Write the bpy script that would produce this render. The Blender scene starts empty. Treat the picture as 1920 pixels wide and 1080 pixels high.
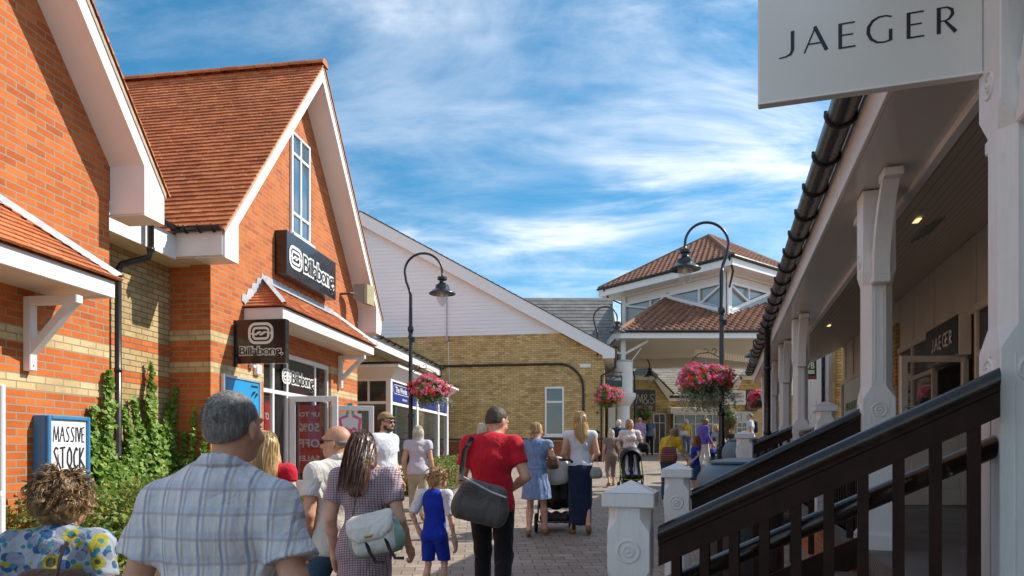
import bpy, math, random
import numpy as np
from mathutils import Vector, Matrix, Euler
random.seed(7); rng=np.random.default_rng(7)
S=bpy.context.scene; COL=S.collection
R_=math.radians
ZC=1.5                                  # camera height; every height below is metres above z=0
# ------------------------------------------------------------------ camera, sky, sun
cam=bpy.data.cameras.new('camera'); camo=bpy.data.objects.new('camera',cam); COL.objects.link(camo); S.camera=camo
camo.location=(0,0,ZC); camo.rotation_euler=(R_(90),0,0)
cam.sensor_width=36; cam.lens=24; cam.shift_y=(847-540)/1920; cam.clip_start=.05; cam.clip_end=3000
S.render.resolution_x=1024; S.render.resolution_y=576
SUN=Vector((.743,.173,.64)).normalized()
el=math.asin(SUN.z); az=math.atan2(SUN.x,SUN.y)
W=bpy.data.worlds.new('World'); S.world=W; W.use_nodes=True
nt=W.node_tree; nt.nodes.clear()
def nd(nt,t,**k):
    n=nt.nodes.new(t)
    for a,b in k.items(): setattr(n,a,b)
    return n
def inp(n,**k):
    for a,b in k.items(): n.inputs[a.replace('_',' ')].default_value=b
out=nd(nt,'ShaderNodeOutputWorld'); bg=nd(nt,'ShaderNodeBackground'); sky=nd(nt,'ShaderNodeTexSky')
sky.sky_type='NISHITA'; sky.sun_disc=False; sky.sun_elevation=el; sky.sun_rotation=az; sky.dust_density=.25; sky.ozone_density=3.0; sky.air_density=1.0
bg.inputs[1].default_value=.15
tc=nd(nt,'ShaderNodeTexCoord')
sep=nd(nt,'ShaderNodeSeparateXYZ'); nt.links.new(tc.outputs['Generated'],sep.inputs[0])
def mth(op,a,b=None,nt=nt,clamp=False):
    n=nt.nodes.new('ShaderNodeMath'); n.operation=op; n.use_clamp=clamp
    for i,v in enumerate((a,b)):
        if v is None: continue
        if isinstance(v,(int,float)): n.inputs[i].default_value=v
        else: nt.links.new(v,n.inputs[i])
    return n.outputs[0]
zz=mth('ADD',mth('MAXIMUM',sep.outputs[2],0.0),.12)
cmb=nd(nt,'ShaderNodeCombineXYZ'); nt.links.new(mth('DIVIDE',sep.outputs[0],zz),cmb.inputs[0]); nt.links.new(mth('DIVIDE',sep.outputs[1],zz),cmb.inputs[1])
def cloudnoise(rot,sc,scale,det,dist,lo,hi,loc=(0,0,0)):
    mp=nd(nt,'ShaderNodeMapping'); mp.inputs['Rotation'].default_value=(0,0,R_(rot)); mp.inputs['Scale'].default_value=sc; mp.inputs['Location'].default_value=loc
    nt.links.new(cmb.outputs[0],mp.inputs[0])
    no=nd(nt,'ShaderNodeTexNoise'); no.inputs['Scale'].default_value=scale; no.inputs['Detail'].default_value=det; no.inputs['Roughness'].default_value=.62; no.inputs['Distortion'].default_value=dist
    nt.links.new(mp.outputs[0],no.inputs['Vector'])
    mr=nd(nt,'ShaderNodeMapRange'); mr.interpolation_type='SMOOTHSTEP'; mr.inputs[1].default_value=lo; mr.inputs[2].default_value=hi
    nt.links.new(no.outputs[0],mr.inputs[0]); return mr.outputs[0]
c1=cloudnoise(25,(.75,1.25,1),1.5,13,.75,.39,.72,(3.2,1.4,0))
c2=cloudnoise(-20,(.5,1.9,1),3.2,10,.5,.38,.85,(1.7,5.4,0))
c3=cloudnoise(20,(.8,1.0,1),.75,5,.2,.40,.62,(7.1,.3,0))
cl=mth('ADD',mth('MULTIPLY',c1,mth('ADD',mth('MULTIPLY',c3,.74),.30)),mth('MULTIPLY',c2,mth('ADD',mth('MULTIPLY',c3,.35),.18)),clamp=True)
cl=mth('MULTIPLY',cl,.95)
mx=nd(nt,'ShaderNodeMixRGB'); mx.inputs[2].default_value=(4.1,4.3,4.6,1)
hs=nd(nt,'ShaderNodeHueSaturation'); hs.inputs['Hue'].default_value=.484; hs.inputs['Saturation'].default_value=1.30; hs.inputs['Value'].default_value=.57
nt.links.new(sky.outputs[0],hs.inputs['Color'])
nt.links.new(cl,mx.inputs[0]); nt.links.new(hs.outputs[0],mx.inputs[1]); nt.links.new(mx.outputs[0],bg.inputs[0]); nt.links.new(bg.outputs[0],out.inputs[0])
sl=bpy.data.lights.new('sun','SUN'); sl.energy=2.9; sl.angle=R_(.53); sl.color=(1,.94,.84)
so=bpy.data.objects.new('sun',sl); COL.objects.link(so); so.rotation_euler=SUN.to_track_quat('Z','Y').to_euler()
so.location=(10,2,20)
S.view_settings.view_transform='Standard'; S.view_settings.look='None'; S.view_settings.exposure=1.02; S.view_settings.gamma=1
# ------------------------------------------------------------------ materials
MT={}
def newmat(name,col=(.5,.5,.5),rough=.6,metal=0,spec=.5,coat=0):
    m=bpy.data.materials.new(name); m.use_nodes=True; b=m.node_tree.nodes['Principled BSDF']
    b.inputs['Base Color'].default_value=(*col,1); b.inputs['Roughness'].default_value=rough; b.inputs['Metallic'].default_value=metal
    b.inputs['Specular IOR Level'].default_value=spec; b.inputs['Coat Weight'].default_value=coat
    MT[name]=m; return m,m.node_tree,b
def ramp(nt,fac,stops):
    r=nd(nt,'ShaderNodeValToRGB'); e=r.color_ramp.elements
    while len(e)<len(stops): e.new(.5)
    for x,(p,c) in zip(e,stops): x.position=p; x.color=(*c,1)
    nt.links.new(fac,r.inputs[0]); return r.outputs[0]
def noise(nt,vec,scale,detail=4,rough=.55,dist=0,sc=None,rot=None):
    if sc is not None or rot is not None:
        mp=nd(nt,'ShaderNodeMapping'); nt.links.new(vec,mp.inputs[0])
        if sc: mp.inputs['Scale'].default_value=sc
        if rot: mp.inputs['Rotation'].default_value=rot
        vec=mp.outputs[0]
    n=nd(nt,'ShaderNodeTexNoise'); n.inputs['Scale'].default_value=scale; n.inputs['Detail'].default_value=detail; n.inputs['Roughness'].default_value=rough; n.inputs['Distortion'].default_value=dist
    nt.links.new(vec,n.inputs['Vector']); return n.outputs[0]
def coord(nt,k='Object'): return nd(nt,'ShaderNodeTexCoord').outputs[k]
def mixc(nt,f,a,b,mode='MIX'):
    n=nd(nt,'ShaderNodeMixRGB',blend_type=mode)
    for i,v in enumerate((f,a,b)):
        if isinstance(v,(int,float)): n.inputs[i].default_value=v
        elif isinstance(v,tuple): n.inputs[i].default_value=(*v,1)
        else: nt.links.new(v,n.inputs[i])
    return n.outputs[0]
def bump(nt,b,h,strength=.3,dist=.01):
    n=nd(nt,'ShaderNodeBump'); n.inputs['Strength'].default_value=strength; n.inputs['Distance'].default_value=dist
    nt.links.new(h,n.inputs['Height']); nt.links.new(n.outputs[0],b.inputs['Normal'])
def simple(name,col,rough=.6,metal=0,var=.12,scale=6,bmp=.15,spec=.5,coat=0,kind='Object',dirt=None,sc=None):
    m,nt,b=newmat(name,col,rough,metal,spec,coat); v=coord(nt,kind)
    n=noise(nt,v,scale,6,sc=sc)
    lo=tuple(c*(1-var) for c in col); hi=tuple(min(1,c*(1+var)) for c in col)
    c=ramp(nt,n,[(.3,lo),(.7,hi)])
    if dirt:
        n2=noise(nt,v,scale*.35,8,.7,.6,sc=(1,1,.35)); f=ramp(nt,n2,[(.5,(0,0,0)),(.78,(1,1,1))])
        c=mixc(nt,mth('MULTIPLY',f,dirt[1],nt=nt),c,dirt[0])
    nt.links.new(c,b.inputs['Base Color'])
    r=mth('ADD',mth('MULTIPLY',n,.25,nt=nt),rough-.12,nt=nt); nt.links.new(r,b.inputs['Roughness'])
    if bmp: bump(nt,b,noise(nt,v,scale*6,3),bmp,.004)
    return m
def brickmat(name,cols,bandcol=None,bands=(),bandcols2=None,mortar=(.33,.27,.19),bw=.225,rh=.075,off=.5,ms=.011,bmp=.5,rough=.85,dark=None,vscale=1):
    m,nt,b=newmat(name,cols[0],rough); uv=coord(nt,'UV')
    bt=nd(nt,'ShaderNodeTexBrick'); bt.offset=off; bt.inputs['Scale'].default_value=1; bt.inputs['Mortar Size'].default_value=ms*.68; bt.inputs['Mortar Smooth'].default_value=.25
    bt.inputs['Brick Width'].default_value=bw; bt.inputs['Row Height'].default_value=rh; bt.inputs['Bias'].default_value=0
    bt.inputs['Color1'].default_value=(0,0,0,1); bt.inputs['Color2'].default_value=(1,1,1,1); bt.inputs['Mortar'].default_value=(.5,.5,.5,1)
    nt.links.new(uv,bt.inputs['Vector'])
    base=ramp(nt,bt.outputs['Color'],[(i/(len(cols)-1),c) for i,c in enumerate(cols)])
    if bands:
        sp=nd(nt,'ShaderNodeSeparateXYZ'); nt.links.new(uv,sp.inputs[0]); f=None
        for lo,hi in bands:
            g=mth('MULTIPLY',mth('GREATER_THAN',sp.outputs[1],lo,nt=nt),mth('LESS_THAN',sp.outputs[1],hi,nt=nt),nt=nt)
            f=g if f is None else mth('ADD',f,g,nt=nt)
        b2=ramp(nt,bt.outputs['Color'],[(i/(len(bandcol)-1),c) for i,c in enumerate(bandcol)])
        base=mixc(nt,f,base,b2)
    n=noise(nt,uv,3.0,8,.65); n2=noise(nt,uv,55,4,.6)
    base=mixc(nt,1.0,base,ramp(nt,n,[(.28,(.68,.65,.62)),(.45,(.93,.92,.91)),(.72,(1.12,1.12,1.12))]),'MULTIPLY')
    base=mixc(nt,1.0,base,ramp(nt,n2,[(.3,(.86,.85,.84)),(.7,(1.08,1.08,1.08))]),'MULTIPLY')
    st_=ramp(nt,noise(nt,uv,.7,9,.72,.8,sc=(1,.35,1)),[(.55,(1,1,1)),(.78,(.66,.62,.58))]); base=mixc(nt,1.0,base,st_,'MULTIPLY')
    c=mixc(nt,bt.outputs['Fac'],base,mortar); nt.links.new(c,b.inputs['Base Color'])
    h=mth('SUBTRACT',mth('MULTIPLY',n2,.25,nt=nt),bt.outputs['Fac'],nt=nt); bump(nt,b,h,bmp,.006)
    return m
# ------------------------------------------------------------------ mesh builder
MATW={}                                  # world matrices of the things
def uvmap(me):
    if not me.polygons: return
    uv=me.uv_layers.new(name='UVMap'); n=len(me.loops)
    co=np.empty(len(me.vertices)*3); me.vertices.foreach_get('co',co); co=co.reshape(-1,3)
    li=np.empty(n,dtype=np.int32); me.loops.foreach_get('vertex_index',li)
    pn=np.empty(len(me.polygons)*3); me.polygons.foreach_get('normal',pn); pn=pn.reshape(-1,3)
    lt=np.empty(len(me.polygons),dtype=np.int32); me.polygons.foreach_get('loop_total',lt)
    N=np.repeat(pn,lt,axis=0); P=co[li]
    T=np.stack([-N[:,1],N[:,0],np.zeros(n)],1); L=np.linalg.norm(T,axis=1); flat=L<.05
    T[flat]=(1,0,0); L[flat]=1; T/=L[:,None]; B=np.cross(N,T); B[flat]=(0,1,0)
    out=np.stack([(P*T).sum(1),(P*B).sum(1)],1); uv.data.foreach_set('uv',out.ravel())
class MB:
    def __init__(s): s.v=[];s.f=[];s.mi=[];s.M=Matrix();s.cm=0
    def _a(s,vs,fs):
        o=len(s.v); M=s.M; fl=-1 if M.determinant()<0 else 1; s.v+=[tuple(M@Vector(p)) for p in vs]; s.f+=[tuple(i+o for i in f)[::fl] for f in fs]; s.mi+=[s.cm]*len(fs)
    def arr(s,vs,fs):
        o=len(s.v); s.v+=[tuple(p) for p in vs]; s.f+=[tuple(int(i)+o for i in f) for f in fs]; s.mi+=[s.cm]*len(fs)
    def box(s,a,b,bev=0):
        x0,y0,z0=a;x1,y1,z1=b
        if x0>x1:x0,x1=x1,x0
        if y0>y1:y0,y1=y1,y0
        if z0>z1:z0,z1=z1,z0
        e=min(bev,(x1-x0)*.45,(y1-y0)*.45,(z1-z0)*.45)
        if e<=0:
            s._a([(x0,y0,z0),(x1,y0,z0),(x1,y1,z0),(x0,y1,z0),(x0,y0,z1),(x1,y0,z1),(x1,y1,z1),(x0,y1,z1)],
             [(3,2,1,0),(4,5,6,7),(0,1,5,4),(1,2,6,5),(2,3,7,6),(3,0,4,7)]); return
        vs=[];ix={}
        for sx in(0,1):
            for sy in(0,1):
                for sz in(0,1):
                    for ax in range(3):
                        p=[(x0,x1)[sx],(y0,y1)[sy],(z0,z1)[sz]]; d=[(e,-e)[sx],(e,-e)[sy],(e,-e)[sz]]
                        q=[p[i]+(0 if i==ax else d[i]) for i in range(3)]
                        ix[(sx,sy,sz,ax)]=len(vs); vs.append(q)
        fs=[]
        for ax in range(3):
            o=[i for i in range(3) if i!=ax]
            for sd in(0,1):
                l=[]
                for a_,b_ in((0,0),(1,0),(1,1),(0,1)):
                    k=[0,0,0];k[ax]=sd;k[o[0]]=a_;k[o[1]]=b_; l.append(ix[(*k,ax)])
                if (sd==0)!=(ax==1): l=l[::-1]
                fs.append(l)
            for a_ in(0,1):
                for b_ in(0,1):
                    l=[]
                    k0=[0,0,0];k0[o[0]]=a_;k0[o[1]]=b_;k1=list(k0);k1[ax]=1
                    l=[ix[(*k0,o[0])],ix[(*k1,o[0])],ix[(*k1,o[1])],ix[(*k0,o[1])]]
                    fs.append(l)
        for sx in(0,1):
            for sy in(0,1):
                for sz in(0,1): fs.append([ix[(sx,sy,sz,i)] for i in range(3)])
        s._a(vs,s._orient(vs,fs))
    def _orient(s,vs,fs):
        c=sum((Vector(v) for v in vs),Vector())/len(vs); r=[]
        for f in fs:
            p=[Vector(vs[i]) for i in f]; n=(p[1]-p[0]).cross(p[2]-p[0]); m=sum(p,Vector())/len(p)
            r.append(tuple(f) if n.dot(m-c)>0 else tuple(f[::-1]))
        return r
    def quad(s,*p): s._a(list(p),[tuple(range(len(p)))])
    def prism(s,poly,d):                 # poly: list of 3D points (planar), d: extrusion vector
        n=len(poly); P=[Vector(p) for p in poly]; D=Vector(d)
        nn=Vector()
        for i in range(n): nn+=P[i].cross(P[(i+1)%n])
        if nn.dot(D)<0: P=P[::-1]
        s._a([tuple(p) for p in P]+[tuple(p+D) for p in P],[tuple(range(n))[::-1],tuple(range(n,2*n))]+[(i,(i+1)%n,(i+1)%n+n,i+n) for i in range(n)])
    def tube(s,path,r,n=8,cap=True,flat=1.0):
        P=[Vector(p) for p in path]; rs=r if isinstance(r,(list,tuple)) else [r]*len(P)
        vs=[];fs=[];up=None
        for i,p in enumerate(P):
            t=(P[min(i+1,len(P)-1)]-P[max(i-1,0)]); t=t.normalized() if t.length>1e-9 else Vector((0,0,1))
            if up is None: up=Vector((0,0,1)) if abs(t.z)<.9 else Vector((1,0,0))
            a=t.cross(up).normalized(); b=a.cross(t); up=b
            for k in range(n):
                g=2*math.pi*k/n; vs.append(tuple(p+(a*math.cos(g)+b*math.sin(g)*flat)*rs[i]))
        for i in range(len(P)-1):
            for k in range(n): fs.append((i*n+k,(i+1)*n+k,(i+1)*n+(k+1)%n,i*n+(k+1)%n)[::-1])
        if cap: fs+=[tuple(range(n))[::-1][::-1],tuple(range((len(P)-1)*n,len(P)*n))[::-1]]
        s._a(vs,fs)
    def lathe(s,prof,c=(0,0,0),n=20,cap=True):
        vs=[];fs=[]
        for r,z in prof:
            for k in range(n):
                g=2*math.pi*k/n; vs.append((c[0]+r*math.cos(g),c[1]+r*math.sin(g),c[2]+z))
        m=len(prof)
        for i in range(m-1):
            for k in range(n): fs.append((i*n+k,i*n+(k+1)%n,(i+1)*n+(k+1)%n,(i+1)*n+k))
        if cap: fs+=[tuple(range(n))[::-1],tuple(range((m-1)*n,m*n))]
        s._a(vs,fs)
    def build(s,name,mat,parent=None,smooth=False,loc=None,auto=None,uv=True):
        me=bpy.data.meshes.new(name)
        if parent is not None:
            inv=MATW[parent.name].inverted(); o0=Vector()
            vs=[tuple(inv@Vector(p)) for p in s.v]; M=MATW[parent.name]
        else:
            if loc is None:
                a=np.array(s.v); loc=((a[:,0].min()+a[:,0].max())/2,(a[:,1].min()+a[:,1].max())/2,a[:,2].min())
            M=Matrix.Translation(loc); L=Vector(loc); vs=[tuple(Vector(p)-L) for p in s.v]
        me.from_pydata(s.v if uv else vs,[],s.f); me.validate()
        for m in (mat if isinstance(mat,(list,tuple)) else [mat]): me.materials.append(m)
        if max(s.mi,default=0)>0 and len(me.polygons)==len(s.mi): me.polygons.foreach_set('material_index',s.mi)
        if uv:
            uvmap(me)
            me.vertices.foreach_set('co',np.array(vs).ravel())
        me.update()
        if smooth: me.shade_smooth()
        if auto is not None:
            me.shade_smooth()
            me.set_sharp_from_angle(angle=R_(auto))
        o=bpy.data.objects.new(name,me); COL.objects.link(o)
        if parent is not None: o.parent=parent
        else: o.location=loc
        MATW[o.name]=M
        return o
def tag(o,label=None,cat=None,group=None,kind=None):
    if label:o['label']=label
    if cat:o['category']=cat
    if group:o['group']=group
    if kind:o['kind']=kind
    return o
def thing(name,label,cat,loc=(0,0,0),rz=0,group=None):
    o=bpy.data.objects.new(name,None); COL.objects.link(o); o.location=loc; o.rotation_euler=(0,0,rz); o.empty_display_size=.1
    MATW[o.name]=Matrix.Translation(loc)@Matrix.Rotation(rz,4,'Z'); return tag(o,label,cat,group)
def dup(root,loc,rz,label,group=None):
    r=root.copy(); COL.objects.link(r); r.location=loc; r.rotation_euler=(0,0,rz); r['label']=label
    if group:r['group']=group
    for ch in list(root.children):
        c=ch.copy(); COL.objects.link(c); c.parent=r
        for g in ch.children:
            d=g.copy(); COL.objects.link(d); d.parent=c
    return r
def child(name,par,mat,mb,**k): return mb.build(name,mat,par,**k)
# frames: row on the left (t along the street, o out from the wall), arcade on the right
def frame(O,u,n): return Matrix(((u[0],n[0],0,O[0]),(u[1],n[1],0,O[1]),(0,0,1,O[2]),(0,0,0,1)))
FL=frame((-5.68,0,ZC),(.1464,.9892),(.9892,-.1464))      # (t,o,z) z relative to the eye level
m_=math.hypot(.306,1)
FR=frame((0,0,ZC),(.306/m_,1/m_),(1/m_,-.306/m_))        # (t,a',z)  a' = a*0.956 to the right
F0=Matrix.Translation((0,0,ZC))
def ra(a): return a*.9562
def rt(Y,a=1.13): return (a+.306*Y)*.306/m_+Y/m_
def MBF(F): m=MB(); m.M=F.copy(); return m
def gz(Y):
    return np.interp(Y,[-20,0,6,10,14,17,20,23,26,31,40,200],[-1.75,-1.55,-1.32,-1.17,-1.03,-.93,-.74,-.52,-.31,-.13,.02,.1])
def G(Y): return float(gz(Y))+ZC
def px(x,y,Y): return Vector(((x-960)/1280*Y,Y,ZC+(847-y)/1280*Y))
# ------------------------------------------------------------------ text
def text_data(txt,size,extrude=.002,offset=0.0,space=1.0,align='LEFT',res=3):
    c=bpy.data.curves.new('t','FONT'); c.body=txt; c.size=size; c.extrude=extrude; c.offset=offset; c.space_character=space; c.align_x=align; c.resolution_u=res
    o=bpy.data.objects.new('t',c); COL.objects.link(o); dg=bpy.context.evaluated_depsgraph_get(); dg.update()
    me=bpy.data.meshes.new_from_object(o.evaluated_get(dg)); vs=[v.co.copy() for v in me.vertices]; fs=[tuple(p.vertices) for p in me.polygons]
    bpy.data.objects.remove(o); bpy.data.meshes.remove(me); bpy.data.curves.remove(c); return vs,fs
def plane_mat(origin,u,v=(0,0,1)):       # maps (x,y,z)-> origin+x u+y v+z (u x v)
    u=Vector(u).normalized(); v=Vector(v).normalized(); w=u.cross(v)
    return Matrix(((u.x,v.x,w.x,origin[0]),(u.y,v.y,w.y,origin[1]),(u.z,v.z,w.z,origin[2]),(0,0,0,1)))
def add_text(mb,PM,txt,size,width=None,sx=1,**k):
    vs,fs=text_data(txt,size,**k)
    if width: xs=[v.x for v in vs]; sx=width/(max(xs)-min(xs)); x0=min(xs)
    else: x0=0
    mb.arr([PM@Vector(((v.x-x0)*sx if width else v.x*sx,v.y,v.z)) for v in vs],fs)
def strokes(mb,PM,lines,w,th=.003,z=0):
    """flat pen strokes; each slightly proud of the last"""
    L2=[]
    for ln in lines:
        cur=[ln[0]]
        for i in range(1,len(ln)):
            cur.append(ln[i])
            if i<len(ln)-1:
                a=Vector((ln[i][0]-ln[i-1][0],ln[i][1]-ln[i-1][1])); b=Vector((ln[i+1][0]-ln[i][0],ln[i+1][1]-ln[i][1]))
                if a.length>0 and b.length>0 and a.normalized().dot(b.normalized())<.25: L2.append(cur); cur=[ln[i]]
        L2.append(cur)
    for k,ln in enumerate(L2):
        P=[Vector((p[0],p[1],0)) for p in ln]; zk=z+th+k*.00025; n=len(P); L=[];Rr=[]
        for i,p in enumerate(P):
            t=(P[min(i+1,n-1)]-P[max(i-1,0)]).normalized(); nn=Vector((-t.y,t.x,0)); ww=w if len(ln[i])<3 else ln[i][2]
            L.append(p+nn*ww/2);Rr.append(p-nn*ww/2)
        vs=[(q.x,q.y,zk) for q in L]+[(q.x,q.y,zk) for q in Rr]
        mb.arr([PM@Vector(v) for v in vs],[(i,n+i,n+i+1,i+1) for i in range(n-1)])
# ------------------------------------------------------------------ shared materials
def island(nt): return nd(nt,'ShaderNodeNewGeometry').outputs['Random Per Island']
def tilemat(name,cols,rough=.8,lichen=None,n=2.0):
    m,nt,b=newmat(name,cols[0],rough); c=ramp(nt,island(nt),[(i/(len(cols)-1),x) for i,x in enumerate(cols)])
    v=coord(nt,'Object'); c=mixc(nt,1.0,c,ramp(nt,noise(nt,v,n,7,.65),[(.3,(.72,.7,.7)),(.7,(1.12,1.1,1.08))]),'MULTIPLY')
    c=mixc(nt,1.0,c,ramp(nt,noise(nt,v,40,4,.6),[(.3,(.8,.8,.8)),(.7,(1.1,1.1,1.1))]),'MULTIPLY')
    if lichen:
        f=ramp(nt,noise(nt,v,9,8,.75),[(.60,(0,0,0)),(.72,(1,1,1))]); c=mixc(nt,mth('MULTIPLY',f,lichen[1],nt=nt),c,lichen[0])
    nt.links.new(c,b.inputs['Base Color']); bump(nt,b,noise(nt,v,70,3),.3,.004); return m
ORG=[(.44,.090,.016),(.58,.138,.022),(.51,.112,.018),(.65,.17,.032),(.55,.125,.020)]
BUF=[(.58,.42,.20),(.70,.53,.29),(.63,.47,.24),(.52,.36,.17)]
brickmat('brick_red_left',ORG,BUF,((2.10,2.25),(2.55,2.70)),mortar=(.30,.26,.17))
brickmat('brick_red_gable',ORG,BUF,((2.625,2.775),(3.075,3.225)),mortar=(.30,.26,.17))
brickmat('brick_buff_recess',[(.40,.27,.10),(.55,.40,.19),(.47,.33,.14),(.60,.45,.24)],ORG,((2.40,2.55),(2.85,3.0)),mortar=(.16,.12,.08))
YEL=[(.46,.29,.10),(.70,.49,.20),(.60,.41,.16),(.80,.58,.27),(.52,.33,.12)]
brickmat('brick_yellow',YEL,[(.33,.09,.035),(.40,.12,.045),(.28,.075,.03)],((-3,1.87),),mortar=(.24,.18,.11))
brickmat('brick_yellow_plain',YEL,mortar=(.24,.18,.11))
tilemat('tile_orange',[(.42,.12,.04),(.57,.19,.065),(.50,.155,.05),(.64,.24,.09),(.54,.17,.06)],lichen=((.30,.16,.09),.35))
tilemat('tile_brown',[(.22,.095,.055),(.31,.14,.08),(.26,.115,.065),(.36,.175,.105)],lichen=((.28,.17,.08),.4))
tilemat('tile_slate',[(.16,.16,.15),(.22,.215,.20),(.19,.185,.18),(.26,.25,.235)],lichen=((.30,.29,.24),.5))
tilemat('tile_pale_slate',[(.30,.28,.24),(.38,.355,.30),(.34,.315,.27)])
simple('white_paint',(.84,.81,.78),.45,var=.035,scale=2.5,bmp=.08,dirt=((.55,.50,.44),.28))
simple('white_upvc',(.84,.82,.80),.3,var=.02,scale=2,bmp=0)
simple('cream_paint',(.74,.66,.54),.5,var=.04,scale=2,bmp=.08,dirt=((.5,.42,.32),.3))
simple('soffit_cream',(.70,.60,.44),.6,var=.05,scale=2,bmp=.05,dirt=((.45,.36,.22),.3))
simple('grey_paint',(.80,.78,.76),.42,var=.025,scale=3,bmp=.08,dirt=((.5,.46,.42),.25))
simple('shop_paint',(.76,.67,.56),.5,var=.05,scale=3,bmp=.08,dirt=((.33,.29,.24),.3))
simple('lead',(.42,.45,.48),.45,var=.25,scale=7,bmp=.6,spec=.6)
simple('black_plastic',(.022,.021,.022),.28,var=.2,scale=8,bmp=.1)
simple('black_iron',(.012,.013,.018),.32,var=.2,scale=14,bmp=.25,coat=.3)
simple('grey_metal',(.36,.37,.38),.35,.7,var=.1,scale=6)
simple('sign_black',(.016,.015,.016),.22,var=.15,scale=3,bmp=0,coat=.5)
simple('sign_white',(.75,.74,.72),.4,var=.02,scale=3,bmp=0)
simple('letter_white',(.78,.77,.74),.4,var=.02,scale=3,bmp=0)
simple('letter_black',(.015,.015,.018),.35,var=.1,scale=3,bmp=0)
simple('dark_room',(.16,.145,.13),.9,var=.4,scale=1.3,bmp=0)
simple('red_poster',(.60,.015,.02),.35,var=.06,scale=4,bmp=0)
def glassmat(name,tint=(.02,.025,.03),rough=.03,alpha=.55):
    m,nt,b=newmat(name,tint,rough,0,.9); b.inputs['Alpha'].default_value=alpha; b.inputs['IOR'].default_value=1.52
    b.inputs['Coat Weight'].default_value=.6; b.inputs['Coat Roughness'].default_value=.02
    bump(nt,b,noise(nt,coord(nt),.9,2),.12,.05); return m
glassmat('window_glass',(.03,.045,.05),.03,.6); glassmat('clear_glass',(.05,.055,.055),.02,.22); glassmat('sky_glass',(.05,.12,.19),.04,1.0); glassmat('dark_glass',(.035,.06,.075),.04,1.0); glassmat('pale_glass',(.36,.41,.42),.06,.8)  # sky_glass: reflected sky is put into its blue base colour
glassmat('lamp_glass',(.55,.55,.52),.08,.35)
m,nt,b=newmat('weatherboard',(.76,.77,.79),.45); v=coord(nt,'UV')
w=nd(nt,'ShaderNodeSeparateXYZ'); nt.links.new(v,w.inputs[0]); nt.links.new(ramp(nt,noise(nt,v,1.4,7,.6,sc=(.4,2,1)),[(.3,(.80,.80,.81)),(.7,(.88,.88,.88))]),b.inputs['Base Color'])
def tiles(mb,A,B,C,D,tw,rh,th,wave=0,jit=.004,stag=.5,gap=.004):
    """individual tiles laid in courses on the quad A,B (eave) C,D (ridge side)"""
    A,B,C,D=map(Vector,(A,B,C,D)); up=((D+C)/2-(A+B)/2); u=(B-A).normalized() if (B-A).length>.01 else (C-D).normalized()
    n=u.cross(up).normalized(); n=n if n.z>0 else -n; v=(up-u*up.dot(u)).normalized(); H=up.dot(v); rows=max(1,round(H/rh)); rh=H/rows
    for i in range(rows):
        s0=i/rows; s1=min(1,(i+1.12)/rows); l0=(A.lerp(D,s0)-A).dot(u); r0=(B.lerp(C,s0)-A).dot(u); l1=(A.lerp(D,s1)-A).dot(u); r1=(B.lerp(C,s1)-A).dot(u)
        k0=math.floor(l0/tw)-1; k1=math.ceil(r0/tw)+1; off=(stag*tw if i%2 else 0)
        for k in range(k0,k1+1):
            a=k*tw+off; b_=a+tw-gap
            fa=lambda x,l,r: min(max(x,l),r)
            a0,b0=fa(a,l0,r0),fa(b_,l0,r0); a1,b1=fa(a,l1,r1),fa(b_,l1,r1)
            if b0-a0<.01 and b1-a1<.01: continue
            j=random.uniform(-jit,jit); j2=random.uniform(-jit,jit); ns=5 if wave else 1
            P=[];
            for q in range(ns+1):
                f=q/ns; hz=wave*math.sin(f*2*math.pi) if wave else 0; tl=j*(1-f)+j2*f
                x0=a0+(b0-a0)*f; x1=a1+(b1-a1)*f; base=A+v*(s0*H); bt=A+v*(s1*H)
                P.append((base+u*x0-n*.002, base+u*x0+n*(th+hz+tl), bt+u*x1+n*(th*.3+hz+tl*.3)))
            vs=[tuple(p) for t in P for p in t]
            fs=[]
            for q in range(ns):
                o=q*3; fs+=[(o,o+3,o+4,o+1),(o+1,o+4,o+5,o+2)]
            fs+=[(0,1,2),(3*ns+2,3*ns+1,3*ns)]
            mb._a(vs,fs)
def pts(F,*P): return [tuple(F@Vector(p)) for p in P]
def lpoly(mb,P,d): mb.prism(P,d)
def bar(mb,a,b,w,d,up=(0,0,1)):          # straight bar between two points, w across (perp. in the plane of up), d thickness
    a,b=Vector(a),Vector(b); t=(b-a).normalized(); s=t.cross(Vector(up)).normalized(); q=s.cross(t)
    s*=d/2; q*=w/2; A=[a-s-q,a+s-q,a+s+q,a-s+q]; mb.prism([tuple(p) for p in A],tuple(b-a))
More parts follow.
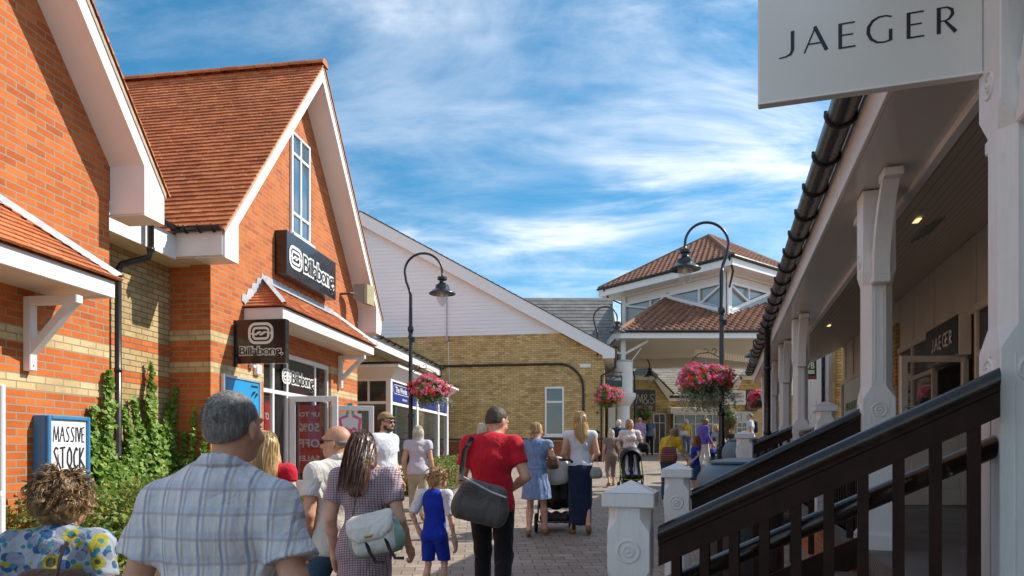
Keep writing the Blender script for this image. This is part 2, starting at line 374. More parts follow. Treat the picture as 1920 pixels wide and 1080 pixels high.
# ------------------------------------------------------------------ gable builder (left row)
def gable_roof(root,tl,tr,za,ze,back,over=.43,half=None):
    """tl,tr eave t; za apex height; ze eave height"""
    ta=(tl+tr)/2; sl=(za-ze)/(ta-tl)
    for sd in (-1,1):
        te=tl if sd<0 else tr; mb=MBF(Matrix())
        A,B,C,D=pts(FL,(te+sd*.06,over+.03,ze-.075),(te+sd*.06,back,ze-.075),(ta,back,za),(ta,over+.03,za))
        tiles(mb,A,B,C,D,.166,.112,.027)
        if sd<0: mb.arr(*((pts(FL,(te,over,ze-.03),(te,back,ze-.03),(ta,back,za-.03),(ta,over,za-.03))),[(0,1,2,3)]))
        else: mb.arr(*((pts(FL,(te,over,ze-.03),(te,back,ze-.03),(ta,back,za-.03),(ta,over,za-.03))),[(3,2,1,0)]))
        roof=mb.build('roof',MT['tile_orange'],root)
    mb=MB(); n=int((over-back)/.33)
    for i in range(n):
        o0=over+.05-i*.33; P=[]
        for k in range(9):
            g=math.pi*k/8; P.append((ta+.13*math.cos(g),za-.03+.12*math.sin(g)))
        r=.004*(i%2)
        vs=pts(FL,*[(t,o0,z+r) for t,z in P],*[(t,o0-.322,z+r) for t,z in P]); m=9
        mb.arr(vs,[(k,k+1,k+1+m,k+m) for k in range(m-1)]+[tuple(range(m)),tuple(range(m,2*m))[::-1]])
    mb.build('ridge_tiles',MT['tile_orange'],root)
    # bargeboards: a raking board and a soffit behind it, both sides
    vw=.24
    for sd in (-1,1):
        te=tl if sd<0 else tr; ti=te-sd*.34
        mb=MBF(FL); o1=over; zi=lambda t: za-.06-sl*abs(t-ta)
        poly=[(ta,zi(ta)),(te,zi(te)),(te,ze-.42),(ti,ze-.42),(ti,zi(ti)-vw),(ta,zi(ta)-vw)]
        mb.prism([(t,o1,z) for t,z in poly],(0,-.03,0)); mb.build('bargeboard',MT['white_paint'],root)
        mb=MBF(FL)
        mb.prism([(ta,o1-.03,zi(ta)-vw+.02),(ta,-.02,zi(ta)-vw+.02),(ti,-.02,zi(ti)-vw+.02),(ti,o1-.03,zi(ti)-vw+.02)],(0,0,.03))
        mb.prism([(te,o1-.03,ze-.417),(te,-.02,ze-.417),(ti,-.02,ze-.417),(ti,o1-.03,ze-.417)],(0,0,.02))
        mb.prism([(ti,o1-.03,ze-.41),(ti,-.0,ze-.41),(ti,-.0,zi(ti)-vw+.02),(ti,o1-.03,zi(ti)-vw+.02)],(sd*.02,0,0))
        mb.prism([(te,o1-.03,ze-.41),(te,-.0,ze-.41),(te,-.0,ze-.1),(te,o1-.03,ze-.1)],(-sd*.02,0,0))
        mb.box((min(te,ti)+.02,o1-.032,ze-.2),(max(te,ti)-.01,o1+.004,ze-.195))
        mb.build('soffit',MT['white_paint'],root)
    # bedding mortar strip under the verge tiles
    mb=MBF(FL)
    for sd in (-1,1):
        te=tl if sd<0 else tr
        mb.prism([(ta,over+.012,za-.012),(te+sd*.02,over+.012,ze-.012-.04),(te+sd*.02,over+.012,ze-.075-.04),(ta,over+.012,za-.07)],(0,-.03,0))
    mb.build('verge_mortar',simple('verge_mortar',(.50,.38,.28),.9,var=.2,scale=12),root)
def gable_wall(root,t0,t1,tl,tr,za,ze,zb,mat,hole=None,o=0,back=-.25):
    ta=(tl+tr)/2; sl=(za-ze)/(ta-tl); zi=lambda t: za-.06-sl*abs(t-ta)-.10
    mb=MBF(FL)
    def piece(P): mb.prism([(t,o,z) for t,z in P],(0,back,0))
    if hole:
        h0,h1,hz=hole
        piece([(t0,zb),(h0,zb),(h0,hz),(t0,hz)]); piece([(h1,zb),(t1,zb),(t1,hz),(h1,hz)])
        piece([(t0,hz),(t1,hz),(t1,zi(t1)),(ta,zi(ta)),(t0,zi(t0))])
    else: piece([(t0,zb),(t1,zb),(t1,zi(t1)),(ta,zi(ta)),(t0,zi(t0))])
    mb.box((t0,back,zb),(t0+.24,-7,zi(t0))); mb.box((t1-.24,back,zb),(t1,-7,zi(t1)))
    return mb.build('wall',mat,root)
def porch(root,t0,t1,of,zf0,zf1,zt,left_hip=True,right_hip=True,hipw=.55):
    """lean-to tiled hood: fascia from zf0 to zf1 at offset of, top against wall at zt"""
    ov=.05
    mb=MB(); A,B=FL@Vector((t0-.04,of+ov,zf1+.01)),FL@Vector((t1+.04,of+ov,zf1+.01)); C,D=FL@Vector((t1-hipw if right_hip else t1,.0,zt)),FL@Vector((t0+hipw if left_hip else t0,.0,zt))
    tiles(mb,A,B,C,D,.166,.098,.022)
    for sd,te,ok in((1,t0,left_hip),(-1,t1,right_hip)):
        if ok:
            P,Q,Rr=FL@Vector((te-sd*.04,0,zf1+.01)),FL@Vector((te-sd*.04,of+ov,zf1+.01)),FL@Vector((te+sd*hipw,0,zt))
            tiles(mb,P,Q,Rr,Rr,.166,.098,.022)
    mb.arr(pts(FL,(t0,of,zf1),(t1,of,zf1),(t1-hipw if right_hip else t1,0,zt-.02),(t0+hipw if left_hip else t0,0,zt-.02)),[(0,1,2,3)])
    p=mb.build('porch_roof',MT['tile_orange'],root)
    # lead flashings: wavy strips along hips and abutment
    mb=MB()
    def strip(a,b,w1,w2,n=26,amp=.02,up=.03):
        a,b=Vector(a),Vector(b); vs=[];k=0
        for i in range(n+1):
            f=i/n; c=a.lerp(b,f); q=amp*(1 if i%2 else -1)*random.uniform(.4,1)
            vs+=[tuple(FL@(c+Vector(w1)*(1+q/.1))),tuple(FL@(c+Vector((0,.012,up)))),tuple(FL@(c+Vector(w2)*(1+q/.1)))]
        mb.arr(vs,[(3*i+j,3*i+3+j,3*i+4+j,3*i+1+j) for i in range(n) for j in(0,1)])
    a0=t0+hipw if left_hip else t0; a1=t1-hipw if right_hip else t1
    strip((a0,.004,zt),(a1,.004,zt),(0,.004,.12),(0,.10,-.035),amp=.01)
    if left_hip: strip((t0-.03,of+ov,zf1+.05),(a0,.02,zt+.05),(-.10,.0,-.01),(.10,.0,-.02)); strip((t0-.03,.01,zf1+.05),(a0,.01,zt+.05),(-.07,.0,.07),(.06,.03,-.02),n=9,amp=.05)
    if right_hip: strip((t1+.03,of+ov,zf1+.05),(a1,.02,zt+.05),(-.09,.0,-.01),(.09,.0,-.01))
    mb.build('flashing',MT['lead'],root,auto=40)
    mb=MBF(FL); mb.box((t0,of-.03,zf0),(t1,of,zf1),.004); mb.box((t0,0,zf0),(t0+.03,of-.03,zf1),.004); mb.box((t1-.03,0,zf0),(t1,of-.03,zf1),.004)
    tm=(t0+t1)/2-.3; mb.box((tm,of,zf0+.002),(tm+.006,of+.003,zf1))
    mb.build('fascia',MT['white_paint'],root)
    mb=MBF(FL); mb.box((t0+.03,.0,zf0+.02),(t1-.03,of-.03,zf0+.05)); mb.build('soffit',MT['cream_paint'],root)
def bracket(root,t,of,z,drop=.62,w=.085):
    mb=MBF(FL); mb.box((t-w/2,0,z-drop),(t+w/2,w,z-.002),.008); mb.box((t-w/2,w,z-w),(t+w/2,of-.06,z-.002),.008)
    a=Vector((t,w*.8,z-drop+.14)); b_=Vector((t,of-.18,z-w*.9)); bar(mb,a,b_,w*.8,w*.9,up=(1,0,0)) if False else mb.prism([(t-w*.42,a.y-.0,a.z),(t-w*.42,a.y,a.z+.11),(t-w*.42,b_.y-.0,b_.z+.01),(t-w*.42,b_.y+.11,b_.z+.01)],(w*.84,0,0))
    mb.tube([(t,w,z-drop+.06),(t,w+.012,z-drop+.06)],.012,8)
    return mb.build('bracket',MT['white_paint'],root)
# ================================================================== shop 1, far left gable
s1=thing('shop_building','orange brick gabled shop at the far left with white bargeboard and small tiled porch','building',FL@Vector((5,0,-1.6)))
gable_roof(s1,1.9,8.13,6.98,3.07,-8)
gable_wall(s1,2.2,7.78,1.9,8.13,6.98,3.07,-1.8,MT['brick_red_left'])
porch(s1,2.9,7.07,.64,1.55,1.72,2.30,right_hip=True,hipw=.72)
bracket(s1,6.68,.64,1.50,.72); bracket(s1,3.2,.64,1.50,.72)
# porch return strip of fascia
# ================================================================== shop 2, gabled surf shop
s2=thing('shop_building','orange brick gabled shop with tall window, black surf sign and tiled porch over open doors','building',FL@Vector((12.5,0,-1.5)))
gable_roof(s2,9.39,15.7,7.0,3.05,-8)
gable_wall(s2,9.74,15.33,9.39,15.7,7.0,3.05,-1.8,MT['brick_red_gable'],hole=(11.22,13.9,1.74))
porch(s2,10.62,14.62,.64,2.03,2.21,2.76,hipw=.62)
bracket(s2,14.28,.64,1.99,.68); bracket(s2,10.8,.64,1.99,.68)
# inside of the shop
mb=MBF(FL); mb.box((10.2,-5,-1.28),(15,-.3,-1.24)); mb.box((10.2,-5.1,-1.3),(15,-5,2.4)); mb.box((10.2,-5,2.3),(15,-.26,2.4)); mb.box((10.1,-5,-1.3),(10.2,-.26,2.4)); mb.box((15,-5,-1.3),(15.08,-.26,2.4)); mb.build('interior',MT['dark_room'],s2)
# tall upper window
def window(root,t0,t1,z0,z1,cols,rows,F=FL,o=.0,fr=.05,mat='white_upvc',glass='sky_glass',proud=.05,sill=True,pane_set=.02,sgn=1,mb_=.028):
    mb=MBF(F); b=.006
    mb.box((t0,o,z0),(t0+fr,o+sgn*proud,z1),b); mb.box((t1-fr,o,z0),(t1,o+sgn*proud,z1),b); mb.box((t0+fr,o,z0),(t1-fr,o+sgn*proud,z0+fr),b); mb.box((t0+fr,o,z1-fr),(t1-fr,o+sgn*proud,z1),b)
    for c in cols: mb.box((t0+(t1-t0)*c-mb_,o,z0+fr),(t0+(t1-t0)*c+mb_,o+sgn*(proud-.006),z1-fr),b)
    for r in rows: mb.box((t0+fr,o,z0+(z1-z0)*r-mb_),(t1-fr,o+sgn*(proud-.004),z0+(z1-z0)*r+mb_),b)
    w=mb.build('window',MT[mat],root)
    g=MBF(F); g.box((t0+fr*.5,o+sgn*.004,z0+fr*.5),(t1-fr*.5,o+sgn*pane_set,z1-fr*.5)); sub(g,'pane',glass,w)
    if sill: g=MBF(F); g.box((t0-.06,o,z0-.06),(t1+.06,o+sgn*(proud+.07),z0-.002),.01); sub(g,'sill',mat,w)
    return w
def sub(mb,name,mat,par):
    M=MATW[par.parent.name] if par.parent else MATW[par.name]
    MATW[par.name]=M; return mb.build(name,MT[mat],par)
window(s2,12.12,12.86,3.84,5.66,(.5,),(.21,.79))
# shop front: frame, glazing, big open doors
mb=MBF(FL); o=-.12
for t in (11.22,11.62,12.12,13.26,13.84): mb.box((t,o,-1.3),(t+.06,o+.07,1.70),.008)
mb.box((11.22,o,1.64),(13.9,o+.072,1.735),.008); mb.box((11.28,o,.98),(13.84,o+.074,1.05),.008)
f=mb.build('shopfront_frame',MT['white_upvc'],s2)
g=MBF(FL); g.box((11.26,o+.02,1.05),(12.14,o+.03,1.66)); g.box((13.3,o+.02,1.05),(13.86,o+.03,1.66)); g.box((11.26,o+.02,-1.2),(12.12,o+.03,1.0)); g.box((13.3,o+.02,-1.2),(13.86,o+.03,1.0)); sub(g,'pane','clear_glass',f)
mb=MBF(FL); mb.box((12.02,o+.035,1.05),(13.26,o+.05,1.62)); tb=mb.build('transom_sign',MT['sign_black'],s2)
LOGO=[]
def rrect(w,h,r,n=7):
    P=[]
    for cx,cy,a0 in((w/2-r,h/2-r,0),(-w/2+r,h/2-r,90),(-w/2+r,-h/2+r,180),(w/2-r,-h/2+r,270)):
        for k in range(n+1): a=R_(a0+90*k/n); P.append((cx+r*math.cos(a),cy+r*math.sin(a)))
    return P+[P[0],P[1]]
def wavelogo(PM,s,name,root,bg='sign_black'):
    """rounded ring round a double wave, width s"""
    mb=MB(); h=s*.78
    strokes(mb,PM,[[(x,y) for x,y in rrect(s,h,s*.28)]],s*.115,.006)
    strokes(mb,PM,[[(x,y) for x,y in rrect(s*.66,h*.56,s*.13)]],s*.10,.006)
    strokes(mb,PM,[[(-s*.46,-s*.01),(-s*.30,-s*.01)],[(s*.30,.01*s),(s*.46,.01*s)],
      [(-s*.30,-s*.05,s*.05),(-s*.2,-s*.04,s*.09),(-s*.1,.03*s,s*.1),(0,s*.06,s*.06),(s*.04,s*.03,s*.03)],
      [(-s*.06,-s*.06,s*.05),(s*.04,-s*.04,s*.09),(s*.14,.03*s,s*.1),(s*.24,s*.05,s*.06),(s*.27,s*.02,s*.03)]],s*.07,.007)
    return mb.build('logo',MT['letter_white'],root)
def billab(PM,W_,root,sz):
    mb=MB(); mb2=MB()
    add_text(mb,PM@Matrix.Translation((0,0,.004)),'Billabong.',sz,width=W_,extrude=.004,offset=sz*.085,space=.90)
    add_text(mb2,PM@Matrix.Translation((W_*.012,0,.0115)),'Billabong.',sz,width=W_*.976,extrude=.002,offset=sz*.002,space=.90)
    mb3=MB(); add_text(mb3,PM@Matrix.Translation((W_*.014,sz*.0,.0150)),'Billabong.',sz*.995,width=W_*.972,extrude=.001,offset=-sz*.03,space=.90)
    a=mb.build('lettering_outline',MT['letter_white'],root); b_=mb2.build('lettering',MT['letter_black'],root)
    return a
sh=FL.to_3x3(); U=(sh@Vector((1,0,0))).normalized()
pm=lambda t,o,z: plane_mat(FL@Vector((t,o,z)),U)
# transom logo + name are parts of the shop
def signtext(root,t,o,z,w,sz,logo):
    a=pm(t,o,z); wavelogo(a@Matrix.Translation((logo/2,sz*.36,0)),logo,'logo',root)
    billab(a@Matrix.Translation((logo*1.12,0,0)),w-logo*1.12,root,sz)
signtext(s2,11.98,o+.055,1.22,1.26,.30,.30)
sg=thing('shop_sign','long black box sign with white surf lettering above the tiled porch','sign',FL@Vector((12.8,.1,3.0)))
mb=MBF(FL); mb.box((11.58,.0,2.98),(13.62,.22,3.72),.008); mb.build('sign_box',MT['sign_black'],sg)
signtext(sg,11.68,.222,3.17,1.85,.42,.44)
# hanging sign facing the camera
hs_=thing('hanging_sign','black square projecting sign with white wave logo, bracketed to the orange brick wall','sign',FL@Vector((10.35,.4,1.3)))
mb=MBF(FL); mb.box((10.30,.07,1.31),(10.42,.84,1.965),.006); mb.build('sign_panel',MT['sign_black'],hs_)
mb=MBF(FL); mb.box((10.33,.0,1.27),(10.39,.03,1.97)); mb.box((10.345,.03,1.42),(10.375,.07,1.46)); mb.box((10.345,.03,1.78),(10.375,.07,1.82)); mb.build('wall_bracket',MT['black_iron'],hs_)
Uc=(sh@Vector((0,1,0))).normalized()
pc=lambda t,o,z: plane_mat(FL@Vector((t,o,z)),Uc)
wavelogo(pc(10.298,.455,1.755),.36,'logo',hs_); billab(pc(10.298,.11,1.44),.70,hs_,.17)
# open doors (leaf hinged, standing out from the front)
def door_leaf(root,hinge,ang,w,z0,z1,poster=None):
    h=FL@Vector(hinge); M=Matrix.Translation(h)@Matrix.Rotation(ang,4,'Z')
    mb=MB(); mb.M=M; fr=.10; zz0=z0-h.z+ZC; 
    mb.box((0,-.022,zz0),(fr,.022,z1-h.z+ZC),.006); mb.box((w-fr,-.022,zz0),(w,.022,z1-h.z+ZC),.006)
    zt=z1-h.z+ZC; mb.box((fr,-.021,zt-fr),(w-fr,.021,zt),.006); mb.box((fr,-.021,zz0),(w-fr,.021,zz0+.72),.006)
    mb.box((fr+.06,-.03,zz0+.12),(w-fr-.06,-.021,zz0+.60),.006); mb.box((fr+.12,-.034,zz0+.18),(w-fr-.12,-.03,zz0+.54),.004)
    d=mb.build('door',MT['white_upvc'],root); MATW[d.name]=MATW[root.name]
    g=MB(); g.M=M; g.box((fr-.01,-.006,zz0+.70),(w-fr+.01,.006,zt-fr+.02)); g.build('pane',MT['clear_glass'],d)
    g=MB(); g.M=M; g.tube([(w-.05,-.03,zz0+1.0),(w-.05,-.075,zz0+1.03),(w-.05,-.075,zz0+1.4),(w-.05,-.03,zz0+1.43)],.012,8); g.build('handle',MT['white_upvc'],d)
    return d,M,zz0,zt
gdoor=-1.22
hx=FL@Vector((12.14,-.02,0)); 
d1_,M1,za_,zb_=door_leaf(s2,(12.16,-.02,0),R_(-2),.86,gdoor,.98)
# red sale banner behind the door glass (in the window)
def banner(t,o,w,z0,z1,lines,name='sale_banner'):
    mb=MBF(FL); mb.box((t,o,z0),(t+w,o+.01,z1)); bn=mb.build(name,MT['red_poster'],s2); MATW[bn.name]=MATW[s2.name]
    mb=MB()
    for tx,z,sz in lines: add_text(mb,pm(t+w*.08,o+.013,z),tx,sz,width=w*.84,extrude=.001,offset=.004)
    mb.build('lettering',MT['letter_white'],bn); return bn
banner(11.32,o-.1,.5,-1.0,.9,[('UP TO',.55,.16),('50%',.15,.24),('OFF',-.25,.24),('SALE',-.65,.2)])
mb=MB(); mb.M=M1; mb.box((.15,.009,za_+.85),(.55,.013,zb_-.16)); dp=mb.build('sale_poster',MT['red_poster'],s2)
PMd=M1@plane_mat((.53,.0085,0),(-1,0,0)); mb=MB()
for tx,z,sz in (('UP TO',zb_-.36,.11),('50%',zb_-.62,.2),('OFF',zb_-.90,.2),('SALE!',zb_-1.14,.13)): add_text(mb,PMd@Matrix.Translation((0,z,.001)),tx,sz,width=.36,extrude=.0008,offset=.004)
mb.build('lettering',MT['letter_white'],dp)
d2_,M2,za2,zb2=door_leaf(s2,(13.86,.0,0),R_(8),.86,-1.12,.93)
mb=MB(); mb.M=M2; mb.box((.16,-.012,za2+.9),(.62,-.008,zb2-.16)); ps=mb.build('poster',MT['letter_white'],s2); MATW[ps.name]=MATW[s2.name]
simple('poster_pink',(.75,.12,.30),.5,bmp=0); simple('poster_teal',(.05,.5,.42),.5,bmp=0)
mb=MB(); PMp=M2@Matrix.Translation((.39,-.013,za2+1.3))@Matrix.Rotation(R_(90),4,'X')
strokes(mb,PMp,[[(-.04,.55),(-.20,.48),(-.16,.22),(-.05,.3)],[(.05,.55),(.20,.48),(.17,.22),(.05,.3)],[(0,.28,.10),(0,.05,.16),(0,-.3,.22)]],.06,.001); mb.build('picture',MT['poster_pink'],ps)
mb=MB(); strokes(mb,PMp,[[(-.06,.56),(-.02,.8)],[(.06,.56),(.02,.8)]],.05,.003); mb.build('picture_detail',MT['poster_teal'],ps)
# small alarm box, floodlight with arm
mb=MBF(FL); mb.box((10.9,0,1.22),(11.05,.07,1.38),.01); al=mb.build('alarm_box',MT['white_upvc']); tag(al,'small white box fixed to the brick beside the shop doorway','alarm box')
fl=thing('floodlight','brown floodlight fixed to the orange brick gable beside the bargeboard','floodlight',FL@Vector((14.4,.1,3.3)))
simple('flood_brown',(.10,.05,.03),.5); simple('flood_lens',(.45,.38,.20),.3)
mb=MBF(FL); mb.tube([(14.35,0,3.28),(14.4,.2,3.30),(14.55,.3,3.32)],.025,8); mb.prism([(14.45,.25,3.2),(14.45,.25,3.5),(14.62,.42,3.55),(14.62,.42,3.12)],(.26,.06,0)); mb.build('housing',MT['flood_brown'],fl)
mb=MBF(FL); mb.prism([(14.625,.425,3.13),(14.625,.425,3.54),(14.88,.485,3.54),(14.88,.485,3.13)],(.02,.06,0)); mb.build('lens',MT['flood_lens'],fl)
# blue poster case beside the doorway
simple('poster_blue',(.02,.30,.62),.3,var=.25,scale=1.2,bmp=0); simple('frame_silver',(.6,.62,.65),.35,.5)
pc2=thing('poster_case','bright blue poster in a thin silver frame on the brick left of the doors','poster',FL@Vector((10.5,.05,.2)))
mb=MBF(FL); 
for a,b_ in (((9.98,0,.1),(10.02,.06,1.13)),((11.0,0,.1),(11.04,.06,1.13)),((10.02,0,1.09),(11.0,.06,1.13)),((10.02,0,.1),(11.0,.06,.14))): mb.box(a,b_,.004)
mb.build('frame',MT['frame_silver'],pc2); mb=MBF(FL); mb.box((10.02,0,.14),(11.0,.04,1.09)); mb.build('panel',MT['poster_blue'],pc2)
mb=MB(); strokes(mb,pm(10.86,.042,.86),[[(-.1,0,.02),(-.03,.06,.05),(.03,.08,.02)],[(0,-.02,.02),(.06,.04,.05),(.1,.06,.02)],[(-.1,.16,.03),(.1,.16,.03)]],.03,.001); mb.build('logo',MT['letter_black'],pc2)
# blue notice case MASSIVE STOCK on shop 1
SW=1
simple('case_blue',(.05,.22,.45),.35,var=.06,bmp=0); simple('paper',(.80,.80,.80),.5,var=.015,bmp=0); simple('ink',(.02,.02,.03),.5,bmp=0)
nc=thing('notice_case','blue framed notice case with handwritten white poster on the brick wall','notice board',FL@Vector((6.95,.1,-.6)))
mb=MBF(FL); mb.box((6.755,.0,-.95),(6.795,.14,.36),.006); mb.box((7.26,.0,-.95),(7.30,.14,.36),.006); mb.box((6.795,.0,.30),(7.26,.14,.36),.006); mb.box((6.795,.0,-.95),(7.26,.14,-.88),.006); mb.box((6.795,.0,-.88),(7.26,.08,.30))
for a,b_ in (((6.755,.143,-.95),(6.797,.175,.36)),((7.262,.143,-.95),(7.30,.175,.36)),((6.797,.143,.32),(7.262,.175,.36)),((6.797,.143,-.95),(7.262,.175,-.90))): mb.box(a,b_,.008)
mb.build('case_frame',MT['case_blue'],nc); mb=MBF(FL); mb.box((6.79,.10,-.91),(7.27,.150,.33)); mb.build('poster',MT['paper'],nc)
HW={'M':[[(0,0),(.15,1),(.42,.1),(.75,1),(.8,0)]],'A':[[(0,0),(.38,1),(.7,0)],[(.12,.42),(.6,.45)]],'S':[[(.55,.9),(.3,1),(.1,.8),(.3,.52),(.5,.3),(.35,.02),(0,.08)]],'I':[[(.1,1),(.08,0)]],'V':[[(0,1),(.25,0),(.5,1)]],'E':[[(.4,1),(0,.95),(.02,.05),(.42,0)],[(0,.5),(.35,.52)]],
 'T':[[(0,.96),(.6,1)],[(.3,1),(.3,0)]],'O':[[(.3,1),(.08,.75),(.05,.3),(.3,0),(.52,.3),(.5,.75),(.3,1),(.22,.97)]],'C':[[(.5,.85),(.3,1),(.06,.6),(.1,.15),(.35,0),(.52,.15)]],'K':[[(.05,1),(.02,0)],[(.5,1),(.05,.45),(.6,.0)]],'F':[[(.5,1),(0,.97),(0,0)],[(0,.52),(.38,.55)]],'L':[[(0,1),(.02,.02),(.45,0)]],'N':[[(0,0),(.05,1),(.5,0),(.55,1)]],'U':[[(0,1),(.05,.2),(.28,0),(.5,.2),(.5,1)]],'R':[[(0,0),(.02,1),(.4,.85),(.38,.55),(.05,.48),(.5,0)]],'W':[[(0,1),(.2,0),(.4,.8),(.6,0),(.8,1)]],'J':[[(.35,1),(.36,.2),(.2,0),(0,.06)]],'G':[[(.62,.86),(.4,1),(.12,.85),(.05,.45),(.25,.05),(.6,.08),(.62,.45),(.42,.45)]]}
HWW={'M':.8,'A':.7,'S':.55,'I':.15,'V':.5,'E':.42,'T':.6,'O':.55,'C':.52,'K':.58,'F':.5,'L':.45,'N':.55,'U':.5,'R':.5,'W':.8}
def hand(mb,PM,txt,x,y,h,w,sp=.18,total=None,z=0):
    W0=sum(HWW.get(c,.4)+sp for c in txt)-sp; k=total/(W0*h) if total else 1; ls=[]
    for c in txt:
        for l in HW.get(c,[]): ls.append([(x+a*h*k,y+b_*h) for a,b_ in l])
        x+=(HWW.get(c,.4)+sp)*h*k
    strokes(mb,PM,ls,w,.001,z)
mb=MB(); P_=pm(6.80,.152,0); hand(mb,P_,'MASSIVE',.035,.10,.155,.011,total=.40); hand(mb,P_,'STOCK',.035,-.165,.21,.019,total=.40); hand(mb,P_,'OUT',.08,-.42,.18,.018,total=.28); hand(mb,P_,'NOW',.06,-.72,.2,.018,total=.3)
mb.build('lettering',MT['ink'],nc)
# white service cabinet at the very left
cb=thing('cabinet','tall pale grey cabinet with white edge standing at the far left','cabinet',FL@Vector((5.0,.8,-1.55)))
simple('cabinet_grey',(.42,.43,.45),.4,var=.03,bmp=0)
c0=px(-60,725,3.9); c1=px(10,725,3.9)
x1,z1=c1.x,c1.z; dx,dy=-.26,.33
mb=MB(); mb.prism([(c0.x-.4,3.9,-.1),(x1,3.9,-.1),(x1+dx,3.9+dy,-.1),(c0.x-.4,3.9+dy,-.1)],(0,0,z1+.1)); mb.build('cabinet_body',MT['cabinet_grey'],cb); mb=MB(); mb.box((x1-.026,3.87,-.1),(x1+.006,3.899,z1+.01),.006); mb.tube([(x1+.0,3.87,z1-.6),(x1+.008,3.86,z1-.62),(x1+.008,3.86,z1-.85),(x1+.0,3.87,z1-.87)],.008,6); mb.build('door_edge',MT['white_upvc'],cb)
mb=MB(); mb.box((c0.x-.3,3.892,z1-.95),(x1-.05,3.899,z1-.6)); mb.build('label_panel',MT['grey_metal'],cb)
# ================================================================== recess link between the gables
rl=thing('link_building','narrow yellow brick link with orange bands set back between the two gabled shops','building',FL@Vector((8.7,-.8,-1.6)))
mb=MBF(FL); mb.box((7.54,-.63,-1.8),(9.74,-.9,3.2)); mb.build('wall',MT['brick_buff_recess'],rl)
mb=MBF(FL); mb.box((7.8,-.31,2.62),(9.385,-.28,2.95),.004); mb.build('fascia',MT['white_paint'],rl)
mb=MBF(FL); mb.box((7.79,-.63,2.62),(9.74,-.312,2.65)); mb.box((9.39,-.63,2.64),(9.73,.0,2.66)); mb.build('soffit',MT['soffit_cream'],rl)
mb=MBF(FL); mb.box((9.37,-.28,2.66),(9.39,.40,3.0)); mb.build('eaves_board',MT['white_paint'],rl)
def gutter(root,path_f,F,r=.06,clips=True,step=.45,name='gutter',outer=(0,1,0)):
    mb=MB(); a,b_=Vector(path_f[0]),Vector(path_f[1]); L=(b_-a).length; u=(b_-a).normalized(); w=u.cross(Vector((0,0,1))).normalized(); vs=[];n=9
    for p in (a,b_):
        for rr in (r,r*.88):
            for k in range(n): g=math.pi*k/(n-1); q=p+w*rr*math.cos(g)-Vector((0,0,1))*rr*math.sin(g); vs.append(tuple(F@q))
    mb.arr(vs,[(k,k+1,2*n+k+1,2*n+k) for k in range(n-1)]+[(n+k+1,n+k,3*n+k,3*n+k+1) for k in range(n-1)]+[(0,2*n,3*n,n),(n-1,2*n-1,4*n-1,3*n-1)]+[(k,n+k,n+k+1,k+1) for k in range(n-1)]+[tuple(2*n+k for k in range(n))])
    g0=mb.build(name,MT['black_plastic'],root,auto=50)
    if clips:
        mb=MB(); x=.15
        while x<L:
            p=a+u*x; P=[]
            for k in range(n+2):
                g=-.25+ (math.pi+.5)*k/(n+1); P.append(tuple(F@(p+w*(r+.008)*math.cos(g)-Vector((0,0,1))*(r+.008)*math.sin(g))))
            mb.tube(P,.012,6); x+=step; mb.build('gutter_clip',MT['black_plastic'],root); mb=MB()
    return g0
gutter(rl,[(9.33,-.25,3.03),(9.33,.42,3.03)],FL,.06,step=.2); gutter(rl,[(7.9,-.22,3.03),(9.33,-.22,3.03)],FL,.055,step=.3)
mb=MBF(FL); mb.tube([(8.75,-.20,2.98),(8.75,-.20,2.55),(8.74,-.22,2.47),(8.61,-.50,2.36),(8.59,-.53,2.28),(8.59,-.53,-.12)],.04,12); 
for z in (2.55,2.2,1.0,-.1): mb.lathe([(.047,0),(.047,.05)],tuple(Vector((8.59,-.53,z)) if z<2.4 else (8.75,-.20,z)),12)
mb.build('downpipe',MT['black_plastic'],rl,smooth=True)
# ================================================================== shop 3: lower brick shop with bay window
s3=thing('bay_window_shop','low yellow brick shop with white fascia, black gutter and long white bay window','building',FL@Vector((20.5,-.8,-1.2)))
mb=MBF(FL); mb.box((15.33,-1.0,-1.8),(26.2,-1.25,3.0)); mb.build('wall',MT['brick_yellow_plain'],s3)
mb=MBF(FL); mb.box((15.4,-.53,2.72),(24.85,-.50,2.97),.004); mb.box((24.82,-1.0,2.72),(24.85,-.53,2.97)); mb.build('fascia',MT['white_paint'],s3)
mb=MBF(FL); mb.box((15.4,-1.0,2.73),(24.8,-.53,2.76)); mb.build('soffit',MT['soffit_cream'],s3)
gutter(s3,[(24.9,-.44,3.04),(15.6,-.44,3.04)],FL,.06,step=.55)
mb=MB(); A,B,C,D=[FL@Vector(q) for q in((24.95,-.47,3.04),(15.5,-.47,3.04),(15.5,-4.6,5.2),(24.95,-4.6,5.2))]; tiles(mb,A,B,C,D,.2,.13,.022); mb.build('roof',MT['tile_orange'],s3)
mb=MBF(FL); mb.tube([(24.5,-.44,3.0),(24.5,-.44,2.7),(24.6,-.9,2.4),(24.6,-.95,-1)],.04,8); mb.build('downpipe',MT['black_plastic'],s3)
b0,b1,bo=16.75,22.6,.30
mb=MBF(FL)
mb.prism([(b0-.28,-1,2.02),(b1+.28,-1,2.02),(b1+.28,bo+.28,2.02),(b0-.28,bo+.28,2.02)],(0,0,.07))
mb.prism([(b0,-1,1.72),(b1,-1,1.72),(b1,bo,1.72),(b0,bo,1.72)],(0,0,.06))
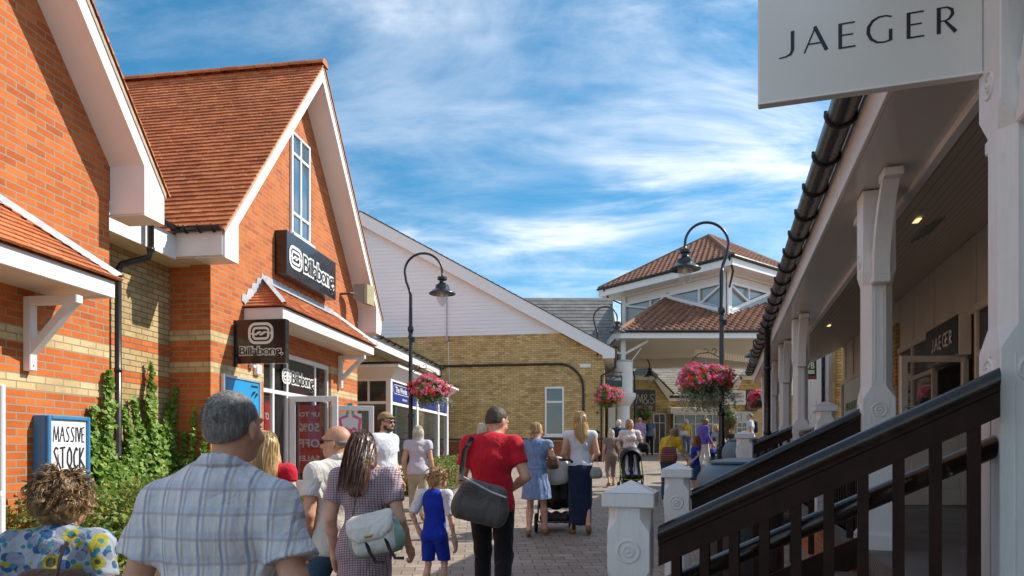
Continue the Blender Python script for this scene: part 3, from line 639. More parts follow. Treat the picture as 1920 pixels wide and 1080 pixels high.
# splayed frieze
for (P,Q) in ((((b0,-1),(b0,bo)),((b0-.24,-1),(b0-.24,bo+.24))),(((b0,bo),(b1,bo)),((b0-.24,bo+.24),(b1+.24,bo+.24))),(((b1,bo),(b1,-1)),((b1+.24,bo+.24),(b1+.24,-1)))):
    mb._a([(*P[0],1.78),(*P[1],1.78),(*Q[1],2.02),(*Q[0],2.02)],[(0,1,2,3)])
mb.box((b0,-1,-1.4),(b1,bo,-.42),.01); mb.box((b0-.05,-1,-.42),(b1+.05,bo+.05,-.36),.01)
for t in (b0,19.0,21.3,b1-.13): mb.box((t,bo-.13,-.36),(t+.13,bo,1.72),.01)
mb.box((b0,-.97,-.36),(b0+.1,-.85,1.72),.01); mb.box((b0+.02,-.85,1.16),(b0+.09,bo-.13,1.23)); mb.box((b0+.02,-.30,1.23),(b0+.09,-.25,1.72)) 
mb.box((b0+.13,bo-.09,1.16),(b1-.13,bo-.03,1.23))
bw_=mb.build('bay_window',MT['white_paint'],s3)
mb=MBF(FL); mb.box((b0+.04,-.85,-.36),(b0+.06,bo-.1,1.72)); mb.box((b0+.1,bo-.07,-.36),(b1-.1,bo-.06,1.72)); sub(mb,'pane','window_glass',bw_)
mb=MBF(FL); mb.prism([(b0-.30,-1,2.09),(b1+.30,-1,2.09),(b1+.30,bo+.30,2.09),(b0-.30,bo+.30,2.09)],(0,0,.055)); sub(mb,'flat_roof','sign_black',bw_)
simple('sign_blue',(.01,.03,.22),.4,bmp=0); simple('stock_mix',(.35,.33,.30),.7,var=.8,scale=9,bmp=0)
mb=MBF(FL); mb.box((b0+.14,bo-.05,1.25),(b0+2.2,bo-.02,1.68)); mb.box((19.2,bo-.05,1.25),(21.2,bo-.02,1.68)); mb.box((21.5,bo-.05,1.25),(22.4,bo-.02,1.68)); sg3=mb.build('name_board',MT['sign_blue'],s3)
mb=MB(); add_text(mb,pm(b0+.40,bo-.015,1.48),'The Works',.20,extrude=.002,offset=.004); strokes(mb,pm(b0+.92,bo-.015,1.55),[rrect(1.35,.22,.1)],.014); add_text(mb,pm(b0+.95,bo-.015,1.30),'clearance',.11,extrude=.002); mb.build('lettering',MT['letter_white'],sg3)
mb=MBF(FL); random.seed(3)
mb.box((b0+.3,-.9,-.3),(b1-.3,-.6,.9))
for k in range(40): t=random.uniform(b0+.3,b1-.5); z=random.uniform(-.3,.3); mb.box((t,-.4,z),(t+random.uniform(.1,.3),-.2+random.uniform(0,.2),z+random.uniform(.1,.4)))
mb.build('window_stock',MT['stock_mix'],s3)
# ================================================================== yellow brick hall facing the camera
TB=26.26
hb=thing('gabled_hall','yellow brick hall end with white weatherboarded gable and one tall white window','building',FL@Vector((0+TB,1,-.4)))
mb=MBF(FL); mb.box((TB,-9,-1),(TB+.3,5.3,3.0)); mb.prism([(TB,-9,3.0),(TB,5.3,3.0),(TB,5.3,3.52),(TB,3.66,4.41),(TB,-9,4.41)],(.3,0,0)); mb.box((TB+.3,5.0,-1),(TB+8,5.3,3.3)); mb.build('wall',MT['brick_yellow'],hb)
mb=MBF(FL); z=4.41; edge=lambda z: 5.3-(z-3.35)/.567*1.0
while z<9.2:
    e=5.02-(z+.0-3.66)/.567+.32; e=min(e,6); l=-4.02-(9.1-z)/.567 
    mb.prism([(TB-.05,max(l,-9),z),(TB-.05,e,z),(TB-.05,e-.25,z+.14),(TB-.05,max(l,-9),z+.14)],(.05,0,0)) if False else mb._a([(TB-.034,max(l,-9),z),(TB-.034,e,z),(TB-.02,e-.24,z+.14),(TB-.02,max(l+.2,-9),z+.14),(TB-.0,max(l,-9),z),(TB-.0,e,z)],[(0,1,2,3),(4,5,1,0)])
    z+=.14
mb.build('weatherboarding',MT['weatherboard'],hb)
mb=MBF(FL); ov=.25; zt=lambda o: 9.28-.567*abs(o+4.02)
for sd in(-1,1):
    oe=-4.02+sd*9.71
    mb.prism([(TB-ov,-4.02,9.25),(TB-ov,oe,zt(oe)-.03),(TB-ov,oe,zt(oe)-.36),(TB-ov,oe-sd*.45,zt(oe)-.36),(TB-ov,oe-sd*.45,zt(oe-sd*.45)-.50),(TB-ov,-4.02,8.76)],(.03,0,0))
mb.box((TB-.22,5.24,3.42),(TB+6,5.69,3.45)); mb.box((TB-.22,5.66,3.42),(TB+6,5.69,3.7))
mb.build('bargeboard',MT['white_upvc'],hb)
mb=MBF(FL)
mb.prism([(TB-ov+.03,-4.02,8.78),(TB-ov+.03,5.24,3.55),(TB,5.24,3.55),(TB,-4.02,8.78)],(0,0,.03)); mb.build('soffit',MT['soffit_cream'],hb)
mb=MB()
for sd in(-1,1):
    oe=-4.02+sd*9.78
    tiles(mb,FL@Vector((TB-ov-.03,oe,zt(oe)-.02)),FL@Vector((TB+9,oe,zt(oe)-.02)),FL@Vector((TB+9,-4.02,9.28)),FL@Vector((TB-ov-.03,-4.02,9.28)),.5,.25,.03)
mb.build('roof',MT['tile_slate'],hb)
mb=MBF(FL); mb.box((TB-.03,-9,.43),(TB,5.33,.50)); mb.build('blue_brick_course',simple('blue_brick',(.05,.055,.07),.6),hb)
window(hb,3.10,3.82,.60,2.42,(),(.69,),F=Matrix(FL)@Matrix(((0,1,0,TB),(1,0,0,0),(0,0,1,0),(0,0,0,1))),o=0,fr=.07,glass='dark_glass',sgn=-1,mb_=.035)
mb=MBF(FL); P=[(TB-.05,-3,3.27),(TB-.05,3.6,3.27)]+[(TB-.05,3.6+.93*math.sin(R_(a)),2.34+.93*math.cos(R_(a))) for a in range(10,91,10)]+[(TB-.05,4.53,-.5)]
mb.tube(P,.045,8); mb.build('drainpipe',MT['black_plastic'],hb,smooth=True)
mb=MBF(FL); mb.tube([(TB-.09,-.64,5.85),(TB-.09,-.64,4.3)],.02,6); mb.box((TB-.12,-.70,4.2),(TB-.02,-.58,4.4)); mb.build('aerial_pole',MT['grey_metal'],hb)
mb=MBF(FL); mb.tube([(TB-.03,-.60,4.2),(TB-.03,-.55,2.6),(TB-.03,-.95,2.58)],.014,6); mb.build('conduit',MT['white_upvc'],hb); mb=MBF(FL); mb.box((TB-.06,4.4,3.12),(TB,4.8,3.25)); mb.build('vent_box',MT['white_upvc'],hb)
mb=MBF(FL); mb.tube([(TB-.2,5.72,3.65),(TB-.2,5.72,3.1),(TB-.1,5.3,2.85),(TB-.05,5.2,2.8),(TB-.05,5.2,-.6)],.04,8); mb.build('downpipe',MT['black_plastic'],hb)
# ================================================================== slate roofed block behind the hall
sb=thing('slate_roofed_building','grey slate roofed block rising behind the white gable','building',FL@Vector((31,5,-.2)))
mb=MB(); q=lambda x,y,Y: px(x,y,Y)
A,B,C,D=q(900,690,28.2),q(1149,690,28.2),q(1149,559,31.5),q(900,559,31.5); tiles(mb,A,B,C,D,.42,.24,.03); mb.build('roof',MT['tile_slate'],sb)
mb=MB(); mb.box((C.x-9,31.5,-.5),(C.x-.05,33,C.z-.05)); mb.prism([(C.x-.06,31.5,C.z-.05),(C.x-.06,28.3,B.z-.1),(C.x-.06,28.3,1.2),(C.x-.06,31.5,1.2)],(-.1,0,0)); mb.build('wall',MT['brick_yellow_plain'],sb)
# ================================================================== pavilion with lantern
pv=thing('market_pavilion','white open pavilion with brown pantiled lower roof and square glazed lantern above','building',(9.5,30,G(30)))
ul=Vector((-.623,.782,0)); ur=Vector((.782,.623,0)); c0=Vector((9.03,28,0)); Sz=7.6; ze=8.0+ZC; cen=c0+(ul+ur)*Sz/2
def P3(a,b_,z): return c0+ul*a+ur*b_+Vector((0,0,z))
apex=cen+Vector((0,0,10.55+ZC))
mb=MB()
cor=[P3(0,0,ze+.1),P3(Sz,0,ze+.1),P3(Sz,Sz,ze+.1),P3(0,Sz,ze+.1)]
tiles(mb,cor[1],cor[0],apex,apex,.30,.30,.03,wave=.035,gap=.0); tiles(mb,cor[0],cor[3],apex,apex,.30,.30,.03,wave=.035,gap=0)
mb.arr([*cor,apex-Vector((0,0,.05))],[(1,2,4),(2,3,4)]); mb.build('upper_roof',MT['tile_brown'],pv)
mb=MB(); 
for c in (cor[0],cor[1],cor[3]): mb.tube([c,apex],.10,6)
mb.build('hip_tiles',MT['tile_brown'],pv)
mb=MB(); w=.03
for a,b_ in((cor[0],cor[1]),(cor[0],cor[3])): 
    d=(b_-a).normalized(); n=d.cross(Vector((0,0,1))); 
    P=[a-Vector((0,0,.12)),b_-Vector((0,0,.12)),b_-Vector((0,0,.42)),a-Vector((0,0,.42))]; mb.prism([tuple(p) for p in P],tuple(n*.03 if (a+b_).dot(n)>0 else n*-.03))
mb.build('fascia',MT['white_upvc'],pv)
mb=MB()
for a,b_ in((cor[0],cor[1]),(cor[0],cor[3])):
    d=(b_-a).normalized(); n=d.cross(Vector((0,0,1))); n=n if n.y<0 else -n; mb.tube([a+n*.07-Vector((0,0,.06)),b_+n*.07-Vector((0,0,.06))],.065,8)
i_=.85
mb.tube([P3(.1,-.06,ze),P3(.15,.3,ze-.5),P3(i_-.06,i_+.12,ze-1.0),P3(i_-.06,i_+.12,ze-2.3)],.045,8); mb.tube([P3(Sz-.4,-.06,ze),P3(Sz-.4,.3,ze-.4),P3(Sz-i_,i_-.08,ze-.7),P3(Sz-i_,i_-.08,ze-2.4)],.045,8)
mb.build('gutter',MT['black_plastic'],pv)
mb=MB(); mb.prism([tuple(P3(0.02,.02,ze-.30)),tuple(P3(Sz,.02,ze-.30)),tuple(P3(Sz,Sz,ze-.30)),tuple(P3(.02,Sz,ze-.30))],(0,0,.04)); mb.build('soffit',MT['white_upvc'],pv)
# lantern walls: frames with truss bracing, on the two visible sides and simple ones behind
mb=MB(); gl=MB()
def wallseg(o,d,n,L):
    X=lambda s,z,k=0: o+d*s+n*k+Vector((0,0,z))
    def bb(s0,z0,s1,z1,w=.09,k=0.0,t=.08): 
        a,b_=X(s0,z0,k),X(s1,z1,k); bar(mb,a,b_,w,t,up=tuple(n)) if False else mb.prism(_quadbar(a,b_,w,n),tuple(n*t))
    zt_=ze-.3; zb=ze-2.55
    mb.prism([tuple(X(0,zt_)),tuple(X(L,zt_)),tuple(X(L,zt_-.42)),tuple(X(0,zt_-.42))],tuple(-n*.06))
    for k in range(4): bb(.1,zt_-.12-.1*k,L-.1,zt_-.12-.1*k,.012,.0,.02)
    bb(0,zt_-.46,L,zt_-.46,.10,.02); bb(0,zt_-.05,L,zt_-.05,.10,.02)
    for s in (0.13,L-.13): bb(s,zb,s,zt_,.26,.03)
    return X,bb,zt_,zb
def _quadbar(a,b_,w,n):
    t=(b_-a).normalized(); s=t.cross(n).normalized()*w/2; return [tuple(a-s),tuple(a+s),tuple(b_+s),tuple(b_-s)]
Lw=Sz-2*i_
oL=P3(i_,i_,0); nL=-ur; nR=-ul
X,bb,zt_,zb=wallseg(oL,ul,nL,Lw)
pk=3.2; zpk=7.2+ZC; znear=6.02+ZC
bb(.1,znear,pk,zpk,.13,.03); bb(pk,zpk,Lw-.1,znear+.0,.13,.03)
bb(.2,zt_-.52,pk*.42,znear+(zpk-znear)*.42,.09,.01); bb(pk*.42,znear+(zpk-znear)*.42,pk*.42,zt_-.48,.08,.01); bb(pk+.9,zt_-.52,pk+.9,zpk-.3,.08,.01); bb(pk+1.1,zpk-.35,Lw-.2,zt_-.52,.08,.01) 
gl.arr([X(0,zb,-.04),X(Lw,zb,-.04),X(Lw,zt_,-.04),X(0,zt_,-.04)],[(0,1,2,3)])
X2,bb2,_,_=wallseg(oL,ur,nR,Lw)
bb=bb2; bb(.1,znear,pk,zpk,.13,.03); bb(.2,zt_-.52,pk*.5,znear+(zpk-znear)*.5,.09,.01); bb(pk*.5,znear+(zpk-znear)*.5,pk*.5,zt_-.48,.08,.01); bb(pk,zpk,Lw,znear,.13,.03)
gl.arr([X2(0,zb,-.04),X2(Lw,zb,-.04),X2(Lw,zt_,-.04),X2(0,zt_,-.04)],[(0,1,2,3)])
# back walls
for o_,d_,n_ in((P3(Sz-i_,i_,0),ur,ul),(P3(i_,Sz-i_,0),ul,ur)): wallseg(o_,d_,n_,Lw); X3=lambda s,z: o_+d_*s+Vector((0,0,z)); gl.arr([X3(0,zb),X3(Lw,zb),X3(Lw,zt_),X3(0,zt_)],[(0,1,2,3)])
lw=mb.build('lantern_wall',MT['white_upvc'],pv); gl2=gl.build('pane',MT['pale_glass'],lw)
# lower roof
Ye=27.0; zL=4.87+ZC-.1
E0=Vector((4.16,Ye,zL)); E1=Vector((17.5,Ye,zL)); ap=Vector((7.18,31.7,zL+.5*4.7)); nearc=Vector((oL.x,oL.y,zL+.5*(oL.y-Ye))); rp=oL+ur*3.6; rpt=Vector((rp.x,rp.y,zL+.5*(rp.y-Ye)))
mb=MB()
n_t=Vector((0,-.447,.894))
def inpoly(p,poly):
    c=False
    for i in range(len(poly)):
        a,b_=poly[i],poly[i-1]
        if (a[1]>p[1])!=(b_[1]>p[1]) and p[0]<(b_[0]-a[0])*(p[1]-a[1])/(b_[1]-a[1])+a[0]: c=not c
    return c
poly=[(E0.x,E0.y),(E1.x,E1.y),(17.5,36),(rp.x,rp.y+3),(rp.x,rp.y),(oL.x,oL.y),(ap.x,ap.y)]
row=0; y=Ye
while y<36:
    x=E0.x-.3+(.15 if row%2 else 0)
    while x<17.5:
        if inpoly((x+.14,y+.12),poly):
            vs=[];ns=5
            for q_ in range(ns+1):
                f=q_/ns; hz=.035*math.sin(f*2*math.pi); b0_=Vector((x+.3*f,y,zL+.5*(y-Ye))); t0_=Vector((x+.3*f,y+.30,zL+.5*(y+.30-Ye)))
                vs+=[tuple(b0_-n_t*.01),tuple(b0_+n_t*(.04+hz)),tuple(t0_+n_t*(.012+hz))]
            mb.arr(vs,[(3*k,3*k+3,3*k+4,3*k+1) for k in range(ns)]+[(3*k+1,3*k+4,3*k+5,3*k+2) for k in range(ns)])
        x+=.3
    y+=.27; row+=1
mb.arr([E0,ap,Vector((7.18,33,zL+2.0)),Vector((4.16,33,zL))],[(0,1,2,3)])
mb.arr([E0-Vector((0,-.05,.02)),E1-Vector((0,0,.02)),Vector((17.5,31.7,zL+2.33)),ap-Vector((0,0,.03))],[(0,1,2,3)])
mb.build('lower_roof',MT['tile_brown'],pv)
mb=MB(); mb.tube([E0,ap],.10,6); mb.build('hip_tiles',MT['tile_brown'],pv)
mb=MB()
def flash(a,b_,n): 
    mb.arr([a+n*.10+Vector((0,0,-.05)),b_+n*.10+Vector((0,0,-.05)),b_+n*.02+Vector((0,0,.30)),a+n*.02+Vector((0,0,.30))],[(0,1,2,3)])
flash(nearc,ap,nL); flash(nearc,rpt,nR); mb.build('flashing',MT['lead'],pv)
mb=MB(); mb.box((E0.x-.1,Ye-.14,zL-.30),(17.5,Ye-.11,zL-.03)); mb.box((E0.x-.1,Ye-.11,zL-.30),(E0.x-.07,33,zL-.03)); mb.build('eaves_fascia',MT['white_upvc'],pv)
mb=MB(); mb.tube([(E0.x-.15,Ye-.19,zL-.03),(17.5,Ye-.19,zL-.03)],.065,8); mb.build('gutter',MT['black_plastic'],pv)
simple('canopy_soffit',(.66,.60,.50),.6,var=.05,scale=.6,bmp=0)
m,nt,b=newmat('ribbed_boards',(.55,.52,.40),.6); v=coord(nt,'UV'); s_=nd(nt,'ShaderNodeSeparateXYZ'); nt.links.new(v,s_.inputs[0]); fr_=mth('FRACT',mth('MULTIPLY',s_.outputs[0],5.5,nt=nt),nt=nt); nt.links.new(mixc(nt,mth('GREATER_THAN',fr_,.82,nt=nt),(.72,.68,.54),(.42,.40,.30)),b.inputs['Base Color'])
mb=MB(); mb.arr([(E0.x,Ye-.1,zL-.28),(17.5,Ye-.1,zL-.28),(17.5,29.5,zL-.28),(E0.x,34,zL-.28)],[(3,2,1,0)]); mb.build('canopy_soffit',MT['canopy_soffit'],pv)
mb=MB(); mb.box((5.2,33.9,4.60+ZC),(17.5,34.0,6.4+ZC)); mb.prism([(8.0,30,zL-.28),(8.1,30,zL-.28),(14,34,zL-.28),(13.9,34,zL-.28)],(0,0,-.3)); mb.build('inner_boarding',MT['ribbed_boards'],pv)
mb=MB(); mb.box((4.8,33.5,4.16+ZC),(17.5,34.2,4.66+ZC)); mb.build('canopy_beam',MT['canopy_soffit'],pv)
# column: drum, cornice, shaft
cx,cy=px(1168,0,27.6).x,27.6; zc=lambda y:px(0,y,27.6).z
mb=MB(); mb.lathe([(.05,zc(860)),(.30,zc(860)),(.30,zc(840)),(.27,zc(838)),(.27,zc(762)),(.31,zc(760)),(.42,zc(752)),(.52,zc(745)),(.52,zc(738)),(.39,zc(737)),(.39,zc(681)),(.40,zc(680))],(cx,cy,0),32,cap=False); mb.build('column',MT['white_paint'],pv,auto=35)
mb=MB(); mb.lathe([(.0,zc(678)),(.41,zc(680)),(.43,zc(679)),(.43,zc(677)),(0,zc(676.5))],(cx,cy,0),32); mb.build('column_cap',MT['lead'],pv)
mb=MB(); p0=Vector((cx,cy,zc(678))); mb.box((cx-.09,cy-.09,zc(678)),(cx+.09,cy+.09,zL-.28)); bar(mb,(cx+.05,cy-.02,zc(664)),(cx+1.0,cy-.02,zL-.3),.09,.09,up=(0,1,0)); bar(mb,(cx-.05,cy-.03,zc(664)),(cx-.5,cy-.03,zc(657)),.07,.07,up=(0,1,0)); mb.tube([(cx+.35,cy-.1,zc(676)),(cx+.75,cy+.1,zc(652))],.02,6); mb.build('strut',MT['white_upvc'],pv)
mb=MB(); mb.box((cx-.62,cy-.2,zc(862)),(cx-.33,cy+.2,zc(745))); mb.box((cx-.72,cy-.25,zc(745)),(cx-.36,cy+.25,zc(734))); mb.build('pilaster',MT['cream_paint'],pv)
# ================================================================== far shops with slate roof
fs=thing('shop_building','far brick shops with pale slate roof, two small gables and white bay window','building',(8.5,36,G(36)))
Yf=36.0; f=lambda x,y,Y=Yf: px(x,y,Y)
mb=MB(); a,b_=f(1150,748),f(1560,880); mb.box((a.x,Yf,b_.z),(b_.x,Yf+.3,a.z+.2))
# gable walls
for gx0,gxa,gx1,ya,yb in((1158,1207,1259,712,752),(1368,1412,1458,712,752)):
    P=[f(gx0,880,Yf-.6),f(gx1,880,Yf-.6),f(gx1,yb,Yf-.6),f(gxa+22,ya,Yf-.6),f(gxa-22,ya,Yf-.6),f(gx0,yb,Yf-.6)]; mb.prism([tuple(p) for p in P],(0,.5,0))
mb.build('wall',MT['brick_yellow_plain'],fs)
mb=MB(); tiles(mb,f(1150,742,Yf-.3),f(1560,742,Yf-.3),f(1560,640,Yf+6),f(1150,640,Yf+6),.4,.22,.03); mb.build('roof',MT['tile_pale_slate'],fs)
mb=MB(); w2=MB(); 
for gx0,gxa,gx1,ya,yb in((1158,1207,1259,712,752),(1368,1412,1458,712,752)):
    Yg=Yf-.8
    for sd in(-1,1):
        xt=gxa+sd*22; xe=gx0-3 if sd<0 else gx1+4
        P=[f(xt,ya-7,Yg),f(xe,yb-12,Yg),f(xe,yb,Yg),f(xe-sd*8,yb,Yg),f(xt-sd*2,ya,Yg)]; w2.prism([tuple(p) for p in P],(0,.06,0))
        tiles(mb,f(xe+sd*2,yb-14,Yg),f(xe+sd*2,yb-14,Yf+3),f(xt,ya-9,Yf+3),f(xt,ya-9,Yg),.4,.22,.03)
    w2.prism([tuple(f(gxa-24,ya-7,Yg)),tuple(f(gxa+24,ya-7,Yg)),tuple(f(gxa+24,ya,Yg)),tuple(f(gxa-24,ya,Yg))],(0,.06,0))
    tiles(mb,f(gxa-27,ya-8,Yg-.1),f(gxa+27,ya-8,Yg-.1),f(gxa+8,ya-24,Yg+1.4),f(gxa-8,ya-24,Yg+1.4),.4,.22,.03)
mb.build('gable_roof',MT['tile_slate'],fs); 
P=[f(1254,745,Yf-.7),f(1375,745,Yf-.7),f(1375,752,Yf-.7),f(1254,752,Yf-.7)]; w2.prism([tuple(p) for p in P],(0,.06,0)); w2.build('bargeboard',MT['cream_paint'],fs)
mb=MB(); mb.tube([f(1256,744,Yf-.8),f(1370,744,Yf-.8)],.07,8); mb.build('gutter',MT['black_plastic'],fs)
def frontal(root,x0,x1,y0,y1,Y,cols,rows,fr=2,glass='window_glass',mat='cream_paint',name='window'):
    mb=MB(); Q=lambda xa,ya,xb,yb,d0,d1: (lambda p,q_: mb.box((p.x,Y-d1,q_.z),(q_.x,Y-d0,p.z)))(px(xa,ya,Y),px(xb,yb,Y))
    Q(x0,y0,x0+fr,y1,0,.1); Q(x1-fr,y0,x1,y1,0,.1); Q(x0+fr,y0,x1-fr,y0+fr,0,.1); Q(x0+fr,y1-fr,x1-fr,y1,0,.1)
    for c in cols: Q(c-.7,y0+fr,c+.7,y1-fr,0,.09)
    for r in rows: Q(x0+fr,r-.7,x1-fr,r+.7,0,.092)
    w=mb.build(name,MT[mat],root); mb=MB(); Q(x0+1,y0+1,x1-1,y1-1,.02,.04); sub(mb,'pane',glass,w); return w
frontal(fs,1224,1248,775,858,Yf-.66,(1236,),(793,),name='shop_door')
frontal(fs,1262,1322,776,830,Yf-1.2,(1282,1303),(795,)); frontal(fs,1322,1347,776,830,Yf-1.2,(1335,),(795,))
mb=MB(); p,q_=px(1260,830,Yf-1.2),px(1349,856,Yf-1.2); mb.box((p.x,Yf-1.2,q_.z),(q_.x,Yf,p.z)); p,q_=px(1257,764,Yf-1.3),px(1352,775.5,Yf-1.3); mb.box((p.x,Yf-1.35,q_.z),(q_.x,Yf,p.z),.03); mb.build('bay_base',MT['cream_paint'],fs)
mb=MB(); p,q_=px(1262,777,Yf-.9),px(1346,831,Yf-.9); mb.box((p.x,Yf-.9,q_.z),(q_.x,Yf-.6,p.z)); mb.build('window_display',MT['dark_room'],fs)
frontal(fs,1376,1406,772,858,Yf-.66,(1391,),(790,),glass='pale_glass',name='window'); frontal(fs,1380,1400,792,812,Yf-.75,(1390,),(802,),fr=1.4)
# far shop signs
simple('sign_slate',(.035,.045,.055),.45,bmp=0); simple('sign_maroon',(.28,.05,.06),.5,bmp=0); simple('letter_gold',(.60,.48,.34),.4,bmp=0)
def fsign(label,x0,x1,y0,y1,Y,mat,cat='sign',name='shop_sign'):
    t=thing(name,label,cat,px((x0+x1)/2,y1,Y)); mb=MB(); p,q_=px(x0,y0,Y),px(x1,y1,Y); mb.box((p.x,Y,q_.z),(q_.x,Y+.08,p.z),.01); mb.build('panel',MT[mat],t); return t
Ux=(1,0,0)
t=fsign('dark square outlet sign with thin gold letters on the far brick gable',1190,1229,731,771,Yf-.72,'sign_slate')
mb=MB(); Pm=plane_mat(px(1193,757,Yf-.724),Ux); k=(Yf-.72)/1280
M_S=[[(0,0),(4,18),(10,3),(14,18),(15,0)],[(30,1),(20,12),(19,16),(22,18),(25,16),(25,13),(18,7),(17,3),(20,0),(24,0),(28,4),(30,8)],[(43,16),(40,18),(36,17),(34,14),(36,10),(41,8),(43,4),(41,1),(37,0),(33,2)]]
strokes(mb,Pm,[[(a*k*.78,b_*k) for a,b_ in l] for l in M_S],.035,.004); mb.build('lettering',MT['letter_gold'],t)
mb=MB(); p,q_=px(1192,760,Yf-.73),px(1226,768,Yf-.73); mb.box((p.x,Yf-.735,q_.z),(q_.x,Yf-.722,p.z)); mb.build('sign_band',MT['sign_maroon'],t)
mb=MB(); add_text(mb,plane_mat(px(1194,767,Yf-.738),Ux),'OUTLET',.19,width=k*30,extrude=.003); mb.build('lettering',MT['letter_gold'],t)
t=fsign('white far sign with dark script, partly behind the flower basket',1355,1398,733,759,Yf-1.5,'sign_white')
mb=MB(); add_text(mb,plane_mat(px(1362,747,Yf-1.504),Ux),'GOURMET',.2,width=.9,extrude=.003); add_text(mb,plane_mat(px(1366,740,Yf-1.504),Ux),'burger',.2,width=.7,extrude=.003); strokes(mb,plane_mat(px(1376,753,Yf-1.504),Ux),[[(-.3,-.05),(-.1,.08),(.1,-.06),(.3,.05),(.5,0)],[(-.5,.5),(-.1,.62),(.3,.6)]],.03); mb.build('lettering',MT['ink'],t)
t=fsign('dark far sign with thin gold letters at the right edge of the white sign',1399,1420,731,771,Yf-.72,'sign_slate')
mb=MB(); Pm=plane_mat(px(1400,757,Yf-.724),Ux); strokes(mb,Pm,[[((a-17)*k*.78,b_*k) for a,b_ in l] for l in M_S[1:]],.035,.004); mb.build('lettering',MT['letter_gold'],t)
mb=MB(); p,q_=px(1401,760,Yf-.73),px(1417,768,Yf-.73); mb.box((p.x,Yf-.735,q_.z),(q_.x,Yf-.722,p.z)); mb.build('sign_band',MT['sign_maroon'],t)
t=fsign('small dark cookware shop sign hanging beside the white column',1137,1167,704,725,26.4,'sign_black','sign','hanging_sign')
mb=MB(); add_text(mb,plane_mat(px(1138.5,713,26.396),Ux),'Pro',.17,width=.2,extrude=.003,offset=-.004); add_text(mb,plane_mat(px(1148,713,26.396),Ux),'Cook',.17,width=.36,extrude=.003,offset=.003); mb.build('lettering',MT['letter_white'],t)
mb=MB(); P=lambda x,y:px(x,y,26.44); mb.tube([P(1135,698),P(1167,698)],.015,6); mb.tube([P(1140,698),P(1140,704)],.01,6); mb.tube([P(1164,698),P(1164,704)],.01,6); mb.tube([P(1136,688),P(1142,694),P(1146,697)],.015,6); mb.tube([P(1146,693),P(1149,690),P(1152,694),P(1149,697)],.012,6); mb.build('sign_bracket',MT['black_iron'],t)
# door of the cookware shop
dk=thing('small_shop','cream framed glass shop door between the brick hall and the white column','shopfront',px(1146,862,28.4))
frontal(dk,1134,1163,748,862,28.4,(1140,),(762,),glass='window_glass'); frontal(dk,1141,1158,764,860,28.3,(),(),fr=1.6,name='door'); mb=MB(); p,q_=px(1146,786,28.25),px(1153,795,28.25); mb.box((p.x,28.24,q_.z),(q_.x,28.25,p.z)); mb.build('notice',MT['paper'],dk)
mb=MB(); p,q_=px(1133,690,28.5),px(1166,862,28.5); mb.box((p.x,28.46,q_.z),(q_.x,28.7,p.z)); mb.build('wall',MT['cream_paint'],dk)
# ================================================================== ground
m,nt,b=newmat('block_paving',(.3,.25,.2),.8); uv=coord(nt,'UV')
bt=nd(nt,'ShaderNodeTexBrick'); bt.offset=.5; bt.inputs['Scale'].default_value=1; bt.inputs['Mortar Size'].default_value=.006; bt.inputs['Mortar Smooth'].default_value=.3; bt.inputs['Brick Width'].default_value=.26; bt.inputs['Row Height'].default_value=.175; bt.inputs['Color1'].default_value=(0,0,0,1); bt.inputs['Color2'].default_value=(1,1,1,1)
mp=nd(nt,'ShaderNodeMapping'); mp.inputs['Rotation'].default_value=(0,0,R_(-3)); nt.links.new(uv,mp.inputs[0]); 
ds=nd(nt,'ShaderNodeTexNoise'); ds.inputs['Scale'].default_value=3; nt.links.new(uv,ds.inputs[0]); vm=nd(nt,'ShaderNodeVectorMath',operation='MULTIPLY_ADD'); nt.links.new(ds.outputs[1],vm.inputs[0]); vm.inputs[1].default_value=(.02,.02,0); nt.links.new(mp.outputs[0],vm.inputs[2]); nt.links.new(vm.outputs[0],bt.inputs['Vector'])
base=ramp(nt,bt.outputs['Color'],[(0,(.27,.21,.165)),(.4,(.36,.29,.23)),(.7,(.31,.25,.205)),(1,(.41,.34,.28))])
base=mixc(nt,1.0,base,ramp(nt,noise(nt,uv,.6,8,.7),[(.3,(.78,.77,.76)),(.7,(1.12,1.1,1.08))]),'MULTIPLY'); base=mixc(nt,1.0,base,ramp(nt,noise(nt,uv,30,5,.7),[(.3,(.78,.78,.78)),(.7,(1.15,1.15,1.15))]),'MULTIPLY')
spt=ramp(nt,noise(nt,uv,6.5,3,.5),[(.70,(0,0,0)),(.74,(1,1,1))]); base=mixc(nt,mth('MULTIPLY',spt,.35,nt=nt),base,(.14,.12,.10))
nt.links.new(mixc(nt,bt.outputs['Fac'],base,(.075,.06,.045)),b.inputs['Base Color']); h=mth('SUBTRACT',mth('MULTIPLY',noise(nt,uv,40,4),.3,nt=nt),bt.outputs['Fac'],nt=nt); bump(nt,b,h,.7,.008)
mb=MB(); ys=[-30,-20,-10,-4,0,3,6,8,10,12,14,16,17,18.5,20,21.5,23,24.5,26,27.5,29,31,34,37,40,60,120,400,1200]; xs=[-1500,-200,-40,-15,-5,0,5,10,20,45,200,1500]
mb._a([(x,y,G(y)) for y in ys for x in xs],[(j*len(xs)+i,j*len(xs)+i+1,(j+1)*len(xs)+i+1,(j+1)*len(xs)+i) for j in range(len(ys)-1) for i in range(len(xs)-1)])
gr=mb.build('ground',MT['block_paving'],loc=(0,0,0)); gr.data.shade_smooth(); tag(gr,kind='structure')
uvl=gr.data.uv_layers[0].data
for l in gr.data.loops: c=gr.data.vertices[l.vertex_index].co; uvl[l.index].uv=(c.x,c.y)
# planting beds beside the left row
simple('soil',(.10,.065,.04),.95,var=.35,scale=9,bmp=.8)
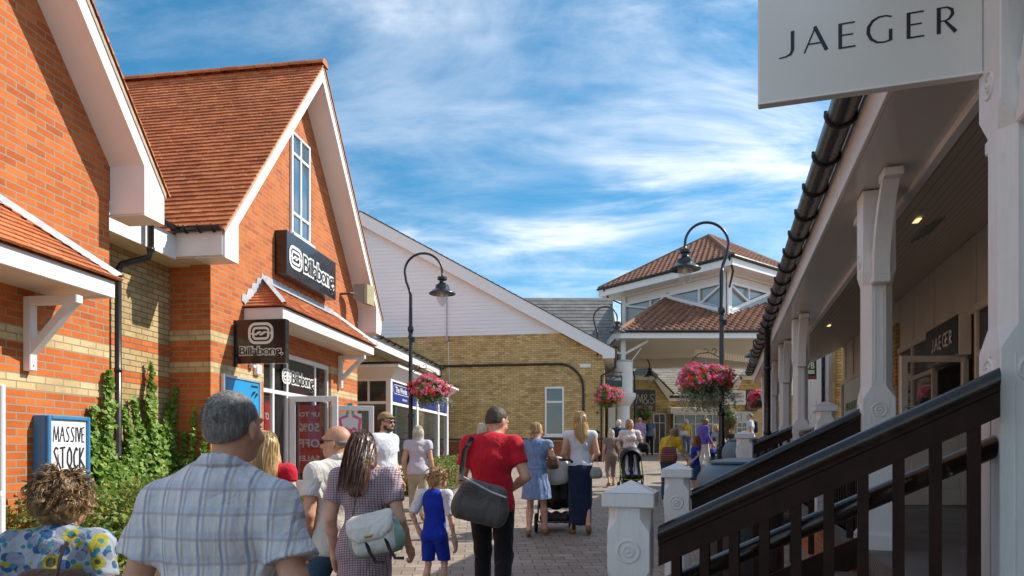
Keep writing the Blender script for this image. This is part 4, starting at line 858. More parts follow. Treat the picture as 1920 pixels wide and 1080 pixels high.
# ================================================================== arcade on the right
ac=thing('arcade_building','long white timber arcade with raised deck, gutter and shop fronts along the right','building',(FR@Vector((6,ra(2.2),0))).to_tuple()[:2]+(0,))
T0,T1=rt(-3),rt(18.5); DK=-.70
bx=lambda mb,t0,a0,z0,t1,a1,z1,bev=.0: mb.box((t0,ra(a0),z0),(t1,ra(a1),z1),bev)
simple('fascia_grey',(.78,.75,.72),.35,var=.03,scale=1.2,bmp=.03,dirt=((.40,.36,.31),.3),sc=(1,1,3))
simple('soffit_gloss',(.66,.62,.57),.16,var=.05,scale=1.0,bmp=.0,spec=.6)
m,nt,b=newmat('ceiling_boards',(.42,.38,.33),.4); uv=coord(nt,'UV'); s_=nd(nt,'ShaderNodeSeparateXYZ'); nt.links.new(uv,s_.inputs[0]); fr_=mth('FRACT',mth('MULTIPLY',s_.outputs[1],9,nt=nt),nt=nt); nt.links.new(mixc(nt,mth('GREATER_THAN',fr_,.88,nt=nt),(.66,.58,.50),(.32,.27,.23)),b.inputs['Base Color'])
mb=MBF(FR); bx(mb,T0,.87,1.88,T1,.90,2.20,.004)
for t in (rt(5),rt(9),rt(13)): bx(mb,t,.866,1.885,t+.005,.87,2.195)
mb.build('fascia',MT['fascia_grey'],ac)
mb=MBF(FR); bx(mb,T0,.90,1.88,T1,1.34,1.90); mb.build('soffit',MT['soffit_gloss'],ac)
mb=MBF(FR); bx(mb,T0,1.335,1.84,T1,1.40,1.93,.006); mb.build('ceiling_trim',MT['fascia_grey'],ac)
mb=MBF(FR); mb.prism([(T0,ra(1.39),1.90),(T1,ra(1.39),1.90),(T1,ra(3.22),2.74),(T0,ra(3.22),2.74)],(0,0,.03)); mb.build('ceiling',MT['ceiling_boards'],ac)
# downlights
simple('lamp_ring',(.3,.28,.25),.4,bmp=0)
m,nt,b=newmat('downlight_glow',(1,.8,.4),.4); b.inputs['Emission Color'].default_value=(1,.72,.3,1); b.inputs['Emission Strength'].default_value=.7
for Yq,aq in ((6.07,1.74),(11.2,1.77)):
    t=rt(Yq,aq); z=1.90+(aq-1.39)*.46
    for dt,nm,lit in((0,'downlight',1),): 
        mb=MBF(FR); bx(mb,t-.06,aq-.03,z-.012,t+.06,aq+.03,z-.002,.004); d=mb.build('downlight',MT['downlight_glow' if lit else 'lamp_ring'],ac)
mb=MBF(FR); t=rt(6.75,2.02); 
for k in range(4): bx(mb,t-.26,1.95+k*.05,1.90+(1.95+k*.05-1.39)*.46-.014,t+.26,1.975+k*.05,1.90+(1.975+k*.05-1.39)*.46-.004)
mb.build('ceiling_vent',MT['lamp_ring'],ac)
mb=MB(); R1=[FR@Vector(v) for v in((T0-.1,ra(.84),2.20),(T1+.1,ra(.84),2.20),(T1+.1,ra(6.2),4.65),(T0-.1,ra(6.2),4.65))]; tiles(mb,R1[1],R1[0],R1[3],R1[2],.33,.20,.025); mb.build('roof',MT['tile_slate'],ac)
gutter(ac,[(T1+.15,ra(.77),2.17),(T0,ra(.77),2.17)],FR,.085,step=.62)
mb=MBF(FR); t=rt(11.75,.82); mb.tube([(t,ra(.80),2.10),(t,ra(.80),-.8)],.055,12)
for z in (1.4,.3): mb.lathe([(.065,0),(.065,.06)],(t,ra(.8),z),12)
mb.build('downpipe',MT['black_plastic'],ac,smooth=True)
# deck
m,nt,b=newmat('deck_boards',(.10,.085,.07),.55); uv=coord(nt,'UV'); s_=nd(nt,'ShaderNodeSeparateXYZ'); nt.links.new(coord(nt),s_.inputs[0])
mp=nd(nt,'ShaderNodeMapping'); mp.inputs['Rotation'].default_value=(0,0,R_(17)); nt.links.new(uv,mp.inputs[0]); s2_=nd(nt,'ShaderNodeSeparateXYZ'); nt.links.new(mp.outputs[0],s2_.inputs[0])
fr_=mth('FRACT',mth('MULTIPLY',s2_.outputs[1],33,nt=nt),nt=nt); col=mixc(nt,mth('GREATER_THAN',fr_,.55,nt=nt),(.25,.215,.185),(.09,.078,.068)); nt.links.new(mixc(nt,1.0,col,ramp(nt,noise(nt,uv,2,6),[(.3,(.7,.7,.7)),(.7,(1.3,1.3,1.3))]),'MULTIPLY'),b.inputs['Base Color']); bump(nt,b,fr_,.3,.004)
mb=MBF(FR); bx(mb,T0,1.02,DK-.10,T1,3.4,DK); mb.build('deck',MT['deck_boards'],ac)
mb=MBF(FR); bx(mb,T0,1.04,-1.9,rt(2.3),1.20,DK-.1); mb.build('plinth_wall',MT['brick_red_left'],ac); mb=MBF(FR); bx(mb,rt(5.4),1.04,-1.9,rt(9.4),1.20,DK-.1); mb.build('plinth_wall',MT['brick_red_left'],ac); mb=MBF(FR); bx(mb,rt(12.3),1.04,-1.9,T1,1.20,DK-.1); mb.build('plinth_wall',MT['brick_red_left'],ac)
# posts
RP=[(.054,-.002),(.054,.004),(.050,.008),(.045,.008),(.041,.001),(.030,.001),(.028,.008),(.021,.010),(.018,.003),(.012,.003),(.009,.012),(.002,.014)]
def roundel(mb,fn,n=28):
    vs=[fn(r*math.cos(2*math.pi*k/n),r*math.sin(2*math.pi*k/n),d) for r,d in RP for k in range(n)]
    mb._a(vs,[(i*n+k,i*n+(k+1)%n,(i+1)*n+(k+1)%n,(i+1)*n+k) for i in range(len(RP)-1) for k in range(n)]+[tuple(range((len(RP)-1)*n,len(RP)*n))])
def post(Y,w=.215,bot=DK):
    c=FR@Vector((rt(Y),ra(1.13),0)); t=rt(Y); a=ra(1.13); h=w/2
    mb=MBF(FR); z0=bot; z1=1.87; ch=.03
    def seg(za,zb,w0,w1):   # octagon-ish section shaft
        vs=[]
        for z,w_,c_ in((za,*w0),(zb,*w1)):
            for sx,sy in((1,-1),(1,1),(-1,1),(-1,-1)):
                if sx*sy<0: vs+=[(t+sx*(w_-c_),a+sy*w_,z),(t+sx*w_,a+sy*(w_-c_),z)]
                else: vs+=[(t+sx*w_,a+sy*(w_-c_),z),(t+sx*(w_-c_),a+sy*w_,z)]
        mb._a(vs,[(k,(k+1)%8,(k+1)%8+8,k+8) for k in range(8)])
    # wide square base block, chamfer shoulder, slimmer chamfered shaft, block at the top
    wide=(h,.004); slim=(h-.012,.050); k_=lambda z:z
    seg(z0,z0+.10,(h+.02,.004),(h+.02,.004)); seg(z0+.10,z0+.13,(h+.02,.004),wide); seg(z0+.13,.38,wide,wide); seg(.38,.47,wide,slim); seg(.47,1.20,slim,slim); seg(1.20,1.29,slim,wide); seg(1.29,z1,wide,wide)
    # raised panel strips and roundels on the faces
    for sd in (1,-1):
        mb.box((t-sd*(h-.012)-sd*.004,a-.028,.52),(t-sd*(h-.012),a-.022,1.15)); mb.box((t-sd*(h-.012)-sd*.004,a+.022,.52),(t-sd*(h-.012),a+.028,1.15)); [mb.box((t-sd*h-sd*.003,a+q_,z0+.15),(t-sd*h,a+q_+.003,.36)) for q_ in (-.06,.06)]; mb.box((t-.02,a-h-.003,z0+.15),(t-.017,a-h,.36)) 
    p=mb.build('post',MT['grey_paint'],ac)
    for ux in ('t','a'):
        for zc_ in (.30,1.39):
            mb=MBF(FR); roundel(mb,(lambda x,y,d: (t-h-d,a+x,zc_+y)) if ux=='t' else (lambda x,y,d: (t+x,a-h-d,zc_+y))); mb.build('roundel',MT['grey_paint'],p)
    # curved braces along the beam
    for sd in (-1,1):
        mb=MBF(FR); P=[];n=10
        prof=[]
        for k in range(n+1):
            f=k/n; prof.append((h+.01+.30*f**2.2, z1-.62+.58*f))
        up=[(x+.02+.07*(1-f_),z) for (x,z),f_ in zip(prof,[k/n for k in range(n+1)])]
        outl=[(h-.005,z1-.66),(h+.085,z1-.66),(h+.085,z1-.58)]+[(x+.085,z) for x,z in prof[1:]]+[(h+.40,z1-.02),(h+.40,z1-.002),(h-.005+.25,z1-.002)]+[(x-.0,z+.03) for x,z in prof[::-1][1:]]
        L_=[];R__=[]
        for k in range(n+1):
            x,z=prof[k]; L_.append((x-.01 if k else h-.003,z)); R__.append((x+.075,z))
        for k in range(n):
            A_=[L_[k],R__[k],R__[k+1],L_[k+1]]; mb.prism([(t+sd*x,a-.05,z) for x,z in A_],(0,.10,0))
        mb.box((t+sd*(h-.003),a-.06,z1-.68),(t+sd*(h+.09),a+.06,z1-.62),.008); mb.box((t+sd*(h+.27),a-.06,z1-.06),(t+sd*(h+.43),a+.06,z1-.004),.006)
        mb.build('brace',MT['grey_paint'],p)
    return p
PY=[2.56,4.97,9.7,11.95,14.6,17.0]
for Y in PY: post(Y)
# back wall with shop fronts
mb=MBF(FR); AW=3.2
ts=rt(7.6,AW)
bx(mb,T0,AW,1.82,T1,AW+.12,2.80); bx(mb,T0,AW+.02,DK,rt(5.0,AW),AW+.12,1.82)
mb.build('upper_wall',MT['shop_paint'],ac)
mb=MBF(FR)
for Yq in (3,5,6.5,8.53,10.2,11.3,12.2,12.8,14,15.2,16.4,17.4): 
    t=rt(Yq,AW); bx(mb,t,AW-.03,1.84,t+.05,AW,2.70,.004)
bx(mb,T0,AW-.05,1.74,T1,AW,1.84,.01)
for Yq in (6.3,7.4,8.45,10.2,11.3,12.1): t=rt(Yq,AW); bx(mb,t,AW-.04,DK,t+.07,AW+.04,1.74,.006)
bx(mb,T0,AW-.03,1.18,rt(8.45,AW),AW+.02,1.25,.006); bx(mb,rt(10.2,AW),AW-.03,1.18,rt(12.1,AW),AW+.02,1.25,.006); bx(mb,T0,AW-.03,DK,rt(8.4,AW),AW+.03,-.22,.01); bx(mb,T0,AW-.05,-.22,rt(8.4,AW),AW-.02,-.17,.006); bx(mb,rt(7.5,AW)+.1,AW-.045,-.6,rt(8.4,AW)-.05,AW-.03,-.32,.006)
bx(mb,rt(10.3,AW),AW-.03,DK,rt(12.1,AW),AW+.03,-.1,.01)
mb.build('shopfront_frame',MT['shop_paint'],ac)
mb=MBF(FR); bx(mb,T0,AW+.0,-.2,rt(8.45,AW),AW+.01,1.74); bx(mb,rt(8.5,AW),AW+.0,1.2,rt(10.2,AW),AW+.01,1.74); bx(mb,rt(10.25,AW),AW,-.1,rt(12.1,AW),AW+.01,1.74); mb.build('shopfront_glass',MT['window_glass'],ac)
mb=MBF(FR); bx(mb,T0,AW+2.5,DK,T1,AW+2.6,2.0); bx(mb,T0,AW+.15,DK,T1,AW+2.5,DK+.01); bx(mb,T0,AW+.15,1.9,T1,AW+2.5,1.92); bx(mb,T1-.1,AW+.12,DK,T1,AW+2.5,1.92); bx(mb,T0,AW+.12,DK,T0+.1,AW+2.5,1.92); mb.build('interior',simple('interior_beige',(.42,.34,.24),.8,var=.5,scale=.8,bmp=0),ac)
mb=MBF(FR); bx(mb,rt(12.2,AW),AW-.07,DK,rt(12.75,AW),AW+.1,2.3); mb.build('brick_pier',MT['brick_yellow_plain'],ac); mb=MBF(FR); bx(mb,rt(18.1,AW),AW-.16,DK,rt(18.6,AW),AW+.1,2.72); mb.build('brick_pier',MT['brick_yellow_plain'],ac)
mb=MBF(FR); bx(mb,rt(12.8,AW),AW-.02,DK,rt(18,AW),AW+.02,.1); 
for Yq in (12.8,14.2,15.4,16.6,17.3,17.9): t=rt(Yq,AW); bx(mb,t,AW-.04,DK,t+.09,AW+.04,1.74)
mb.build('shopfront_frame',MT['white_paint'],ac)
mb=MBF(FR); bx(mb,rt(12.8,AW),AW+.0,.1,rt(18,AW),AW+.01,1.74); mb.build('shopfront_glass',MT['window_glass'],ac)
# far end beyond the arcade: white rendered wall with green sign
ew=thing('rendered_wall','white rendered end wall seen through the arcade posts','building',FR@Vector((rt(19.5),ra(4),-1)))
mb=MBF(FR); bx(mb,rt(18.7,2.95),2.95,-1.5,rt(25,3.0),3.2,2.9); mb.build('wall',MT['white_upvc'],ew); mb=MBF(FR); mb.tube([(rt(19.2,2.9),ra(2.88),2.7),(rt(19.2,2.9),ra(2.88),-.6)],.05,8); mb.build('downpipe',MT['black_plastic'],ew)
simple('sign_green',(.01,.05,.03),.4,bmp=0); simple('sign_red',(.5,.02,.05),.4,bmp=0); simple('letter_yellow',(.75,.70,.42),.4,bmp=0)
g_=thing('hanging_sign','dark green sign with cream letter and red stripe beyond the arcade posts','sign',px(1523,712,20.5))
for nm,mt,(x0,y0,x1,y1),dy in(('panel','sign_green',(1508,676,1531,711),0),('stripe','sign_red',(1509,706,1530,710),-.012),('stripe','letter_yellow',(1512,694,1527,701),-.012)):
    mb=MB(); p,q_=px(x0,y0,20.5),px(x1,y1,20.5); mb.box((p.x,20.5+dy,q_.z),(q_.x,20.54+dy,p.z)); mb.build(nm,MT[mt],g_)
mb=MB(); add_text(mb,plane_mat(px(1511,691,20.48),Ux),'VB',.27,width=.26,extrude=.003,offset=.006); mb.build('lettering',MT['letter_yellow'],g_)
# ---- black box sign JAEGER over the shop door, and open door
js=thing('shop_sign','black box sign with pale letters above the open shop door on the arcade','sign',FR@Vector((rt(9.3,3.1),ra(3.0),1.2)))
mb=MBF(FR); t0=rt(8.72,3.05); t1=rt(10.1,3.05); bx(mb,t0,3.04,1.24,t1,3.19,1.77,.006); mb.build('sign_box',MT['shop_paint'],js); mb=MBF(FR); bx(mb,t0+.01,3.03,1.25,t1-.01,3.04,1.76); mb.build('sign_face',MT['sign_black'],js)
A3=(Vector(FR.col[0][:3])).normalized()
mb=MB(); PMj=plane_mat(FR@Vector((t1-.30,ra(3.028),1.42)),-A3); 
hand(mb,PMj,'JAEGER',.0,.0,.18,.030,sp=.28,total=.92); mb.build('lettering',MT['letter_white'],js)
od=thing('shop_door','cream glazed shop door standing open on the arcade deck','door',FR@Vector((rt(8.9,3.0),ra(2.9),DK)))
def frontal2(root,x0,x1,y0,y1,Y,fr,lower,mat='shop_paint'):
    p,q_=px(x0,y0,Y),px(x1,y1,Y); w=fr; mb=MB(); zl=p.z-(p.z-q_.z)*lower
    mb.box((p.x,Y-.025,q_.z),(p.x+w,Y+.025,p.z),.006); mb.box((q_.x-w,Y-.025,q_.z),(q_.x,Y+.025,p.z),.006); mb.box((p.x+w,Y-.024,p.z-w),(q_.x-w,Y+.024,p.z),.006); mb.box((p.x+w,Y-.024,q_.z),(q_.x-w,Y+.024,zl),.006)
    mb.box((p.x+w+.05,Y-.034,q_.z+.22),(q_.x-w-.05,Y-.024,zl-.08),.006); mb.box((p.x+w+.02,Y-.03,q_.z+.12),(q_.x-w-.02,Y-.024,q_.z+.14)); mb.build('door_frame',MT[mat],root)
    g=MB(); g.box((p.x+w-.01,Y-.005,zl-.01),(q_.x-w+.01,Y+.005,p.z-w+.01)); g.build('pane',MT['clear_glass'],root)
frontal2(od,1688,1815,667,947,8.9,.085,.44)
mb=MB(); p=px(1697,763,8.86); mb.tube([p,p+Vector((0,-.06,0)),p+Vector((.10,-.06,0))],.011,8); mb.build('handle',MT['grey_metal'],od,smooth=True)
gs=thing('small_shop','cream display window frame with pale green lettered glass farther along the arcade','shopfront',FR@Vector((rt(16.6,3.1),ra(3.0),DK)))
mb=MBF(FR); bx(mb,rt(15.0,3.12),3.1,.5,rt(17.2,3.12),3.13,1.7); mb.build('window_board',simple('pale_green',(.55,.62,.54),.4,bmp=0),gs)
mb=MB(); add_text(mb,plane_mat(FR@Vector((rt(16.9,3.09),ra(3.09),1.0)),-A3),'PEN & SOUTHY',.28,width=1.5,extrude=.002); mb.build('lettering',simple('dark_green',(.05,.12,.07),.5,bmp=0),gs)
# ================================================================== JAEGER projecting sign on post one
L1=lambda L,z,k=0: Vector((1.94-.9562*L+k*.2926,2.66+.2926*L+k*.9562,ZC+z))
u_=Vector((.9562,-.2926,0)); jh=thing('hanging_sign','large white projecting sign with thin black letters, bolted to the near arcade post','sign',L1(.5,1.46))
FJ=frame(L1(0,0),(-.9562,.2926),(.2926,.9562))
m,nt,b=newmat('sign_cream',(.72,.70,.66),.35); nt.links.new(ramp(nt,noise(nt,coord(nt),1.5,5),[(.3,(.72,.70,.66)),(.7,(.77,.75,.71))]),b.inputs['Base Color'])
mb=MBF(FJ); mb.box((.105,-.05,1.468),(.925,.004,2.2),.005); mb.build('sign_panel',MT['sign_cream'],jh)
mb=MBF(FJ); mb.box((.102,-.053,1.464),(.928,-.046,1.474),.002); mb.build('sign_trim',MT['white_paint'],jh)
mb=MBF(FJ); mb.box((.02,-.045,1.50),(.03,.06,2.1),.002); mb.box((.03,-.02,1.49),(.10,.0,1.53),.004); mb.box((.03,-.02,1.95),(.10,.0,1.99),.004); mb.box((.0,-.06,1.44),(.035,.06,1.50),.004)
mb.build('mounting_plate',MT['white_paint'],jh)
mb=MBF(FJ)
for z in (1.56,1.72,1.88,2.02):
    for o in (-.03,): mb.lathe([(.012,0),(.012,.006)],(0,0,0),12) if False else mb.tube([(.03,o,z),(.038,o,z)],.011,8)
mb.build('bolt',MT['grey_metal'],jh)
mb=MB(); PMs=plane_mat(FJ@Vector((.925,-.0505,0)),u_)
LT={'J':[[(.30,1,.13),(.30,.25,.13),(.26,.08,.10),(.14,0,.06),(0,-.02,.05)]],
'A':[[(0,0,.06),(.40,1,.06)],[(.36,1,.13),(.78,0,.13)],[(.14,.33,.055),(.62,.33,.055)]],
'E':[[(.06,0,.13),(.06,1,.13)],[(.06,.97,.06),(.56,.97,.06)],[(.06,.52,.055),(.50,.52,.055)],[(.06,.03,.06),(.58,.03,.06)]],
'G':[[(.86,.93,.06),(.66,1,.055),(.42,.99,.07),(.2,.87,.10),(.07,.66,.125),(.05,.42,.13),(.15,.18,.11),(.36,.02,.075),(.6,-.01,.06),(.86,.05,.07)],[(.82,.46,.12),(.82,.03,.12)]],
'R':[[(.06,0,.13),(.06,1,.13)],[(.06,.97,.055),(.36,.97,.06),(.54,.86,.11),(.56,.68,.12),(.44,.52,.08),(.3,.47,.05),(.08,.47,.045)],[(.28,.47,.08),(.68,0,.14)]]}
# letters placed at the photographed spacing along the sign
Zb=lambda x,y,L:(847-y)/1280*(2.66-.0483+.2926*L)
for ch,x0,x1,yb in (('J',1461,1486,107),('A',1508,1550,97),('E',1572,1604,90),('G',1625,1672,80),('E',1700,1733,71),('R',1757,1792,62)):
    def Lof(x): k=(x-960)/1280; return (1.94-.0148-k*(2.66-.0483))/(.9562+k*.2926)
    La,Lb=Lof(x0),Lof(x1); w=(La-Lb); z0=Zb(0,yb,(La+Lb)/2); h=.092; gl_=LT[ch]; mxx=max(p[0] for l in gl_ for p in l)
    h=.104; lines=[[(.925-La+p[0]/mxx*w,z0+p[1]*h,p[2]*h*1.05) for p in l] for l in gl_]; strokes(mb,PMs,lines,.01,.001)
mb.build('lettering',MT['ink'],jh)
# ================================================================== stairs, newels, rails
m,nt,b=newmat('dark_stain',(.03,.017,.012),.30,0,.5,.25); v=coord(nt)
w1=noise(nt,v,9,6,.65,.2,sc=(1,1,1)); nt.links.new(mixc(nt,ramp(nt,w1,[(.56,(0,0,0)),(.74,(.8,.8,.8))]),(.020,.011,.008),(.085,.056,.036)),b.inputs['Base Color']); nt.links.new(mth('ADD',mth('MULTIPLY',w1,.35,nt=nt),.12,nt=nt),b.inputs['Roughness']); bump(nt,b,noise(nt,v,60,4,sc=(.3,1,1)),.25,.003)
simple('dark_board',(.030,.0155,.011),.6,var=.3,scale=10,bmp=.3,spec=.12)
for nm_ in ('grey_paint',):
    nt=MT[nm_].node_tree; b=nt.nodes['Principled BSDF']; v=coord(nt); g1=noise(nt,v,14,8,.7,.3,sc=(6,6,.35)); dr=ramp(nt,noise(nt,v,3.5,8,.7,.5,sc=(1,1,.5)),[(.60,(1,1,1)),(.85,(.78,.75,.70))]); old=b.inputs['Base Color'].links[0].from_socket
    nt.links.new(mixc(nt,1.0,mixc(nt,1.0,old,dr,'MULTIPLY'),ramp(nt,g1,[(.35,(.94,.935,.93)),(.6,(1,1,1))]),'MULTIPLY'),b.inputs['Base Color']); bump(nt,b,g1,.45,.004)
def newel(c,zg,ztop,label,w=.215,group='white newel posts of the arcade steps'):
    n=thing('newel_post',label,'newel post',c.to_tuple()[:2]+(zg,),rz=-math.atan(.306)); F=MATW[n.name]@Matrix.Translation((0,0,-zg)); h=w/2
    mb=MB(); mb.M=F; zc_=ztop-.115
    def seg(za,zb,w0,w1,mb=mb):
        vs=[]
        for z,w_,c_ in((za,*w0),(zb,*w1)):
            for sx,sy in((1,-1),(1,1),(-1,1),(-1,-1)):
                if sx*sy<0: vs+=[(sx*(w_-c_),sy*w_,z),(sx*w_,sy*(w_-c_),z)]
                else: vs+=[(sx*w_,sy*(w_-c_),z),(sx*(w_-c_),sy*w_,z)]
        mb._a(vs,[(k,(k+1)%8,(k+1)%8+8,k+8) for k in range(8)])
    W_=(h,.003); Sl=(h-.002,.040)
    seg(zg,zg+.25,W_,W_); seg(zg+.25,zg+.31,W_,Sl) ; seg(zg+.31,zc_-.34,Sl,Sl); seg(zc_-.34,zc_-.28,Sl,W_); seg(zc_-.28,zc_-.11,W_,W_); seg(zc_-.11,zc_-.055,W_,Sl); seg(zc_-.055,zc_,Sl,Sl)
    for s in (-1,1):
        for x in (-.045,.045):
            mb.box((x-.0015,s*h-.001,zg+.1),(x+.0015,s*(h+.0015),zc_)); mb.box((s*h-.001,x-.0015,zg+.1),(s*(h+.0015),x+.0015,zc_))
    mb.build('shaft',MT['grey_paint'],n)
    mb=MB(); mb.M=F; e=h+.022; mb.box((-e,-e,zc_-.002),(e,e,zc_+.062),.005); mb._a([(-e,-e,zc_+.062),(e,-e,zc_+.062),(e,e,zc_+.062),(-e,e,zc_+.062),(0,0,ztop)],[(0,1,4),(1,2,4),(2,3,4),(3,0,4)]); mb.build('cap',MT['grey_paint'],n)
    for s,ax in ((-1,'y'),(-1,'x'),(1,'y')):
        mb=MB(); mb.M=F; zz=zc_-.195; roundel(mb,(lambda x,y,d: (x,s*(h+d),zz+y)) if ax=='y' else (lambda x,y,d: (s*(h+d),x,zz+y)))
        mb.build('roundel',MT['grey_paint'],n)
    return n
def rail_run(name,label,p0,p1,low0,low1,nb,group=None,inner=True,rad=.038,side=1):
    """handrail p0->p1 (tops), square section under it, balusters down to the string low0->low1"""
    r=thing(name,label,'railing',((p0.x+p1.x)/2,(p0.y+p1.y)/2,min(low0.z,low1.z)),group=group)
    d=(p1-p0); u=d.normalized(); s=Vector((u.y,-u.x,0)).normalized(); up=Vector((0,0,1.05))
    mb=MB(); prof=[]; n=14
    for k in range(n): g=2*math.pi*k/n; prof.append((rad*1.12*math.cos(g),rad*math.sin(g)))
    vs=[];cs=[p0-u*.0,p1]
    for c in cs:
        for x,y in prof: vs.append(tuple(c+s*x+up*(y-rad)))
    mb._a(vs,[(k,(k+1)%n,(k+1)%n+n,k+n) for k in range(n)]+[tuple(range(n)),tuple(range(n,2*n))])
    mb.build('handrail',MT['dark_stain'],r,auto=50)
    mb=MB(); sec=[(-.030,-.060),(.030,-.060),(.030,-.078),(.024,-.084),(.024,-.170),(-.024,-.170),(-.024,-.084),(-.030,-.078)]; m8=len(sec)
    vs=[tuple(c+s*x+up*y) for c in cs for x,y in sec]; mb._a(vs,[(k,(k+1)%m8,(k+1)%m8+m8,k+m8) for k in range(m8)]+[tuple(range(m8)),tuple(range(m8,2*m8))]); mb.build('top_rail',MT['dark_board'],r)
    for k in range(nb):
        f=(k+.62)/(nb+.25); a=p0.lerp(p1,f)-Vector((0,0,.15)); b_=low0.lerp(low1,f); mb=MB(); h=.0195
        us=Vector((u.x,u.y,0)).normalized()*h; ss=s*h; mb.prism([tuple(b_-us-ss),tuple(b_+us-ss),tuple(b_+us+ss),tuple(b_-us+ss)],(0,0,a.z-b_.z)); mb.build('baluster',MT['dark_board'],r)
    if inner:
        mb=MB(); o_=s*-side*.10-Vector((0,0,.285)); mb.tube([p0+o_-u*-.02,p1+o_+u*.02],  .040,14); 
        for f in (.12,.88): q_=p0.lerp(p1,f)+o_; mb.tube([q_,q_-s*-side*.10+Vector((0,0,-.02))],.012,8)
        mb.build('lower_handrail',MT['dark_stain'],r,smooth=True)
    mb=MB(); uu=Vector((low1-low0)).normalized(); mb.prism([tuple(low0-Vector((0,0,.02))-s*.02),tuple(low1-Vector((0,0,.02))-s*.02),tuple(low1-Vector((0,0,.24))-s*.02),tuple(low0-Vector((0,0,.24))-s*.02)],tuple(s*.04)); mb.build('string_board',MT['dark_board'],r)
    return r
V=Vector
nA=px(1183,900,3.09); nB=px(1270,867,5.38); nC=px(1395.5,807,9.92)
newel(nA,G(3)-.02,nA.z,'nearest white newel post with pyramid cap, at the foot of the near handrail',w=.186)
newel(nB,G(5.4)-.02,nB.z,'white newel post with pyramid cap behind and right of the nearest one',w=.19)
newel(nC,G(9.9)-.02,nC.z,'small far white newel post beside the two rounded grey bins',w=.215)
nD=px(1547,752,7.5); newel(nD,ZC+DK,nD.z,'white newel post standing on the deck between the two slender arcade posts',w=.19)
def P_at(x,y,Y): return px(x,y,Y)
pA0=P_at(1237,984,2.99); pA1=P_at(1873,689,2.45)
rail_run('stair_railing','nearest dark brown stair railing climbing to the big right hand post',pA0,pA1,V((pA0.x,pA0.y,pA0.z-.92)),V((pA1.x,pA1.y,pA1.z-.95)),10)
pB0=P_at(1297,918,5.33); pB1=P_at(1616,763,4.99)
rail_run('stair_railing','second dark stair railing, from the second newel post to the wide arcade post',pB0,pB1,V((pB0.x,pB0.y,pB0.z-.9)),V((pB1.x,pB1.y,pB1.z-.92)),9,side=-1)
pC0=P_at(1413,829,9.88); pC1=P_at(1487.5,797,9.72)
rail_run('stair_railing','third dark stair railing, by the far newel post',pC0,pC1,V((pC0.x,pC0.y,pC0.z-.85)),V((pC1.x,pC1.y,pC1.z-.9)),5,inner=False)
pD0=P_at(1405,829,12.1); pD1=P_at(1462,805,11.98)
rail_run('stair_railing','farthest dark stair railing, partly hidden behind the third',pD0,pD1,V((pD0.x,pD0.y,pD0.z-.85)),V((pD1.x,pD1.y,pD1.z-.9)),5,inner=False)
# level balustrades along the deck edge
def lvl(Ya,Yb,nb,label): 
    a=FR@V((rt(Ya),ra(1.13),.30)); b_=FR@V((rt(Yb),ra(1.13),.30)); rail_run('balustrade',label,a,b_,V((a.x,a.y,ZC+DK+.02)),V((b_.x,b_.y,ZC+DK+.02)),nb,inner=False)
lvl(5.12,7.38,16,'dark balustrade along the deck edge before the deck newel post'); lvl(7.62,9.55,14,'dark balustrade along the deck edge beyond the deck newel post'); lvl(12.1,17,30,'dark balustrade at the far end of the deck')
# steps
st=thing('steps','dark boarded steps climbing from the paving to the arcade deck between the near railings','steps',FR@V((rt(3.9),ra(.4),-1.5)))
for k in range(5):
    mb=MBF(FR); z=DK-.165*(k+1)+.0; a0=1.05-.28*(k+1); bx(mb,rt(2.66,1.13)+.12,a0,z-.04,rt(4.97,1.13)-.12,a0+.30,z); bx(mb,rt(2.66,1.13)+.12,a0+.27,z-.01,rt(4.97,1.13)-.12,a0+.29,z+.165-.04); mb.build('step',MT['deck_boards'],st)
st2=thing('steps','dark boarded steps to the deck beside the rounded grey bins','steps',FR@V((rt(10.8),ra(.6),-1.2)))
for k in range(3):
    mb=MBF(FR); z=DK-.15*(k+1); a0=1.05-.26*(k+1); bx(mb,rt(9.7)+.12,a0,z-.04,rt(11.95)-.12,a0+.28,z); mb.build('step',MT['deck_boards'],st2)
# ================================================================== leaves and flowers
def leafmat(name,cols,rough=.5):
    m,nt,b=newmat(name,cols[0],rough); c=ramp(nt,island(nt),[(i/(len(cols)-1),x) for i,x in enumerate(cols)]); nt.links.new(c,b.inputs['Base Color'])
    tr=nd(nt,'ShaderNodeBsdfTranslucent'); nt.links.new(c,tr.inputs[0]); ms=nd(nt,'ShaderNodeMixShader'); ms.inputs[0].default_value=.30; o=nt.nodes['Material Output']; nt.links.new(b.outputs[0],ms.inputs[1]); nt.links.new(tr.outputs[0],ms.inputs[2]); nt.links.new(ms.outputs[0],o.inputs[0]); return m
leafmat('ivy_leaf',[(.08,.17,.015),(.17,.30,.035),(.26,.42,.06),(.12,.22,.025),(.40,.50,.11)])
leafmat('hedge_leaf',[(.07,.15,.02),(.15,.25,.035),(.26,.34,.06),(.30,.24,.07),(.10,.18,.025)])
leafmat('basket_leaf',[(.05,.12,.02),(.10,.20,.03),(.16,.26,.05),(.22,.28,.06)])
leafmat('silver_leaf',[(.24,.28,.20),(.40,.43,.34),(.16,.22,.12),(.50,.52,.44)])
leafmat('petal_pink',[(.85,.14,.36),(.90,.30,.52),(.78,.07,.26),(.92,.48,.66)])
leafmat('petal_red',[(.85,.02,.02),(.90,.08,.03),(.75,.015,.03)])
simple('stem_brown',(.09,.055,.03),.8,bmp=.3)
